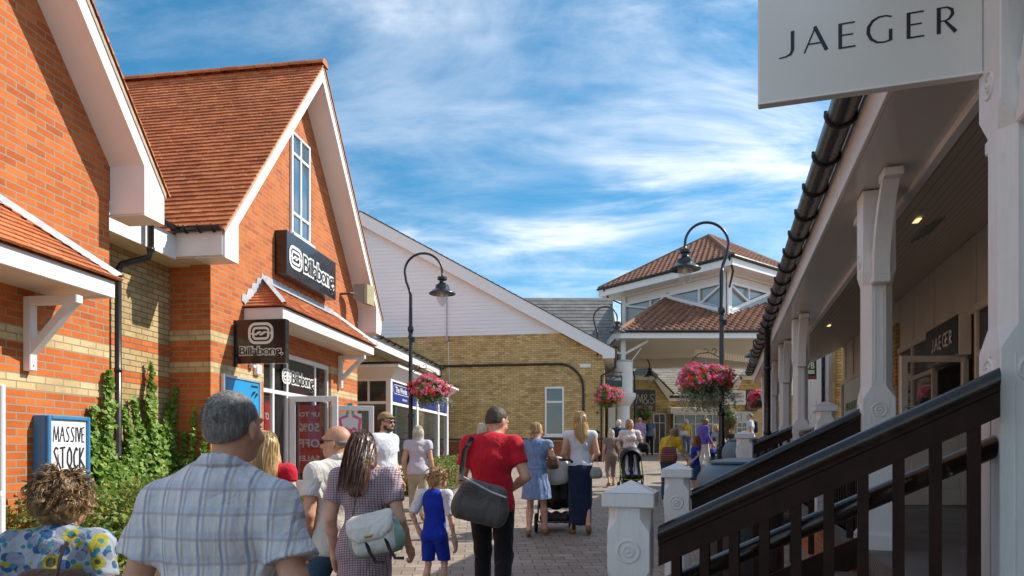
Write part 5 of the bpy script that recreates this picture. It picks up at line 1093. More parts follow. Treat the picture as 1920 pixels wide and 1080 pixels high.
def leaves(name,mat,par,pos,size,nrm=None,seed=1,pts_=5,jit=.5,curl=.25,aspect=.8):
    """pos (n,3); nrm (n,3) preferred facing; every leaf is a small folded blade"""
    r=np.random.default_rng(seed); n=len(pos); pos=np.asarray(pos,float)
    N=r.normal(size=(n,3)); 
    if nrm is not None: N=np.asarray(nrm)+N*jit
    N/=np.linalg.norm(N,axis=1)[:,None]+1e-9
    A=np.cross(N,r.normal(size=(n,3))); A/=np.linalg.norm(A,axis=1)[:,None]+1e-9; B=np.cross(N,A); s=size*(r.uniform(.45,1.0,n)+.6*r.uniform(0,1,n)**3)[:,None]*1.1
    if pts_==5: tpl=[(0,-1,0),(aspect,-.1,curl),(0,1.1,0),(-aspect,-.1,curl),(0,-.2,0)]; fc=[(0,1,4),(1,2,4),(2,3,4),(3,0,4)]
    elif pts_==7: tpl=[(0,-.9,0),(.55,-.75,.1),(.95,.1,curl),(.35,.2,.05),(0,1.1,0),(-.35,.2,.05),(-.95,.1,curl),(-.55,-.75,.1),(0,-.1,-.05)]; fc=[(0,1,8),(1,2,8),(2,3,8),(3,4,8),(4,5,8),(5,6,8),(6,7,8),(7,0,8)]
    else:                                   # a five petalled floret
        tpl=[];
        for k in range(5):
            for a_,rr,h_ in ((-.5,.55,.0),(0,1.0,curl),(.5,.55,.0)): g=2*math.pi*(k+a_*.9)/5; tpl.append((rr*math.cos(g),rr*math.sin(g),h_))
        tpl.append((0,0,-.1)); fc=[t for k in range(5) for t in((15,3*k,3*k+1),(15,3*k+1,3*k+2))]
    T=np.array(tpl); m=len(T); V_=pos[:,None,:]+s[:,:,None]*(T[None,:,0:1]*A[:,None,:]+T[None,:,1:2]*B[:,None,:]+T[None,:,2:3]*N[:,None,:])
    F=(np.array(fc)[None]+ (np.arange(n)*m)[:,None,None]).reshape(-1,3)
    mb=MB(); mb.v=V_.reshape(-1,3).tolist(); mb.f=F.tolist(); mb.mi=[0]*len(F); return mb.build(name,MT[mat],par,uv=False)
# ---- ivy on the link wall and beside it
iv=thing('climbing_ivy','bright green ivy climbing the yellow link wall around the brown downpipe','climbing plant',FL@Vector((8.6,-.5,-1.5)))
r=np.random.default_rng(4); P=[];Nn=[]
cols=[(7.66,.02,.90,.14),(7.50,.02,.50,.12),(8.70,-.56,.55,.16),(8.95,-.58,.70,.16),(9.18,-.58,1.22,.09),(9.25,-.58,.75,.25),(9.5,-.58,.35,.22),(8.8,-.55,.2,.35),(7.62,.03,.2,.3),(9.6,-.58,.75,.10)]
def ivycol(t,o,top,w,base=-1.4,dens=900,face=(0,1,0)):
    h=top-base; n=int(dens*h*w*2.2)
    f=r.uniform(0,1,n)**.9; z=base+h*f; ww=w*(1.15-.95*f**1.6)*(1+.35*np.sin(z*9+t*7)); tt=t+r.normal(0,.5,n)*ww+.05*np.sin(z*5+t*3); oo=o+r.uniform(.01,.05,n)+(1-f)*r.uniform(0,.30,n)
    return tt,oo,z
for c in cols:
    tt,oo,z=ivycol(*c)
    for a in zip(tt,oo,z): P.append(FL@Vector(a)); 
nw=FL.to_3x3()@Vector((-.25,1,.55)); leaves('foliage','ivy_leaf',iv,[tuple(p) for p in P],.036,[tuple(nw)]*len(P),5,7,.55)
mb=MBF(FL)
for c in cols:
    for k in range(2): mb.tube([(c[0]+r.uniform(-.1,.1),c[1]+.02,-1.5),(c[0]+r.uniform(-.08,.08),c[1]+.02,(c[2]-1.4)/2),(c[0]+r.uniform(-.03,.03),c[1]+.015,c[2]-.1)],[.012,.008,.003],5)
mb.build('stem',MT['stem_brown'],iv)
iv2=thing('climbing_ivy','darker ivy climbing the shaded orange brick return beside the yellow wall','climbing plant',FL@Vector((9.7,-.3,-1.5)))
P=[]
for o,top,w in ((-.52,.90,.06),(-.36,.30,.07),(-.22,.62,.05),(-.06,.30,.06),(-.3,-.1,.2),(.02,.0,.07)):
    h=top+1.4; n=int(900*h*w*2.4); f_=r.uniform(0,1,n)**.85; z=-1.4+h*f_; oo=o+r.normal(0,.5,n)*w*(1.2-.9*f_)*1.3; tt=9.73-r.uniform(.01,.06,n)-(1-f_)*r.uniform(0,.3,n)
    P+= [tuple(FL@Vector(a)) for a in zip(tt,oo,z)]
leaves('foliage','ivy_leaf',iv2,P,.034,[tuple(FL.to_3x3()@Vector((-1,.3,.5)))]*len(P),6,7,.55)
# ---- hedges along the left row
def hedge(label,t0,t1,o0,o1,h,n,seed,mat='hedge_leaf',sz=.032):
    base=FL@Vector(((t0+t1)/2,(o0+o1)/2,0)); zb=G(base.y); hd=thing('hedge',label,'hedge',(base.x,base.y,zb)); r=np.random.default_rng(seed); P=[];Nn=[]
    L=t1-t0;Wd=o1-o0
    while len(P)<n:
        t,o,z=r.uniform(0,1,3); a=(t*2-1);b_=(o*2-1); hh=1-.16*abs(b_)**3-.10*abs(a)**6+.07*math.sin(t*L*7+seed)+.05*math.sin(t*L*17+o*9)
        if z>hh: continue
        e=max(abs(a),abs(b_),z/hh)
        if e<.62 and r.uniform()<.9: continue
        q=FL@Vector((t0+L*t+r.normal(0,.02),o0+Wd*o+r.normal(0,.03),0)); P.append((q.x,q.y,G(q.y)+h*z)); d=Vector((a**5*.5,b_**5,(z/hh)**4+.15)); Nn.append(tuple(FL.to_3x3()@d))
    leaves('foliage',mat,hd,P,sz,Nn,seed,5,.8,aspect=.62)
    mb=MB()
    for k in range(int(L*5)):
        q=FL@Vector((t0+L*r.uniform(.05,.95),o0+Wd*r.uniform(.2,.8),0)); g=G(q.y); mb.tube([(q.x,q.y,g-.02),(q.x+r.uniform(-.1,.1),q.y+r.uniform(-.1,.1),g+h*.5),(q.x+r.uniform(-.2,.2),q.y+r.uniform(-.2,.2),g+h*.85)],[.012,.008,.003],5)
    mb.build('stem',MT['stem_brown'],hd)
hedge('tall leafy bush massed below the ivy behind the man in the checked shirt',6.2,9.9,.05,.85,.98,9000,11)
hedge('clipped green hedge in front of the open shop doors',9.95,11.5,.15,.95,.42,4500,12)
hedge('low yellow green hedge in front of the long bay window',15.6,19.6,.75,1.65,.72,9000,13)
sl_=MB(); sl_.M=FL
for t0,t1,o0,o1 in((5.6,11.6,.0,1.05),(15.4,19.8,.4,1.75)):
    N_=14
    for k in range(N_):
        a=t0+(t1-t0)*k/N_; b_=t0+(t1-t0)*(k+1)/N_; z=lambda t,o: G((FL@Vector((t,o,0))).y)-ZC+.008
        sl_._a([(a,o0,z(a,o0)),(b_,o0,z(b_,o0)),(b_,o1,z(b_,o1)),(a,o1,z(a,o1))],[(0,1,2,3)])
tag(sl_.build('planting_bed',MT['soil']),kind='structure')
# ================================================================== street lamps
def lamp(x,Y,top,side,label,basket_dir,arm_px=None,group='black swan neck street lamps'):
    """side -1: head hangs to the left of the pole, +1 right"""
    p=px(x,847,Y); g=G(Y); L=thing('street_lamp',label,'street lamp',(p.x,Y,g),0,group); F=MATW[L.name]; H=top-g
    mb=MB(); mb.M=F
    mb.lathe([(.13,0),(.13,.05),(.12,.07),(.12,.38),(.135,.40),(.135,.46),(.095,.50),(.085,1.02),(.105,1.05),(.105,1.10),(.065,1.14),(.058,1.75),(.075,1.77),(.075,1.83),(.05,1.86),(.046,H-2.0),(.062,H-1.99),(.062,H-1.95),(.05,H-1.92),(.05,H-1.85),(.072,H-1.82),(.072,H-1.74),(.045,H-1.70),(.040,H-1.05),(.036,H-.95)],(0,0,0),16); mb.build('pole',MT['black_iron'],L,auto=40)
    mb=MB(); mb.M=F; R=.44; s=side; P=[(0,0,H-1.0),(-s*.03,0,H-.85)]; cxx=s*.30
    P+=[(-s*.10,0,H-.66)]
    for k in range(0,19):
        a=math.pi-(math.pi*1.0)*k/18; P.append((cxx+ (R)*math.cos(a)*s if s>0 else cxx-(R)*math.cos(a),0,H-R-.0+R*math.sin(a)))
    xe=P[-1][0]; P.append((xe,0,H-R-.12)); mb.tube(P,[.034]*3+[.028]*(len(P)-3),10); mb.build('swan_neck',MT['black_iron'],L,smooth=True)
    z=H-R-.12; mb=MB(); mb.M=F
    mb.lathe([(.03,0.02),(.115,0),(.115,-.06),(.07,-.08),(.07,-.12),(.09,-.15),(.155,-.19),(.165,-.25),(.165,-.27),(.31,-.375),(.315,-.39),(.30,-.385),(.15,-.30),(.02,-.29)],(xe,0,z),28); mb.build('lamp_head',MT['black_iron'],L,auto=35)
    mb=MB(); mb.M=F; mb.lathe([(.145,-.31),(.150,-.38),(.145,-.46),(.115,-.56),(.07,-.64),(.03,-.68),(.012,-.70)],(xe,0,z),24,cap=False); mb.build('lamp_glass',MT['lamp_glass'],L,smooth=True)
    mb=MB(); mb.M=F; mb.lathe([(.02,-.31),(.03,-.36),(.045,-.42),(.03,-.48),(.005,-.5)],(xe,0,z),12); mb.build('bulb',MT['sign_white'],L,smooth=True)
    # scroll bracket for the basket
    if basket_dir:
        d=basket_dir; zb=H-3.45 if arm_px is None else arm_px-g; mb=MB(); mb.M=F; mb.tube([(0,0,zb),(d*.25,0,zb+.12),(d*.45,0,zb+.10),(d*.58,0,zb-.0),(d*.60,0,zb-.06)],.010,6); 
        def scr(cx_,cz,r0,a0,sg): mb.tube([(cx_+r0*(1-k/14)*math.cos(a0+sg*k*.45),0,cz+r0*(1-k/14)*math.sin(a0+sg*k*.45)) for k in range(12)],.008,5)
        scr(d*.16,zb+.16,.07,-1.5,1); scr(d*.32,zb+.17,.06,-1.2,1); scr(d*.55,zb-.02,.06,0,1); mb.build('scroll_bracket',MT['black_iron'],L)
    mb=MB(); mb.M=F; mb.box((.04,-.03,H-2.08),(.10,.03,H-1.96),.006); mb.build('fitting',MT['black_iron'],L)
    return L
la=px(770,475,16.0); lamp(770,16.0,la.z,1,'swan neck street lamp standing by the low hedge and bay window shop',1,px(0,700,16).z)
lb=px(1121,575,25.3); lamp(1120,25.3,lb.z,1,'farthest tall swan neck street lamp in front of the yellow brick hall',1,px(0,712,25.3).z)
lc=px(1352,417,13.8); lamp(1353,13.8,lc.z,-1,'tall swan neck street lamp rising behind the rounded grey bins, head to the left',-1,px(0,672,13.8).z)
l4=px(1190,672,34); lamp(1190,33.5,l4.z+.0,1,'small distant swan neck lamp in front of the dark outlet sign',0)
def wall_lamp(x,Y,y,label):
    p=px(x,y,Y); L=thing('wall_lamp',label,'lamp',p); mb=MB(); mb.M=MATW[L.name]; mb.tube([(.22,0,-.1),(.2,0,.2),(.10,0,.32),(0,0,.28),(0,0,.1)],.02,6); mb.lathe([(.03,.10),(.08,.08),(.08,.02),(.20,-.08),(.18,-.09),(.02,-.06)],(0,0,0),16); mb.build('lamp_head',MT['black_iron'],L); mb=MB(); mb.M=MATW[L.name]; mb.lathe([(.10,-.08),(.10,-.15),(.05,-.24),(.01,-.26)],(0,0,0),14); mb.build('lamp_glass',MT['lamp_glass'],L)
wall_lamp(1413,15.5,662,'black swan neck lamp peeping out left of the arcade gutter')
# ================================================================== hanging baskets
def basket(x,y,Y,wpx,hpx,label,trail=.0,seed=1,dark=0,tdx=0,n=1.0):
    s=1280/Y; c=px(x,y,Y); W_=wpx/s/2; Hh=hpx/s/2; b=thing('flower_basket',label,'flower basket',c,0,None if dark else None); r=np.random.default_rng(seed)
    mb=MB(); mb.M=MATW[b.name]; mb.lathe([(.02,-Hh*.9),(.14,-Hh*.8),(.22,-Hh*.5),(.26,-Hh*.1),(.24,0)],(0,0,0),16); mb.build('bowl',MT['stem_brown'],b)
    mb=MB(); mb.M=MATW[b.name]; 
    for a in (0,2.1,4.2): mb.tube([(.24*math.cos(a),.24*math.sin(a),0),(0,0,Hh*1.25)],.006,4)
    mb.build('chain',MT['black_iron'],b)
    def shell(n,lo,hi,zlo=-1,zhi=1,sx=1,sz=1):
        d=r.normal(size=(n*3,3)); d/=np.linalg.norm(d,axis=1)[:,None]; d=d[(d[:,2]>zlo)&(d[:,2]<zhi)][:n]; rr=r.uniform(lo,hi,len(d))[:,None]; lump=(1+.12*np.sin(d[:,0:1]*5+seed)+.10*np.sin(d[:,2:3]*7+d[:,1:2]*5))
        return d*rr*lump*np.array([W_*sx,W_*.85*sx,Hh*sz]),d
    P,D=shell(int(2600*n),.35,.98); leaves('foliage','basket_leaf',b,P+np.array(c),.038,D,seed,5,.8,aspect=.7)
    if dark:
        P,D=shell(60,.9,1.05); leaves('pink_flowers','petal_pink',b,P+np.array(c),.035,D,seed+1,10,.4); return b
    # flower heads: clusters of florets
    for nm,mt,k,zl in(('pink_flowers','petal_pink',int(150*n),-.35),('red_flowers','petal_red',int(95*n),-.45)):
        C,D=shell(k,.88,1.06,zlo=zl); Q=[];QN=[];
        for cc,dd in zip(C,D):
            m_=r.integers(6,12); o=r.normal(0,.020,(m_,3)); Q+=list(cc+o+dd*.01); QN+=list(dd+o*12)
        leaves(nm,mt,b,np.array(Q)+np.array(c),.025,np.array(QN),seed+3,10,.25,curl=.3)
    if trail:
        Q=[]
        for k in range(int(70*n)):
            a=r.uniform(0,6.28); rr=r.uniform(.2,.95)*W_; x0=rr*math.cos(a)+tdx*W_*.3; y0=rr*math.sin(a)*.8; L_=trail*r.uniform(.3,1)*(1-.4*rr/W_); m_=int(L_*55)
            z=np.linspace(0,1,m_+2); Q+=[(x0*(1+.35*f)+r.normal(0,.02)+tdx*.25*f,y0+r.normal(0,.02),-Hh*.35-L_*f+r.normal(0,.01)) for f in z]
        leaves('trailing_foliage','silver_leaf',b,np.array(Q)+np.array(c),.027,None,seed+9,5,1,aspect=.5)
    return b
basket(803,732,16.0,76,52,'basket of pink and red geraniums on the lamp post beside the bay window shop',.42,21,tdx=.3)
basket(1139,745,25.3,52,44,'round ball of pink and red geraniums on the far lamp by the yellow brick hall',.0,22)
basket(1322,715,13.8,96,62,'large basket of pink and red geraniums trailing silver leaves on the tall right hand lamp',.72,23,tdx=.1,n=1.5)
basket(1419,750,19,28,32,'red and pink flower basket half hidden behind the arcade posts',.15,24)
basket(1208,775,34,36,30,'dark green basket with few pink flowers below the outlet sign',0,25,1)
basket(1366,785,24,36,40,'dark leafy basket with red flowers right of the tall lamp pole',0,26,1)
# ================================================================== litter bins
simple('bin_blue',(.11,.17,.22),.4,var=.12,scale=3,bmp=.05); simple('bin_body',(.035,.03,.028),.45)
def litterbin(x,ytop,Y,rad,label):
    p=px(x,ytop,Y); g=G(Y); b=thing('litter_bin',label,'litter bin',(p.x,Y,g)); H=p.z-g; mb=MB(); mb.M=MATW[b.name]
    mb.lathe([(rad*.78,0),(rad*.80,.04),(rad*.80,H-.50),(rad*.7,H-.42)],(0,0,0),32); mb.build('body',MT['bin_body'],b,auto=40)
    mb=MB(); mb.M=MATW[b.name]; mb.lathe([(rad*.72,H-.42),(rad*.92,H-.40),(rad*1.0,H-.35),(rad*1.03,H-.27),(rad*1.0,H-.19),(rad*.90,H-.12),(rad*.76,H-.075),(rad*.66,H-.06)],(0,0,0),48,cap=False); mb.build('collar',MT['bin_blue'],b,smooth=True)
    mb=MB(); mb.M=MATW[b.name]; mb.lathe([(rad*.60,H-.062),(rad*.74,H-.055),(rad*.75,H-.038),(rad*.62,H-.022),(rad*.3,H-.004),(0.01,H)],(0,0,0),48); mb.build('lid',MT['bin_blue'],b,auto=40)
    mb=MB(); mb.M=MATW[b.name]
    for a in (0,1.57,3.14,4.71): mb.box((rad*.7*math.cos(a)-.02,rad*.7*math.sin(a)-.02,H-.55),(rad*.7*math.cos(a)+.02,rad*.7*math.sin(a)+.02,H-.3))
    mb.build('pillar',MT['bin_body'],b)
litterbin(1396,858,6.7,.45,'nearer rounded blue grey litter bin behind the second newel post')
litterbin(1398,820,11.0,.36,'farther rounded blue grey litter bin at the foot of the tall lamp')
# bench / low white planter glimpsed beside the newel
# ================================================================== people: smooth bodies grown from a distance field
def fbm(p,f,seed=0):
    a=np.sin(p[0]*f*1.3+seed)+np.sin(p[1]*f*1.1+seed*1.7+p[0]*f*.5)+np.sin(p[2]*f*.9+seed*2.3+p[1]*f*.7); b=np.sin(p[0]*f*2.9-p[2]*f*1.9+seed)+np.sin(p[1]*f*3.1+p[2]*f*2.3); return a/3*.7+b/2*.3
class SDF:
    def __init__(s): s.P=[]; s.cut=[]; s.disp=None; s.clip=None; s.K={}
    def cone(s,a,b,ra,rb,k=.02,sq=(1,1,1)): s.K[len(s.P)]=s.clip; s.P.append(('c',np.array(a,float),np.array(b,float),ra,rb,k,np.array(sq,float))); return s
    def ell(s,c,r,k=.02,rot=None,sub=False): s.P.append(('e',np.array(c,float),np.array(r,float),rot,None,k,sub)); return s
    def chain(s,pts,rs,k=.02,sq=(1,1,1)):
        for a,b,x,y in zip(pts[:-1],pts[1:],rs[:-1],rs[1:]): s.cone(a,b,x,y,k,sq)
        return s
    def plane(s,o,n,cap=None): s.cut.append((np.array(o,float),np.array(n,float)/np.linalg.norm(n))); return s   # keeps the side n points away from
    def mesh(s,h):
        lo=np.array([1e9]*3);hi=-lo
        for p in s.P:
            if p[0]=='c':
                R=max(p[3],p[4])/min(p[6].min(),1)+p[5]
                for q in p[1:3]: lo=np.minimum(lo,q-R);hi=np.maximum(hi,q+R)
            elif not p[6]: R=p[2].max()+p[5]; lo=np.minimum(lo,p[1]-R);hi=np.maximum(hi,p[1]+R)
        lo-=2*h;hi+=2*h; n=np.ceil((hi-lo)/h).astype(int)+1
        ax=[lo[i]+np.arange(n[i])*h for i in range(3)]; D=np.full(n,.5,np.float32)
        for ip,p in enumerate(s.P):
            if p[0]=='c': R=max(p[3],p[4])/min(p[6].min(),1)+p[5]*1.5+2*h; l=np.minimum(p[1],p[2])-R;u=np.maximum(p[1],p[2])+R
            else: R=p[2].max()+p[5]*1.5+2*h; l=p[1]-R;u=p[1]+R
            i0=np.clip(np.floor((l-lo)/h).astype(int),0,n);i1=np.clip(np.ceil((u-lo)/h).astype(int)+1,0,n); sl=tuple(slice(a,b) for a,b in zip(i0,i1))
            X,Y,Z=np.meshgrid(*[ax[i][sl[i]] for i in range(3)],indexing='ij')
            if X.size==0: continue
            if p[0]=='c':
                a,b,ra_,rb_,k,sq=p[1:]; d=(b-a)*sq; L=d@d+1e-12; x,y,z=(X-a[0])*sq[0],(Y-a[1])*sq[1],(Z-a[2])*sq[2]
                t=np.clip((x*d[0]+y*d[1]+z*d[2])/L,0,1); v=np.sqrt((x-d[0]*t)**2+(y-d[1]*t)**2+(z-d[2]*t)**2)-(ra_+(rb_-ra_)*t); v/=max(sq.max()*.8,1)
                sb=False
            else:
                c,r_,rot,_,k,sb=p[1:]; x,y,z=X-c[0],Y-c[1],Z-c[2]
                if rot is not None: M=np.array(Euler(rot).to_matrix()).T; x,y,z=M[0,0]*x+M[0,1]*y+M[0,2]*z,M[1,0]*x+M[1,1]*y+M[1,2]*z,M[2,0]*x+M[2,1]*y+M[2,2]*z
                q=np.sqrt((x/r_[0])**2+(y/r_[1])**2+(z/r_[2])**2)+1e-9; v=(q-1)*r_.min()*.5+ (q-1)*q/np.sqrt((x/r_[0]**2)**2+(y/r_[1]**2)**2+(z/r_[2]**2)**2+1e-9)*.5
            kc=s.K.get(ip)
            if kc is not None: v=np.maximum(v,(X-kc[0][0])*kc[1][0]+(Y-kc[0][1])*kc[1][1]+(Z-kc[0][2])*kc[1][2])
            w=D[sl]
            if sb: D[sl]=np.maximum(w,-v)
            else:
                hh=np.clip(.5+.5*(w-v)/k,0,1); D[sl]=w*(1-hh)+v*hh-k*hh*(1-hh)
        if s.cut or s.disp:
            X,Y,Z=np.meshgrid(*ax,indexing='ij')
            if s.disp: D=D+s.disp((X,Y,Z))
            for o,nn in s.cut: D=np.maximum(D,(X-o[0])*nn[0]+(Y-o[1])*nn[1]+(Z-o[2])*nn[2])
        return nets(D,lo,h)
def nets(D,lo,h):
    S_=D<0; nx,ny,nz=D.shape; c=np.zeros((nx-1,ny-1,nz-1),np.int8)
    acc=np.zeros((nx-1,ny-1,nz-1,3),np.float32)
    for ax in range(3):
        o=[i for i in range(3) if i!=ax]
        sa=[slice(None)]*3;sb=[slice(None)]*3; sa[ax]=slice(0,-1);sb[ax]=slice(1,None)
        a,b=D[tuple(sa)],D[tuple(sb)]; cr=(a<0)!=(b<0); t=np.where(cr,a/(a-b+1e-12),0)
        for u in(0,1):
            for v in(0,1):
                q=[slice(None)]*3; q[o[0]]=slice(u,D.shape[o[0]]-1+u); q[o[1]]=slice(v,D.shape[o[1]]-1+v); q=tuple(q)
                m=cr[q]; c+=m; acc[...,ax]+=np.where(m,t[q],0); acc[...,o[0]]+=m*u; acc[...,o[1]]+=m*v
    act=c>0; idx=np.full(c.shape,-1,np.int64); ii=np.argwhere(act); idx[act]=np.arange(len(ii))
    V_=lo+(ii+acc[act]/c[act][:,None])*h; F=[]
    for ax in range(3):
        o=[(ax+1)%3,(ax+2)%3]; sa=[slice(1,-1)]*3;sb=[slice(1,-1)]*3; sa[ax]=slice(0,-1);sb[ax]=slice(1,None)
        a,b=S_[tuple(sa)],S_[tuple(sb)]; E_=np.argwhere(a!=b); 
        if len(E_)==0: continue
        fl=a[tuple(E_.T)]; E_=E_+1; E_[:,ax]-=1
        def g(d0,d1): q=E_.copy(); q[:,o[0]]-=d0; q[:,o[1]]-=d1; return idx[q[:,0],q[:,1],q[:,2]]
        Q=np.stack([g(1,1),g(0,1),g(0,0),g(1,0)],1); Q=np.where(fl[:,None],Q,Q[:,::-1]); F.append(Q)
    return V_,np.concatenate(F) if F else np.zeros((0,4),int)
def build_np(name,parts,mat,par,smooth=True,relax=1):
    """parts: list of (V,F) in the person's own space"""
    off=0;VV=[];FF=[]
    for v,f in parts: VV.append(v);FF.append(f+off);off+=len(v)
    V_=np.concatenate(VV);F=[f for f in FF]
    me=bpy.data.meshes.new(name); fl=[tuple(map(int,x)) for f in F for x in f]; me.from_pydata(V_.tolist(),[],fl); me.materials.append(MT[mat]); 
    if smooth: me.shade_smooth()
    o=bpy.data.objects.new(name,me); COL.objects.link(o); o.parent=par; MATW[o.name]=MATW[par.name]; return o
# ---- materials for skin, hair and clothes
def skinmat(name,col):
    m,nt,b=newmat(name,col,.48); v=coord(nt); n=noise(nt,v,22,5); nt.links.new(ramp(nt,n,[(.3,tuple(c*f for c,f in zip(col,(.86,.78,.74)))),(.7,tuple(min(1,c*f) for c,f in zip(col,(1.08,1.07,1.05))))]),b.inputs['Base Color'])
    b.inputs['Subsurface Weight'].default_value=.12; b.inputs['Subsurface Radius'].default_value=(.012,.005,.003); bump(nt,b,noise(nt,v,150,3),.15,.002)
skinmat('skin',(.66,.38,.27)); skinmat('skin_tan',(.60,.32,.21)); skinmat('skin_pale',(.73,.47,.36))
def hairmat(name,cols,rough=.42,sc=(60,60,5)):
    m,nt,b=newmat(name,cols[0],rough,0,.6); v=coord(nt); n=noise(nt,v,1,4,.6,.4,sc=sc); c=ramp(nt,n,[(.28+.44*i/(len(cols)-1),x) for i,x in enumerate(cols)]); c=mixc(nt,.35,c,ramp(nt,island(nt),[(0,cols[0]),(1,cols[-1])])); nt.links.new(c,b.inputs['Base Color']); bump(nt,b,n,.5,.006)
hairmat('hair_grey',[(.035,.03,.028),(.12,.11,.10),(.34,.32,.30)],.6,(120,120,26)); hairmat('hair_curly_brown',[(.05,.022,.009),(.20,.105,.04),(.55,.36,.17)],.45,(30,30,30)); hairmat('hair_brown',[(.022,.008,.005),(.075,.028,.016),(.16,.07,.045)],.33,(70,70,3)); hairmat('hair_blonde',[(.30,.17,.06),(.52,.34,.14),(.70,.52,.27)],.4,(70,70,4)); hairmat('hair_white',[(.42,.36,.27),(.62,.56,.45),(.78,.73,.62)],.45,(60,60,4)); hairmat('hair_dark',[(.018,.010,.007),(.05,.03,.02),(.10,.065,.045)],.65,(80,80,20)); hairmat('hair_sand',[(.16,.085,.03),(.32,.18,.07),(.45,.28,.12)],.45,(50,50,20)); hairmat('hair_ginger',[(.16,.05,.015),(.33,.12,.04),(.45,.2,.08)],.42,(70,70,4))
def clothbump(nt,b,v,amp=.55):
    n1=noise(nt,v,4.2,3,.5,1.6,sc=(1.3,1.3,.9),rot=(.3,.5,.2)); rg=mth('ABSOLUTE',mth('SUBTRACT',n1,.5,nt=nt),nt=nt); n2=noise(nt,v,11,4,.55,1.2); h=mth('ADD',mth('ADD',mth('MULTIPLY',rg,2.2,nt=nt),mth('MULTIPLY',n2,.45,nt=nt),nt=nt),mth('MULTIPLY',noise(nt,v,260,2),.03,nt=nt),nt=nt); bump(nt,b,h,amp,.028)
def cloth(name,col,var=.10,rough=.85,scale=8,wv=220):
    m,nt,b=newmat(name,col,rough,0,.25); v=coord(nt); n=noise(nt,v,scale,5); nt.links.new(ramp(nt,n,[(.3,tuple(c*(1-var) for c in col)),(.7,tuple(min(1,c*(1+var)) for c in col))]),b.inputs['Base Color']); b.inputs['Sheen Weight'].default_value=.12; clothbump(nt,b,v); return m
for nm,c in dict(cloth_red=(.55,.012,.03),cloth_black=(.012,.012,.014),cloth_navy=(.012,.022,.06),cloth_white=(.68,.70,.76),cloth_cream=(.66,.63,.58),cloth_beige=(.45,.38,.28),cloth_royal=(.008,.035,.42),cloth_taupe=(.24,.18,.15),cloth_yellow=(.68,.42,.03),cloth_purple=(.13,.08,.38),cloth_lilac=(.42,.27,.47),cloth_slate=(.10,.16,.26),cloth_teal=(.02,.30,.30),cloth_green=(.03,.30,.08),cloth_bluegrey=(.30,.36,.42),cloth_denim=(.03,.08,.15),cloth_denim_light=(.09,.14,.26),cloth_khaki=(.30,.20,.09),cloth_charcoal=(.035,.035,.04),cloth_lav=(.58,.52,.60),shoe_tan=(.28,.15,.08),shoe_grey=(.30,.27,.24),leather_brown=(.10,.05,.03),leather_grey=(.30,.30,.29),leather_white=(.70,.70,.66),leather_green=(.22,.38,.30),bag_grey=(.10,.10,.095),cloth_brownbag=(.20,.10,.08)).items(): cloth(nm,c)
for n_ in ('leather_brown','leather_grey','leather_white','leather_green','bag_grey'): MT[n_].node_tree.nodes['Principled BSDF'].inputs['Roughness'].default_value=.45
simple('dark_lens',(.01,.01,.012),.1,bmp=0,coat=.5); simple('eye_white',(.7,.68,.65),.2,bmp=0); simple('lip',(.42,.13,.11),.4,bmp=0); simple('strap_brown',(.13,.055,.03),.5); simple('gold',(.6,.42,.2),.3,.8,bmp=0); simple('pram_black',(.015,.015,.017),.6); simple('pram_frame',(.08,.08,.085),.3,.6); simple('lime',(.35,.62,.02),.5,bmp=0); simple('tyre',(.02,.02,.02),.8)
def stripes(nt,x,freq,w,soft=.04):
    f=mth('FRACT',mth('MULTIPLY',x,freq,nt=nt),nt=nt); d=mth('ABSOLUTE',mth('SUBTRACT',f,.5,nt=nt),nt=nt); mr=nd(nt,'ShaderNodeMapRange'); mr.inputs[1].default_value=w+soft; mr.inputs[2].default_value=w; nt.links.new(d,mr.inputs[0]); return mr.outputs[0]
def sxyz(nt,v): s_=nd(nt,'ShaderNodeSeparateXYZ'); nt.links.new(v,s_.inputs[0]); return s_.outputs
# checked shirt
m,nt,b=newmat('cloth_check',(.5,.55,.65),.8,0,.2); v=coord(nt); dn=nd(nt,'ShaderNodeTexNoise'); dn.inputs['Scale'].default_value=6; nt.links.new(v,dn.inputs[0]); vm=nd(nt,'ShaderNodeVectorMath',operation='MULTIPLY_ADD'); nt.links.new(dn.outputs[1],vm.inputs[0]); vm.inputs[1].default_value=(.012,.012,.012); nt.links.new(v,vm.inputs[2]); x,y,z=sxyz(nt,vm.outputs[0])
c=mixc(nt,.0,(.74,.70,.68),(0,0,0)); c=mixc(nt,mth('MULTIPLY',stripes(nt,x,15.4,.24,.1),  .40,nt=nt),c,(.46,.50,.60)); c=mixc(nt,mth('MULTIPLY',stripes(nt,mth('ADD',x,.012,nt=nt),15.4,.03),.45,nt=nt),c,(.40,.27,.23)); c=mixc(nt,mth('MULTIPLY',stripes(nt,mth('ADD',x,.027,nt=nt),15.4,.045),.60,nt=nt),c,(.10,.17,.36)); c=mixc(nt,mth('MULTIPLY',stripes(nt,z,13.5,.15,.1),.35,nt=nt),c,(.40,.48,.64)); c=mixc(nt,mth('MULTIPLY',stripes(nt,mth('ADD',z,.01,nt=nt),13.5,.04),.42,nt=nt),c,(.42,.28,.24))
nt.links.new(c,b.inputs['Base Color']); clothbump(nt,b,v)
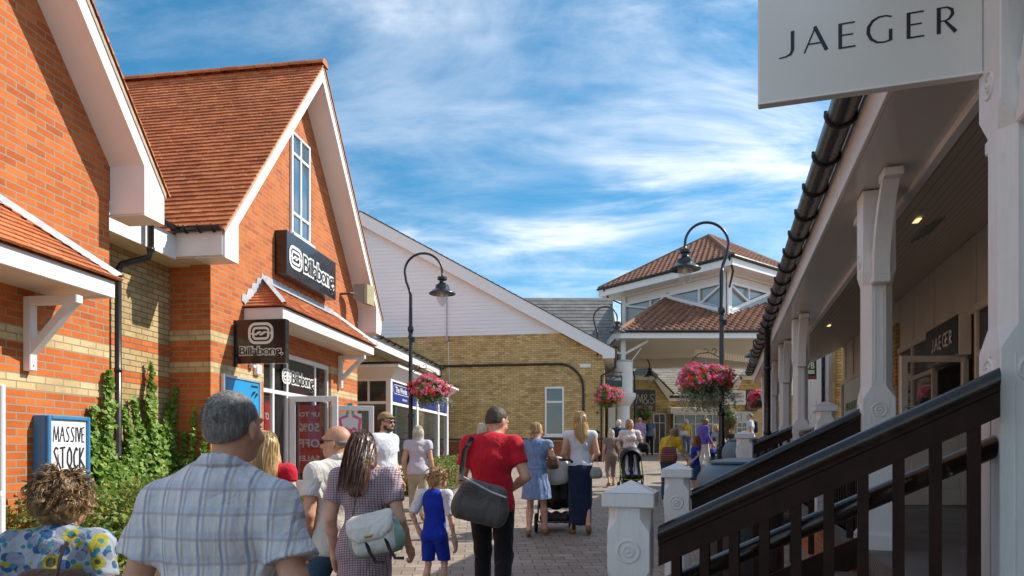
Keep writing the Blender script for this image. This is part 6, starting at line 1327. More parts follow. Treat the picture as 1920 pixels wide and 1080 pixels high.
# floral top
def blob(nt,v,scale,r,soft,seed=0):
    mp=nd(nt,'ShaderNodeMapping'); mp.inputs['Location'].default_value=(seed*1.3,seed*.7,seed); nt.links.new(v,mp.inputs[0]); vo=nd(nt,'ShaderNodeTexVoronoi'); vo.inputs['Scale'].default_value=scale; vo.inputs['Randomness'].default_value=.8; nt.links.new(mp.outputs[0],vo.inputs['Vector'])
    mr=nd(nt,'ShaderNodeMapRange'); mr.inputs[1].default_value=r+soft; mr.inputs[2].default_value=r; nt.links.new(vo.outputs['Distance'],mr.inputs[0]); return mr.outputs[0]
def floral(name,base,spec):
    m,nt,b=newmat(name,base,.85,0,.2); v=coord(nt); dn=nd(nt,'ShaderNodeTexNoise'); dn.inputs['Scale'].default_value=28; nt.links.new(v,dn.inputs[0]); vm=nd(nt,'ShaderNodeVectorMath',operation='MULTIPLY_ADD'); nt.links.new(dn.outputs[1],vm.inputs[0]); vm.inputs[1].default_value=(.012,.012,.012); nt.links.new(v,vm.inputs[2]); c=mixc(nt,0,base,base)
    for k,(sc,r,col) in enumerate(spec): c=mixc(nt,blob(nt,vm.outputs[0],sc,r,.03,k//2*3.3+(0 if k%2 else 0)),c,col)
    nt.links.new(c,b.inputs['Base Color']); clothbump(nt,b,v)
floral('cloth_floral',(.34,.37,.42),[(21,.40,(.04,.10,.24)),(21,.0,(.1,.1,.1)),(19,.42,(.22,.24,.32)),(15,.0,(0,0,0)),(14,.38,(.36,.32,.04)),(14,.22,(.08,.07,.05)),(27,.26,(.05,.2,.26)),(22,.0,(0,0,0))])
floral('cloth_pinkfloral',(.74,.70,.68),[(26,.26,(.65,.12,.12)),(26,.0,(0,0,0)),(30,.22,(.12,.25,.40)),(30,0,(0,0,0)),(24,.22,(.70,.35,.10)),(24,0,(0,0,0))])
m,nt,b=newmat('cloth_tweed',(.3,.2,.25),.85,0,.2); v=coord(nt); x,y,z=sxyz(nt,v); a_=stripes(nt,z,100,.20,.08); b2=stripes(nt,mth('ADD',x,mth('MULTIPLY',z,.0,nt=nt),nt=nt),60,.34,.06); nt.links.new(mixc(nt,mth('MULTIPLY',a_,b2,nt=nt),(.22,.12,.16),(.60,.54,.57)),b.inputs['Base Color']); clothbump(nt,b,v)
m,nt,b=newmat('cloth_chambray',(.17,.26,.46),.85,0,.2); v=coord(nt); nt.links.new(ramp(nt,noise(nt,v,30,6,.7,sc=(1,1,.35)),[(.3,(.11,.17,.34)),(.7,(.26,.36,.56))]),b.inputs['Base Color']); clothbump(nt,b,v)
m,nt,b=newmat('cloth_bagstripe',(.2,.1,.08),.9,0,.2); v=coord(nt); x,y,z=sxyz(nt,v); nt.links.new(mixc(nt,stripes(nt,z,22,.2,.08),(.10,.07,.06),(.33,.10,.09)),b.inputs['Base Color'])
# ------------------------------------------------------------------ the body
def hand_parts(w,e,side,curl=.55,h=.0055,fwd=None):
    """w wrist, e elbow (numpy). palm and five fingers continuing the forearm"""
    d=(w-e)/np.linalg.norm(w-e); f=np.array(fwd if fwd is not None else (0,1,0),float); f=f-d*(f@d); f/=np.linalg.norm(f)+1e-9; n=np.cross(d,f)*side  # n: back of the hand direction outwards
    s=SDF(); s.cone(w-d*.05,w,.026,.023,.02); pc=w+d*.045; s.chain([w,w+d*.03+f*.004,w+d*.085+f*.006],[.022,.026,.022],.02)
    s.chain([w+d*.03-f*.018,w+d*.085-f*.024],[.016,.014],.02).chain([w+d*.03+f*.020,w+d*.083+f*.026],[.017,.014],.02)
    for k,(off,L) in enumerate(((.030,.070),(.011,.080),(-.009,.074),(-.027,.058))):
        a=w+d*.088+f*off; c1=curl*.6+.12*k*curl; p=[a]; dd=d.copy(); nn=-n
        for j,sg in enumerate((.45,.32,.23)):
            an=c1*(.7+.5*j); dd=d*math.cos(an*(j+1)*.6)+nn*math.sin(an*(j+1)*.6); p.append(p[-1]+dd*L*sg)
        s.chain(p,[.0098,.0092,.0084,.0070],.006)
    t0=w+d*.025+f*.028; s.chain([t0,t0+d*.028+f*.020-n*.006,t0+d*.056+f*.024-n*.014,t0+d*.078+f*.018-n*.020],[.013,.0115,.0098,.0080],.008)
    return s.mesh(h)
def rotz(v,a): c,s_=math.cos(a),math.sin(a); return np.array([v[0]*c-v[1]*s_,v[0]*s_+v[1]*c,v[2]])
BASE=dict(pelvis=(0,0,.93),waist=(0,.005,1.06),chest=(0,.0,1.27),neck=(0,-.015,1.44),head=(0,.02,1.595),shR=(.175,-.01,1.385),shL=(-.175,-.01,1.385),elR=(.225,-.03,1.105),elL=(-.225,-.03,1.105),wrR=(.235,.06,.86),wrL=(-.235,.06,.86),hipR=(.088,0,.90),hipL=(-.088,0,.90),knR=(.098,.03,.49),knL=(-.098,.03,.49),anR=(.10,-.02,.085),anL=(-.10,-.02,.085),toR=(.12,.12,.03),toL=(-.12,.12,.03))
CH=dict
def person(label,x,Y,hgt,face,pose=None,skin='skin',build=1.0,res=None,female=False,yhead=0,hair=None,top=None,bottom=None,shoes='cloth_black',shades=False,cap=None,beard=None,eyes=True,hands=(.5,.5),hide_below=None,headtilt=0,belly=0,sleeve=.55,topmat=None,botmat=None,hem=.88,collar=None,child=False,group=None,handf=(None,None),hsc=1.0):
    """face: heading in degrees, 0 looks away from the camera (+Y), 180 towards it, 90 to the left"""
    X=(x-960)/1280*Y; g=G(Y); p=thing('person',label,'person',(X,Y,g),R_(face)); s=hgt/1.71; J={k:np.array(v,float) for k,v in BASE.items()}
    if child:
        for k in J:                         # larger head, shorter legs
            z=J[k][2]; J[k][2]=z*.97 if z<1 else z*1.0
    for k,v in (pose or {}).items(): J[k]=J[k]+np.array(v) if k in J else J[k]
    for k in J: J[k]=J[k]*s
    B=build; r=lambda v: v*s*B; h=res or max(.0075,min(.02,Y*.0012)); hs=s*hsc*(1.0 if not child else 1.22)
    if child: J['head'][2]+=.02*s
    # ---- body
    S0=SDF(); q=(1,1.32,1)
    hd=J['head']; f=rotz((0,1,0),R_(yhead)); f=np.array([f[0],f[1],-math.sin(R_(headtilt))]); f/=np.linalg.norm(f); rt_=np.cross(f,(0,0,1)); rt_/=np.linalg.norm(rt_); up=np.cross(rt_,f)
    H=lambda a,b_,c: hd+(rt_*a+f*b_+up*c)*hs
    rot=Matrix((rt_,f,up)).transposed().to_euler()
    E=lambda S,a,b_,c,rr,k=.015,sub=False: S.ell(H(a,b_,c),np.array(rr)*hs,k*hs,tuple(rot),sub)
    E(S0,0,-.012,.030,(.076,.094,.088),.02); E(S0,0,.022,-.035,(.060,.070,.080),.03); E(S0,0,.055,-.080,(.034,.030,.028),.025)
    E(S0,0,.094,-.018,(.012,.018,.022),.012); E(S0,0,.108,-.030,(.014,.012,.010),.008); E(S0,0,.085,.030,(.05,.012,.012),.02)
    for sd in(-1,1):
        E(S0,sd*.078,-.005,-.010,(.009,.018,.031),.006); E(S0,sd*.030,.088,.008,(.016,.014,.010),.006,True); E(S0,sd*.045,.062,-.03,(.022,.02,.02),.02)
    E(S0,0,.086,-.062,(.024,.010,.008),.008)
    S0.chain([J['neck']-np.array([0,0,.03*s]),hd+np.array([0,-.018,-.06])*s],[r(.060),.052*s if not female else .045*s],.03*s)
    cov=bottom in('trousers','jeans','maxi','skirt') or top=='dress'; cc=bottom in('trousers','jeans','cropped'); tk=.86 if (cov or bottom in('cropped','shorts')) else 1; ck=.72 if cc else (.8 if bottom=='maxi' else 1)
    torso(S0,J,s,B,female,-.014 if top else 0,q,belly*.6,False)
    for sd in 'RL':
        S0.chain([J['sh'+sd],J['el'+sd]],[r(.052),r(.040)],.03*s); m_=(J['el'+sd]*.65+J['wr'+sd]*.35); S0.chain([J['el'+sd],m_,J['wr'+sd]],[r(.039),r(.038),r(.024)],.015*s)
        S0.chain([J['hip'+sd],J['kn'+sd]],[r(.088*tk),r(.056*tk)],.04*s); m_=J['kn'+sd]*.68+J['an'+sd]*.32-np.array([0,.016,0])*s; S0.chain([J['kn'+sd],m_,J['an'+sd]],[r(.053*tk),r(.055*ck),r(.034)],.02*s)
        S0.chain([J['an'+sd],J['to'+sd]],[.038*s,.030*s],.02*s)
    parts=[S0.mesh(h)]
    for sd,sg,cu,hf in(('R',1,hands[0],handf[0]),('L',-1,hands[1],handf[1])):
        if cu is None: continue
        w,e=J['wr'+sd]/hs,J['el'+sd]/hs; v_,f_=hand_parts(w,e,sg,cu,.0055 if Y<8 else .009,hf) if True else None; parts.append((v_*hs,f_))
    body=build_np('body',parts,skin,p)
    cl={}
    def cloth_obj(name,S,mat,hh=None): 
        v_,f_=S.mesh(hh or h); return build_np(name,[(v_,f_)],mat,p)
    wr=lambda amp,fr,sd=0: (lambda P: amp*s*fbm(P,fr,sd).astype(np.float32))
    # ---- bottom garment first
    if bottom in('trousers','jeans','cropped','shorts'):
        S=SDF(); S.cone(J['pelvis']+np.array([0,0,.07])*s,J['pelvis']-np.array([0,0,.03])*s,r(.135+belly*.3),r(.150),.05*s,(1,1.30,1))
        for sd in 'RL':
            k0,k1,k2=(.098,.072,.062) if bottom!='shorts' else (.105,.098,.09); S.chain([J['hip'+sd],J['kn'+sd]],[r(k0),r(k1)],.04*s); S.ell(J['hip'+sd]+np.array([0,-.045,-.03])*s,np.array([.085,.075,.085])*s*B,.05*s)
            e_={'cropped':.45,'shorts':0}.get(bottom,.93); 
            if e_: S.chain([J['kn'+sd],J['kn'+sd]*(1-e_)+J['an'+sd]*e_],[r(k1),r(k2 if bottom!='cropped' else .066)],.03*s)
            nn=J['an'+sd]-J['kn'+sd] if e_ else J['kn'+sd]-J['hip'+sd]
        S.disp=wr(.006,24,3)
        if bottom=='shorts': S.plane((0,0,J['knR'][2]+.035*s),(0,0,-1))
        cloth_obj('trousers' if bottom!='shorts' else 'shorts',S,botmat)
    if bottom=='maxi':
        S=SDF(); pv_=J['pelvis']; S.chain([pv_+np.array([0,0,.10])*s,pv_-np.array([0,0,.03])*s,pv_*np.array([1,1,.5])+np.array([0,.01,0])*s,np.array([0,-.02,.17])*s],[r(.125),r(.170),r(.165),r(.150)],.03*s,(1,1.15,1)); S.plane((0,0,.16*s),(0,.25,-1)); S.disp=lambda P: (.010*s*np.sin(np.arctan2(P[1],P[0])*9+P[2]*6)*np.clip(1.0-P[2]/s,0,1)).astype(np.float32); cloth_obj('skirt',S,botmat)
    if bottom=='skirt':
        S=SDF(); pv_=J['pelvis']; w_=J['waist']; S.chain([w_,pv_,pv_-np.array([0,0,.22])*s,pv_-np.array([0,0,.42])*s],[r(.105),r(.16),r(.20),r(.235)],.03*s,(1,1.15,1)); S.plane(pv_-np.array([0,0,.36])*s,(.0,.08,-1)); S.disp=lambda P: (.013*s*np.sin(np.arctan2(P[1],P[0])*11+np.sin(P[2]*9))*np.clip(1.3-P[2]/s/.95*1.2,0,1)).astype(np.float32); cloth_obj('skirt',S,botmat)
    # ---- top garment
    if top:
        S=SDF(); off=.012 if top in('tee','shirt') else .008; torso(S,J,s,B,female,off,q,belly)
        if top=='dress':
            pv_=J['pelvis']; S.chain([J['waist'],pv_,pv_-np.array([0,0,.18])*s,pv_-np.array([0,0,.36])*s],[r(.125),r(.16),r(.17),r(.178)],.05*s,(1,1.22,1))
        else:
            S.chain([J['waist'],J['pelvis']+np.array([0,0,.02])*s,J['pelvis']-np.array([0,0,.10])*s],[r(.128+belly*.4+(.012 if top=='shirt' else 0)),r(.150+belly*.3),r(.158+belly*.2)],.05*s,(1,1.26,1))
        S.ell(J['neck']-np.array([0,0,.045])*s,np.array([.10,.075,.045])*s*B,.04*s)
        if sleeve>0:
            for sd in 'RL':
                a,e,w=J['sh'+sd],J['el'+sd],J['wr'+sd]
                if sleeve<=1: dd=(e-a)/np.linalg.norm(e-a); c_=a+(e-a)*sleeve; S.clip=(c_,dd); S.chain([a,a+(e-a)*(sleeve+.15)],[r(.064),r(.066 if top!='shirt' else .080)],.035*s); S.clip=None
                else: S.chain([a,e,e+(w-e)*(sleeve-1)],[r(.064),r(.058),r(.044)],.03*s)
        zb=J['pelvis'][2]+(hem-.93)*s if top!='dress' else J['pelvis'][2]-.34*s
        S.plane((0,0,zb),(0,.06,-1))
        a1=.0055 if top in('tee','tank') else .008; sw=wr(a1,21,1)
        S.disp=(lambda P: sw(P)+ (.0035*s*np.sin(P[2]/s*38+np.sin(P[0]/s*14)*2.2+P[1]*9)*np.clip(1.3-np.abs(P[2]/s-1.08)*4,0,1)).astype(np.float32))
        o=cloth_obj('dress' if top=='dress' else ('shirt' if top=='shirt' else 'top'),S,topmat)
        if collar:
            S=SDF(); n_=J['neck']; 
            for k in range(12):
                a=2*math.pi*k/12;a2=2*math.pi*(k+1)/12; P_=lambda t: n_+np.array([.066*math.cos(t),.062*math.sin(t)+.008,.035-.028*math.sin(t)])*s; S.cone(P_(a),P_(a2),.012*s,.012*s,.01*s); S.cone(P_(a)-np.array([0,0,.02])*s*1.0,P_(a2)-np.array([0,0,.02])*s,.015*s,.015*s,.015*s)
            cloth_obj('collar',S,topmat,min(h,.008))
    # ---- shoes
    if hide_below is None and shoes:
        mb=None; S=SDF()
        for sd in 'RL':
            a,t=J['an'+sd],J['to'+sd]; bk=a-np.array([0,.03,.035])*s; d_=(t-a); S.chain([bk,a*np.array([1,1,0])+np.array([0,0,.04])*s if False else (a+t)/2,t],[.040*s,.040*s,.034*s],.02*s); S.cone(bk-np.array([0,0,.015])*s,t-np.array([0,0,.004])*s,.03*s,.032*s,.02*s)
        v_,f_=S.mesh(max(h*.8,.008)); v_[:,2]=np.maximum(v_[:,2],.001) if min(J['anR'][2],J['anL'][2])<.11*s else v_[:,2]; build_np('shoes',[(v_,f_)],shoes,p)
    # ---- hair
    if hair: make_hair(p,hair,H,E,hs,h,rt_,f,up,J,s,Y)
    if shades:
        S=SDF(); 
        for sd in(-1,1): E(S,sd*.034,.095,.008,(.028,.008,.019),.004); S.cone(H(sd*.062,.085,.014),H(sd*.083,-.01,.012),.004*hs,.004*hs,.004)
        S.cone(H(-.012,.102,.014),H(.012,.102,.014),.004*hs,.004*hs,.004); v_,f_=S.mesh(.0035 if Y<10 else .006); build_np('sunglasses',[(v_,f_)],'dark_lens',p)
    elif eyes:
        for sd in(-1,1):
            S=SDF(); E(S,sd*.031,.080,.008,(.013,.009,.008),.002); v_,f_=S.mesh(.004); build_np('eye',[(v_,f_)],'eye_white',p); S=SDF(); E(S,sd*.031,.0875,.008,(.0055,.004,.0055),.002); v_,f_=S.mesh(.0025); 
            if len(f_): build_np('pupil',[(v_,f_)],'dark_lens',p)
        S=SDF(); E(S,0,.093,-.062,(.021,.006,.007),.002); v_,f_=S.mesh(.004); build_np('lips',[(v_,f_)],'lip',p)
    if beard:
        S=SDF(); E(S,0,.052,-.085,(.046,.040,.034),.02); E(S,0,.094,-.048,(.026,.008,.007),.01); [E(S,sd*.055,.02,-.055,(.012,.03,.04),.02) for sd in(-1,1)]; v_,f_=S.mesh(.006); build_np('beard',[(v_,f_)],beard,p)
    if cap:
        S=SDF(); E(S,0,-.012,.055,(.088,.104,.085),.02); S.plane(H(0,0,.045),tuple(-up+f*.15)); S.cone(H(-.03,.09,.048),H(-.03,.155,.040),.022*hs,.018*hs,.02,(1,1,1)); S.cone(H(.03,.09,.048),H(.03,.155,.040),.022*hs,.018*hs,.02); S.cone(H(0,.09,.048),H(0,.170,.038),.022*hs,.018*hs,.02)
        S.plane(H(0,.12,.060),tuple(up*.98+f*.2)) if False else None
        v_,f_=S.mesh(.006); build_np('cap',[(v_,f_)],cap,p)
    return p,J
def torso(S,J,s,B,female,off,q,belly,bum=True):
    r=lambda v: v*s*B+off*s; P,Wa,C,N=J['pelvis'],J['waist'],J['chest'],J['neck']
    if female: S.chain([P-np.array([0,0,.02])*s,P+np.array([0,0,.06])*s,Wa+np.array([0,0,.02])*s,C,C+np.array([0,0,.09])*s],[r(.160),r(.140),r(.112+belly*.5),r(.132),r(.110)],.05*s,q); [S.ell(C+np.array([x_,.095,-.01])*s,np.array([.062,.055,.06])*s*B+off*s,.035*s) for x_ in(-.062,.062)]
    else: S.chain([P-np.array([0,0,.02])*s,P+np.array([0,0,.06])*s,Wa,C,C+np.array([0,0,.08])*s],[r(.150),r(.138),r(.132+belly*.5),r(.155),r(.125)],.05*s,q)
    for sd in 'RL':
        sh=J['sh'+sd]; S.chain([N-np.array([0,0,.035])*s,sh+np.array([0,0,.005])*s],[r(.050),r(.052)],.05*s); S.chain([C+np.array([0,0,.04])*s,sh-np.array([0,0,.03])*s],[r(.10),r(.055)],.05*s,q)
        if bum: S.ell(J['hip'+sd]+np.array([0,-.045,-.01])*s,np.array([.086,.076,.092])*s*B+off*s,.05*s)
    if belly: S.ell(Wa+np.array([0,.05,-.02])*s,np.array([.13,.10+belly,.13])*s*B,.06*s)
def ribbons(paths,w,seed=0):
    vs=[];fs=[];r=np.random.default_rng(seed)
    for P in paths:
        n=len(P); o=len(vs); d=np.gradient(P,axis=0); sd=np.cross(d,r.normal(size=3)); sd/=np.linalg.norm(sd,axis=1)[:,None]+1e-9; ww=w*np.linspace(1,.15,n)[:,None]; A=P-sd*ww;B_=P+sd*ww
        for k in range(n): vs.append(A[k]);vs.append(B_[k])
        fs+=[(o+2*k,o+2*k+1,o+2*k+3,o+2*k+2) for k in range(n-1)]
    return np.array(vs),np.array(fs)
def make_hair(p,hair,H,E,hs,h,rt_,f,up,J,s,Y):
    kind,mat=hair; S=SDF(); r=np.random.default_rng(int(Y*37)%97+3); hh=min(h,.008) if Y<8 else max(.009,h*.75); near=Y<12; W3=lambda a: (rt_*a[0]+f*a[1]+up*a[2])*hs; P0=H(0,0,0)
    tolocal=lambda V_: np.stack([(V_-P0)@rt_,(V_-P0)@f,(V_-P0)@up],-1)/hs
    def cap_(rr,zc=.030,yc=-.018): E(S,0,yc,zc,rr,.015)
    paths=[]
    if kind=='short':
        cap_((.0785,.0955,.0915),.032,-.018); E(S,0,-.045,-.012,(.067,.060,.060),.02); S.plane(H(0,.050,.035),tuple(f*.85-up*.5)); S.plane(H(0,-.06,-.040),tuple(-up+f*.55)); S.plane(H(0,.012,-.01),tuple(f*.8-up*.35)); S.disp=lambda P: (.0022*fbm(P,160)).astype(np.float32)
        n=3200 if Y<4 else (500 if near else 0)
        for k in range(n):
            d=r.normal(size=3); d/=np.linalg.norm(d); 
            if d[1]*.85-d[2]*.5>.38 or d[2]<-.75: continue
            a=np.array([d[0]*.078,-.018+d[1]*.0945,.032+d[2]*.0905])
            if a[2]<-.012+.5*a[1] or (a[1]-.012)*.8-(a[2]+.01)*.35>0: continue
            paths.append(np.array([P0+W3(a),P0+W3(a*1.03+np.array([0,-.006,-.007])+r.normal(0,.0018,3))]))
        wd=.0011
    elif kind=='curly':
        cap_((.096,.108,.098),.034,-.022); E(S,0,-.055,-.035,(.088,.070,.075),.03); S.plane(H(0,.060,.05),tuple(f*.9-up*.35)); S.disp=lambda P: (.010*fbm(P,62)+.005*fbm(P,130,2)).astype(np.float32)
        for k in range(330 if Y<5 else 150):
            d=r.normal(size=3); d/=np.linalg.norm(d)
            if d[1]>.55 and d[2]<.5 or d[2]<-.6: continue
            a=np.array([d[0]*.093,-.024+d[1]*.103,.028+d[2]*.100]); dn=np.array([0,-.1,-1.]); tg=dn-d*(dn@d)+r.normal(0,.45,3); tg/=np.linalg.norm(tg); bn=np.cross(d,tg); L_=r.uniform(.05,.095); ph=r.uniform(0,6); am=r.uniform(.006,.013)
            for w_ in range(11):
                o=bn*r.normal(0,.006)+d*r.normal(0,.003); q=[a+o]
                for j in range(1,10):
                    t=j/9; q.append(a+o+tg*L_*t+d*(.004+.009*math.sin(t*3.0)+am*.5*math.sin(ph+t*7))+bn*am*math.cos(ph+t*7)+r.normal(0,.0008,3))
                paths.append(np.array([P0+W3(x) for x in q]))
        wd=.0016
    elif kind in('long','bob','ponytail','bun'):
        cap_((.086,.104,.097),.034,-.018); n_=-np.array(f); bot={'long':-.30,'bob':-.115,'ponytail':-.04,'bun':-.03}[kind]
        S.plane(H(0,.066,.02),tuple(f*.93-up*.36)) 
        if kind=='long': S.chain([H(0,-.045,0),H(0,-.075,-.10),H(.01,-.085,-.20),H(.015,-.09,bot)],[.080*hs,.085*hs,.082*hs,.055*hs],.04,(1,1,1)); S.chain([H(-.065,.01,0),H(-.085,-.03,-.13)],[.03*hs,.035*hs],.03); S.chain([H(.065,.01,0),H(.085,-.03,-.13)],[.03*hs,.035*hs],.03)
        if kind=='bob': S.chain([H(0,-.035,0),H(0,-.045,bot)],[.088*hs,.075*hs],.03); [S.chain([H(x_,.015,0),H(x_*1.08,.0,bot+.02)],[.030*hs,.030*hs],.03) for x_ in(-.068,.068)]
        if kind=='ponytail': S.chain([H(-.0,-.09,.01),H(-.02,-.125,-.03),H(-.03,-.125,-.11),H(-.03,-.11,-.18)],[.025*hs,.036*hs,.030*hs,.012*hs],.02)
        if kind=='bun': E(S,0,-.05,.125,(.042,.042,.038),.015)
        S.disp=lambda P: (.0030*fbm(P,120)).astype(np.float32)
        L0={'long':.34,'bob':.15,'ponytail':.05,'bun':.04}[kind]
        for k in range({True:(1100 if Y<6 else 420),False:120}[near]):
            a=r.uniform(-2.7,2.7)-math.pi/2; el_=r.uniform(.1,1.3); d=np.array([math.cos(a)*math.cos(el_),math.sin(a)*math.cos(el_),math.sin(el_)])
            if d[1]>.25: continue
            st=np.array([d[0]*.088,-.018+d[1]*.106,.034+d[2]*.099]); L_=L0*r.uniform(.75,1.12); q=[st]
            nx=7 if L0>.1 else 4
            for j in range(1,nx+1):
                t=j/nx; x0=st[0]*(1+.10*t)+.006*math.sin(t*5+k); y0=min(st[1]-.02*t,-.02)-(.07*math.sin(min(t*1.6,1.57)) if kind=='long' else .01*t)*(1 if d[1]<.1 else .5); z0=st[2]-(L_+st[2]*.6)*t**1.15; q.append(np.array([x0,y0,z0]))
            q=np.array(q); rad=np.linalg.norm(q[:,:2]-np.array([0,-.018]),axis=1); 
            c3_=np.array([0,-.018,.034]); R3_=np.array([.089,.107,.100]); qq=(q-c3_)/R3_; ln=np.linalg.norm(qq,axis=1)[:,None]; lowz=(q[:,2:3]<.0); q=np.where((ln<1)&~lowz,c3_+qq/np.maximum(ln,.05)*R3_,q); rxy=np.linalg.norm(qq[:,:2],axis=1)[:,None]; q2=q.copy(); q2[:,:2]=(c3_+qq/np.maximum(rxy,.05)*R3_)[:,:2]; q=np.where((rxy<1)&lowz&(q[:,2:3]>-.09),q2,q)
            paths.append(np.array([P0+W3(x) for x in q]))
        wd=.0030
    elif kind=='bald':
        E(S,0,-.030,.000,(.0768,.0775,.034),.01); S.plane(H(0,-.030,0),tuple(f)); S.disp=lambda P: (.002*fbm(P,160)).astype(np.float32); wd=.001
    parts=[S.mesh(hh)]
    if paths and len(paths): 
        by={}
        for P in paths: by.setdefault(len(P),[]).append(P)
        for L_,ps in by.items(): parts.append(ribbons(ps,wd,int(L_)))
    return build_np('hair',parts,mat,p,relax=0)
def bag(name,label,par_loc,verts_fn): pass
def swing(o,amt): pass
A_=lambda *a: np.array(a,float)
def W_(p,J,pt): return MATW[p.name]@Vector(pt)
def strapobj(root,pts3,r_,mat,name='strap',flat=.35): mb=MB(); mb.tube(pts3,r_,8,flat=flat); return mb.build(name,MT[mat],root,smooth=True)
def softbag(label,c,dims,rz,mat,kind='handbag',cat='bag',flap=None,tilt=0,bulge=.25,name='handbag'):
    """c centre world; dims (w,d,h)"""
    b=thing(name,label,cat,(c[0],c[1],c[2]),rz); S=SDF(); w,d,h_=[v/2 for v in dims]; rr=min(w,d,h_)*.75
    R0=np.array(Euler((0,R_(tilt),0)).to_matrix())
    def T(x,y,z): return R0@A_(x*(w-rr),y*(d-rr*.9),z*(h_-rr))
    for z,k in((-1,1.0),(-.3,1.05),(.5,.95),(1,.8)):
        S.cone(T(-k,0,z),T(k,0,z),rr*(1.05 if z<0 else .8),rr*(1.05 if z<0 else .8),rr*.9)
    S.disp=lambda P:(.005*fbm(P,26)).astype(np.float32); hh=.008 if c[1]<8 else .014; build_np('bag_body',[S.mesh(hh)],mat,b)
    if flap:
        S=SDF(); 
        for z,k in((1.12,.92),(.6,1.0),(.1,.96)): S.cone(T(-k,0,z)+R0@A_(0,-d*.35,0),T(k,0,z)+R0@A_(0,-d*.35,0),rr*.82,rr*.82,rr*.7)
        S.disp=lambda P:(.004*fbm(P,26)).astype(np.float32); build_np('flap',[S.mesh(hh)],flap,b)
    return b,T
# ================================================================== the people
walkR=CH(knR=(0,.16,.03),anR=(0,.20,.02),toR=(0,.22,.05),knL=(0,-.02,0),anL=(0,-.20,.05),toL=(0,-.16,.01))   # right leg forward
walkL=CH(knL=(0,.16,.03),anL=(0,.20,.02),toL=(0,.22,.05),knR=(0,-.02,0),anR=(0,-.20,.05),toR=(0,-.16,.01))
def mrg(*d):
    o={}
    for x in d:
        for k,v in x.items(): o[k]=tuple(np.array(o.get(k,(0,0,0)))+np.array(v))
    return o
person('grey haired man in a pale blue checked short sleeved shirt, seen from behind',414,2.15,1.665,-4,
  mrg(walkR,CH(shR=(.012,0,-.045),shL=(-.012,0,-.045),head=(.035,0,-.012),neck=(.012,0,-.01),elR=(.045,-.03,0),elL=(-.035,.0,.0),wrL=(-.03,.0,.0),wrR=(.02,.02,.0))),
  'skin_tan',1.07,res=.0085,hair=('short','hair_grey'),top='shirt',topmat='cloth_check',bottom='trousers',botmat='cloth_charcoal',yhead=-13,sleeve=.74,hem=.80,collar=True,belly=.03,hands=(.6,.7))
person('older woman with curly brown hair and a floral top, lowest at the left',108,2.42,1.40,6,
  CH(head=(.01,.03,-.03),neck=(0,.02,-.02),wrR=(.02,.02,.02),shR=(-.012,0,-.01),shL=(.012,0,-.01)),'skin_tan',.98,res=.0085,female=True,hair=('curly','hair_curly_brown'),top='tee',topmat='cloth_floral',bottom='trousers',botmat='cloth_navy',sleeve=.55,yhead=-14,belly=.03,hsc=1.0)
person('blonde young woman in a red top between the checked shirt and the shop doors',500,5.0,1.50,10,walkL,'skin_pale',.9,female=True,hair=('long','hair_blonde'),top='tee',topmat='cloth_red',bottom='jeans',botmat='cloth_denim',sleeve=.3)
person('bald man in dark glasses and white shirt, in profile facing left',634,4.35,1.55,42,
  mrg(walkL,CH(elL=(-.02,-.02,0),wrL=(.02,-.02,.02),head=(0,.01,-.005))),'skin_tan',1.08,hair=('bald','hair_grey'),top='tee',topmat='cloth_cream',bottom='jeans',botmat='cloth_denim',sleeve=.6,yhead=42,shades=True,collar=True,belly=.05,hem=.82)
pw,JW=person('woman with very long dark brown hair in a patterned short dress',684,4.1,1.53,-6,
  CH(head=(-.035,.03,-.025),neck=(-.01,.01,-.01),elR=(.03,-.02,.0),wrR=(.03,.10,.03),knR=(0,.10,.02),anR=(0,.08,.02),toR=(0,.1,.03),anL=(0,-.12,.02),toL=(0,-.1,.0)),'skin',.98,female=True,hair=('long','hair_brown'),top='dress',topmat='cloth_tweed',sleeve=.58,headtilt=18,shoes='leather_brown',hands=(.9,.5))
person('bearded man in a khaki cap, sunglasses and white t shirt by the lamp post',722,8.5,1.70,-118,
  mrg(walkR,CH(elR=(.03,-.03,0),wrR=(-.10,.14,.05))),'skin_tan',1.06,top='tee',topmat='cloth_white',bottom='jeans',botmat='cloth_charcoal',sleeve=.55,yhead=6,shades=True,cap='cloth_khaki',beard='hair_dark',shoes='shoe_grey',hair=('short','hair_dark'))
person('woman with long pale blonde hair, lilac top and beige trousers beside the low hedge',784,11,1.55,4,mrg(walkL,CH(elL=(-.02,0,0),wrR=(.03,-.03,0))),'skin',1.12,female=True,hair=('bob','hair_white'),top='tee',topmat='cloth_lav',bottom='trousers',botmat='cloth_beige',sleeve=.35,hem=.86,shoes='shoe_tan')
bp,JB=person('small boy in a royal blue football kit with white sleeves',815,6.0,1.16,-14,mrg(CH(head=(.03,.05,-.03),elL=(-.05,-.06,.03),wrL=(.02,-.08,.10),wrR=(.02,-.02,-.02)),CH(knR=(0,.08,.02),anR=(0,.06,.02),toR=(0,.07,.03),anL=(0,-.09,.02),toL=(0,-.08,0))),'skin_pale',.86,hair=('curly','hair_sand'),top='tee',topmat='cloth_royal',bottom='shorts',botmat='cloth_royal',sleeve=0,child=True,yhead=-30,headtilt=30,hem=.84,shoes='cloth_white')
S=SDF(); s_=1.16/1.71
for sd in 'RL':
    a,e=JB['sh'+sd],JB['el'+sd]; dd=(e-a)/np.linalg.norm(e-a); S.clip=(a+(e-a)*.92,dd); S.chain([a*A_(.55,1,1)+A_(0,0,.02),a+A_(0,0,.005),a+(e-a)*1.05],[.050*s_,.070*s_,.064*s_],.03*s_); S.clip=None
S.disp=lambda P:(.003*fbm(P,30)).astype(np.float32); build_np('sleeves',[S.mesh(.007)],'cloth_white',bp)
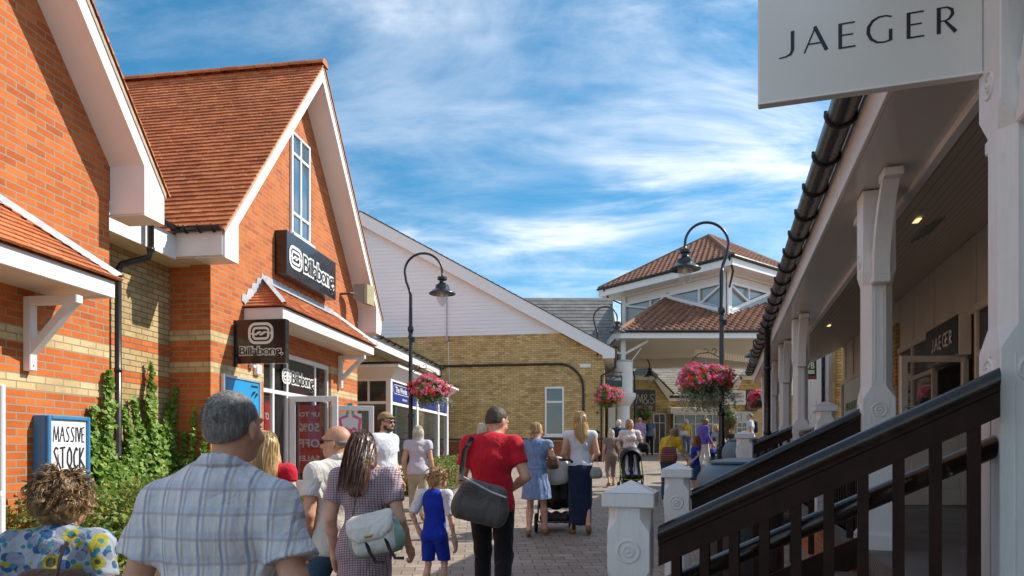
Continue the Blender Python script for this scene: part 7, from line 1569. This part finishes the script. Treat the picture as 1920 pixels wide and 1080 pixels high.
rm,JR=person('man in a red t shirt and black jeans with a grey shoulder bag',922,5.5,1.73,-6,
  mrg(walkL,CH(head=(.035,.04,-.03),neck=(.01,.01,-.01),elR=(.05,-.02,.02),wrR=(-.12,.20,.14),elL=(-.02,.02,0),wrL=(.06,.16,.10))),'skin',1.0,res=.0085,hair=('short','hair_dark'),top='tee',topmat='cloth_red',bottom='jeans',botmat='cloth_black',sleeve=.62,yhead=-38,headtilt=22,hem=.86,shades=False)
person('fair haired woman mostly hidden behind the man in the red t shirt',903,13,1.60,0,walkL,'skin_pale',.95,female=True,hair=('bob','hair_white'),top='tee',topmat='cloth_white',bottom='jeans',botmat='cloth_denim',eyes=False)
dn_,JD=person('woman with a blonde ponytail in a pale blue denim dress pushing a pushchair',1006,9.6,1.59,-8,
  mrg(CH(elR=(.05,.02,.02),wrR=(.0,.30,.14),elL=(-.02,.02,.02),wrL=(.05,.26,.12)),CH(knR=(0,.06,.02),anR=(.02,.10,.02),toR=(.03,.12,.03),anL=(0,-.12,.02),toL=(0,-.1,0))),'skin',1.03,female=True,hair=('ponytail','hair_blonde'),top='tee',topmat='cloth_chambray',bottom='skirt',botmat='cloth_chambray',sleeve=.25,yhead=-35,hem=1.02,shoes='shoe_tan')
mxw,JM=person('tall blonde woman in a white top and long navy skirt',1088,9.8,1.75,-2,
  CH(knR=(0,.02,.02),anR=(.0,-.13,.05),toR=(.0,-.13,.0),elR=(.01,.0,.02),wrR=(-.05,.22,.16),elL=(-.01,.0,.02),wrL=(.05,.20,.14)),'skin',.98,female=True,hair=('long','hair_blonde'),top='tank',topmat='cloth_white',bottom='maxi',botmat='cloth_navy',sleeve=0,hem=.96,shoes='shoe_tan')
person('small white haired woman in taupe top and cropped trousers by the far lamp post',1146,17.5,1.47,2,walkR,'skin',1.05,female=True,hair=('bob','hair_white'),top='tee',topmat='cloth_taupe',bottom='cropped',botmat='cloth_taupe',sleeve=.4,eyes=False,shoes='shoe_tan')
person('grey haired man in a navy shirt behind the woman in taupe',1160,20,1.68,10,walkL,'skin',1.08,hair=('short','hair_white'),top='tee',topmat='cloth_navy',bottom='trousers',botmat='cloth_charcoal',eyes=False)
fw,JF=person('woman in a white flowery top facing the camera behind a pushchair',1181,16.6,1.72,176,
  mrg(walkL,CH(elR=(.06,.0,.02),wrR=(-.02,.20,.12),elL=(-.06,0,.02),wrL=(.02,.20,.12))),'skin_tan',1.12,female=True,hair=('bob','hair_curly_brown'),top='tee',topmat='cloth_pinkfloral',bottom='jeans',botmat='cloth_navy',sleeve=.6,yhead=28)
person('bald man in a lilac shirt walking away beside the white column',1200,28,1.64,14,walkR,'skin',1.08,hair=('bald','hair_sand'),top='tee',topmat='cloth_lilac',bottom='trousers',botmat='cloth_white',eyes=False,sleeve=.7)
person('ginger haired woman in a slate blue top and black trousers near the outlet sign',1218,30,1.65,-10,walkL,'skin',1.05,female=True,hair=('bob','hair_ginger'),top='tee',topmat='cloth_slate',bottom='trousers',botmat='cloth_black',eyes=False,sleeve=.5)
yw,JY=person('woman in a yellow cardigan leaning towards the red haired girl',1253,14.5,1.60,-35,
  CH(waist=(0,-.02,-.01),chest=(.02,.06,-.03),neck=(.04,.15,-.06),head=(.06,.20,-.09),shR=(.03,.12,-.05),shL=(.03,.12,-.05),elR=(.06,.14,-.04),wrR=(.16,.14,-.02),elL=(-.0,.14,-.05),wrL=(0,.14,-.04)),'skin',1.03,female=True,hair=('bob','hair_curly_brown'),top='tee',topmat='cloth_yellow',bottom='jeans',botmat='cloth_denim',sleeve=.85,headtilt=28,hem=.86)
gl_,JG=person('red haired girl in a blue t shirt and denim shorts holding a hand',1304,14.7,1.32,96,
  CH(elL=(-.05,.04,.10),wrL=(-.12,.16,.22),elR=(-.03,.1,.06),wrR=(-.06,.16,.46),head=(0,-.0,0)),'skin_pale',.86,female=False,hair=('long','hair_ginger'),top='tee',topmat='cloth_royal',bottom='shorts',botmat='cloth_denim',sleeve=.4,child=True,hem=.88,headtilt=-12)
lw_,JL=person('fair haired woman in yellow top and blue trousers, hand raised to her face',1287,30,1.60,168,
  mrg(walkR,CH(elR=(.02,.08,.10),wrR=(-.16,.12,.66))),'skin',1.0,female=True,hair=('bob','hair_white'),top='tank',topmat='cloth_yellow',bottom='trousers',botmat='cloth_denim_light',sleeve=0,eyes=False)
person('sandy haired man in a purple shirt and cream trousers looking down',1319,21,1.72,-70,
  CH(head=(0,.06,-.04),neck=(0,.03,-.01),elR=(.0,.02,0),wrR=(0,.10,.02),elL=(0,.04,0),wrL=(0,.12,.03),knR=(0,.06,.02),anR=(0,.08,.02),toR=(0,.08,.02),anL=(0,-.1,.02),toL=(0,-.1,0)),'skin_tan',1.04,hair=('curly','hair_sand'),top='tee',topmat='cloth_purple',bottom='trousers',botmat='cloth_cream',sleeve=1.85,headtilt=32,eyes=False)
person('woman in a grey blue t shirt bending to a toddler behind the tall lamp pole',1353,21.6,1.60,120,
  CH(waist=(0,.02,-.02),chest=(0,.10,-.05),neck=(0,.20,-.10),head=(0,.27,-.14),shR=(0,.18,-.09),shL=(0,.18,-.09),elR=(.05,.26,-.12),wrR=(.08,.30,-.18),elL=(-.05,.26,-.1),wrL=(-.06,.32,-.14)),'skin_tan',1.04,female=True,hair=('bob','hair_blonde'),top='tee',topmat='cloth_bluegrey',bottom='jeans',botmat='cloth_black',sleeve=.5,eyes=False,headtilt=30)
td,JT=person('toddler in a bright blue jacket and teal shorts',1336,22,.80,20,CH(wrR=(.05,.02,.25),elR=(.05,0,.1)),'skin_pale',1.25,hair=('short','hair_ginger'),top='tee',topmat='cloth_royal',bottom='shorts',botmat='cloth_teal',sleeve=1.7,child=True,eyes=False)
bm_,JBm=person('man in a white t shirt with a dark backpack by the far arcade posts',1407,25,1.78,66,walkL,'skin_tan',1.08,hair=('short','hair_grey'),top='tee',topmat='cloth_white',bottom='jeans',botmat='cloth_navy',sleeve=.55,eyes=False,yhead=14)
# ------------------------------------------------------------------ bags
Lc=lambda p,v: MATW[p.name]@Vector(v)
# grey shoulder bag
c=px(903,941,5.20); b,T=softbag('large grey shoulder bag with pale zip on the man in the red t shirt',c,(.42,.17,.33),R_(-4),'bag_grey','shoulder bag',tilt=14,name='shoulder_bag')
B0=MATW[b.name]; tl=lambda x,y,z: B0@(Matrix.Rotation(R_(14),4,'Y')@Vector((x,y,z)))
strapobj(b,[tl(-.17,-.075,.155),tl(-.06,-.098,.130),tl(.06,-.100,.100),tl(.18,-.082,.085)],.011,'cloth_lav','zip',flat=.6)
for k in range(3): strapobj(b,[tl(-.17+.0*k,-.085,.10-.026*k),tl(-.11+.01*k,-.100,.115-.026*k),tl(-.06+.015*k,-.102,.098-.020*k)],.005,'cloth_black','stripe')
s5=lambda x,y,Y:px(x,y,Y)
strapobj(b,[tl(-.19,-.02,.12),s5(866,880,5.32),s5(871,845,5.36),s5(884,822,5.44),s5(893,815,5.50),s5(903,826,5.60)],.020,'cloth_black','strap',flat=.3)
# pale handbag with flap, on the long haired woman's hip
c=px(705,1002,3.86); b,T=softbag('cream and pale green handbag with dark straps on the hip of the long haired woman',c,(.30,.15,.235),R_(-10),'leather_green','handbag',tilt=-13)
B1=MATW[b.name]; t1=lambda x,y,z: B1@(Matrix.Rotation(R_(-13),4,'Y')@Vector((x,y,z)))
S=SDF(); R13=np.array(Matrix.Rotation(R_(-13),3,'Y')); g13=lambda *a: R13@A_(*a)
for z in(-.06,-.01,.04): S.cone(g13(-.085,-.042,z),g13(.085,-.042,z),.046,.046,.03)
S.disp=lambda P:(.003*fbm(P,40)).astype(np.float32); build_np('front_panel',[S.mesh(.006)],'leather_white',b)
S=SDF()
for z,y_,w_ in((.105,-.01,.105),(.09,-.05,.115),(.055,-.072,.115),(.02,-.078,.105),(-.005,-.080,.07)): S.cone(g13(-w_,y_,z),g13(w_,y_,z),.024,.024,.03)
S.disp=lambda P:(.003*fbm(P,40,2)).astype(np.float32); build_np('flap',[S.mesh(.006)],'leather_white',b)
mb=MB(); mb.tube([t1(-.022,-.108,.004),t1(.022,-.108,.004)],.009,6); mb.build('clasp',MT['gold'],b)
for x_ in(-.03,.085): strapobj(b,[t1(x_,-.085,-.03),t1(x_+.015,-.105,-.085),t1(x_+.04,-.11,-.145),t1(x_+.085,-.10,-.155)],.012,'pram_black','handle_strap',flat=.45)
strapobj(b,[t1(-.145,-.02,.04),px(665,950,3.9),px(672,905,3.92),px(681,872,3.95),px(689,857,4.05),px(697,860,4.18)],.010,'pram_black','shoulder_strap',flat=.4)
mb=MB(); q=px(686,866,3.9); mb.tube([q+Vector((.014*math.cos(a),-.004,.014*math.sin(a))) for a in np.linspace(0,6.3,14)],.0025,6,cap=False); mb.build('ring',MT['gold'],b)
# curly haired woman's shoulder strap
cb_=thing('handbag','brown handbag whose thin strap crosses the back of the woman in the floral top','bag',px(60,1150,2.3)); strapobj(cb_,[px(103,1120,2.17),px(107,1080,2.17),px(112,1050,2.20),px(118,1030,2.25),px(126,1018,2.33),px(132,1018,2.42)],.008,'strap_brown','strap',flat=.5)
S=SDF(); S.cone((0,0,0),(.14,0,0),.06,.06,.03).cone((0,0,.1),(.14,0,.1),.05,.05,.03); build_np('bag_body',[S.mesh(.01)],'leather_brown',cb_)
# brown handbag on the denim dress
c=px(1037,866,9.42); b,T=softbag('dark brown leather handbag under the arm of the woman in the denim dress',c,(.17,.12,.20),R_(10),'leather_brown')
strapobj(b,[px(1029,852,9.4),px(1026,835,9.42),px(1027,827,9.5),px(1033,835,9.6),px(1040,855,9.46)],.010,'leather_brown','strap')
c=px(1118,886,9.6); b,T=softbag('small grey boxy handbag hanging beside the long navy skirt',c,(.16,.11,.17),R_(5),'leather_grey')
strapobj(b,[px(1110,876,9.6),px(1112,866,9.6),px(1118,863,9.6),px(1123,877,9.6)],.007,'leather_grey','handle'); strapobj(b,[px(1111,878,9.58),px(1106,850,9.62),px(1101,820,9.66),px(1100,805,9.75)],.006,'cloth_charcoal','strap')
c=px(1206,838,16.2); b,T=softbag('black handbag hanging from the arm of the woman in the flowery top',c,(.26,.16,.24),R_(0),'cloth_black'); strapobj(b,[px(1199,832,16.2),px(1192,812,16.3),px(1191,805,16.5)],.012,'cloth_black','strap')
c=px(1254,852,14.2); b,T=softbag('striped brown cloth bag on the shoulder of the woman in the yellow cardigan',c,(.33,.16,.34),R_(-8),'cloth_bagstripe'); strapobj(b,[px(1248,836,14.2),px(1256,822,14.25),px(1261,814,14.35),px(1262,810,14.5)],.014,'leather_brown','strap')
c=px(1281,812,29.7); b,T=softbag('dusty pink bag held by the fair haired woman in the yellow top',c,(.34,.16,.22),0,'cloth_lav')
c=px(1189,803,29.6) ; 
c=px(1211,802,29.8); b,T=softbag('small black shoulder bag of the woman in the slate blue top',c,(.22,.14,.32),0,'cloth_black')
c=px(1417,800,25.0); b,T=softbag('dark blue backpack on the man in the white t shirt',c,(.22,.30,.46),R_(66),'cloth_navy',name='backpack',cat='backpack'); strapobj(b,[px(1415,790,24.9),px(1410,786,24.8),px(1408,796,24.78)],.02,'cloth_navy','strap')
c=px(1335,851,21.8); b,T=softbag('tiny dark harness backpack worn by the toddler',c,(.16,.10,.18),0,'cloth_black',name='backpack',cat='backpack'); strapobj(b,[px(1332,850,21.7),px(1324,860,21.5),px(1322,850,21.3),px(1321,842,21.2)],.010,'cloth_black','lead')
# ------------------------------------------------------------------ pushchairs
def pushchair(label,x,Y,face,hood,seat,trim,sc=1.0,pad='cloth_cream'):
    X=(x-960)/1280*Y; p=thing('pushchair',label,'pushchair',(X,Y,G(Y)),R_(face)); M=MATW[p.name]@Matrix.Scale(sc,4)
    for sx,sy,r_ in((-.27,-.30,.14),(.27,-.30,.14),(-.20,.38,.10),(.20,.38,.10)):
        mb=MB(); mb.M=M; P=[(sx,sy+r_*.86*math.cos(a),r_+r_*.86*math.sin(a)) for a in np.linspace(0,2*math.pi,22)]; mb.tube(P,r_*.16,8,cap=False); w=mb.build('wheel',MT['tyre'],p,smooth=True)
        mb=MB(); mb.M=M; 
        for k in range(5): a=k*1.257; mb.tube([(sx,sy,r_),(sx,sy+r_*.8*math.cos(a),r_+r_*.8*math.sin(a))],.010,5)
        mb.tube([(sx-.03,sy,r_),(sx+.03,sy,r_)],.02,8); mb.build('hub',MT['frame_silver'],w)
    mb=MB(); mb.M=M
    for sx in(-.25,.25): mb.tube([(sx*.8,.38,.12),(sx,.15,.35),(sx,-.30,.85),(sx,-.42,1.02)],.014,8); mb.tube([(sx,-.30,.15),(sx,.0,.5),(sx,.12,.42)],.014,8)
    mb.tube([(-.27,-.30,.15),(.27,-.30,.15)],.012,8); mb.tube([(-.2,.38,.12),(.2,.38,.12)],.012,8); mb.build('frame',MT['pram_frame'],p,smooth=True)
    mb=MB(); mb.M=M; mb.tube([(-.25,-.42,1.02),(-.22,-.47,1.05),(.22,-.47,1.05),(.25,-.42,1.02)],.018,8); mb.build('handlebar',MT['pram_black'],p,smooth=True)
    def sd(name,fn,mat,hh=.014): S=SDF(); fn(S); v,f_=S.mesh(hh); build_np(name,[(v*sc,f_)],mat,p)
    def seatf(S):
        for sx in(-.15,.15): S.chain([(sx,.28,.42),(sx,.10,.40),(sx,-.10,.50),(sx,-.22,.90)],[.05,.07,.06,.05],.05)
        S.chain([(0,.28,.42),(0,.10,.38),(0,-.12,.48),(0,-.24,.90)],[.05,.07,.06,.05],.08)
    sd('seat',seatf,seat)
    def padf(S):
        for sx in(-.09,.09): S.chain([(sx,.22,.47),(sx,.06,.46),(sx,-.06,.56),(sx,-.16,.88)],[.03,.045,.045,.035],.05)
    sd('seat_pad',padf,pad)
    def basket_(S):
        for sx in(-.15,.0,.15): S.chain([(sx,.22,.20),(sx,-.20,.20)],[.07,.08],.06)
    sd('basket',basket_,seat)
    def hoodf(S): S.ell((0,-.14,.86),(.25,.27,.24),.02); S.ell((0,.02,.76),(.215,.27,.24),.02,None,True); S.plane((0,-.10,.76),(0,.35,-1))
    sd('hood',hoodf,hood,.012)
    for sx in(-.055,.055): mb=MB(); mb.M=M; mb.tube([(sx,-.115,.86),(sx*1.2,-.02,.60),(sx,.06,.52)],.018,6,flat=.4); mb.build('harness',MT['pram_black'],p)
    mb=MB(); mb.M=M
    for sx in(-.245,.245): mb.tube([(sx,.12,.44),(sx,.0,.52),(sx,-.2,.80)],.009,6)
    mb.tube([(-.20,.27,.36),(0,.30,.34),(.20,.27,.36)],.010,6); mb.build('piping',MT[trim],p)
    return p
pushchair('black pushchair with a white hood, pushed by the woman in the denim dress',1042,10.15,-6,'cloth_cream','pram_black','cloth_black')
pushchair('black pushchair with pale seat lining and lime piping, facing the camera',1184,15.6,176,'pram_black','pram_black','lime',1.0,'cloth_lav')
# child in the first pushchair: cushion toys
ty=thing('soft_toy','red and yellow soft toy hanging on the pushchair by the denim dress','toy',px(1062,906,10.0)); S=SDF(); S.ell((0,0,0),(.05,.04,.06),.01).ell((.03,0,.06),(.03,.03,.03),.01); build_np('toy_body',[S.mesh(.008)],'cloth_red',ty); S=SDF(); S.ell((.0,-.02,-.05),(.045,.03,.02),.01); build_np('toy_detail',[S.mesh(.008)],'cloth_yellow',ty)
# a watch on the man in the cap, bench sitter far away
sp_,JS=person('distant seated person in dark clothes just left of the far window',1373,33,1.6,180,CH(pelvis=(0,0,-.45),waist=(0,0,-.45),chest=(0,0,-.45),neck=(0,0,-.45),head=(0,0,-.45),shR=(0,0,-.45),shL=(0,0,-.45),elR=(0,.05,-.42),elL=(0,.05,-.42),wrR=(-.05,.2,-.28),wrL=(.05,.2,-.28),hipR=(0,0,-.44),hipL=(0,0,-.44),knR=(0,.42,0),knL=(0,.42,0),anR=(0,.42,0),anL=(0,.42,0),toR=(0,.42,0),toL=(0,.42,0)),'skin',1.05,hair=('short','hair_dark'),top='tee',topmat='cloth_charcoal',bottom='jeans',botmat='cloth_navy',eyes=False)
bn=thing('bench','dark bench under the distant seated person','bench',(px(1373,850,33.1).x,33.1,G(33.1))); mb=MB(); mb.M=MATW[bn.name]; mb.box((-.7,-.2,.34),(.7,.22,.39),.01); mb.build('seat',MT['dark_board'],bn)
for sx in(-.6,.6): mb=MB(); mb.M=MATW[bn.name]; mb.box((sx-.04,-.18,0),(sx+.04,.2,.34)); mb.build('leg',MT['black_iron'],bn)
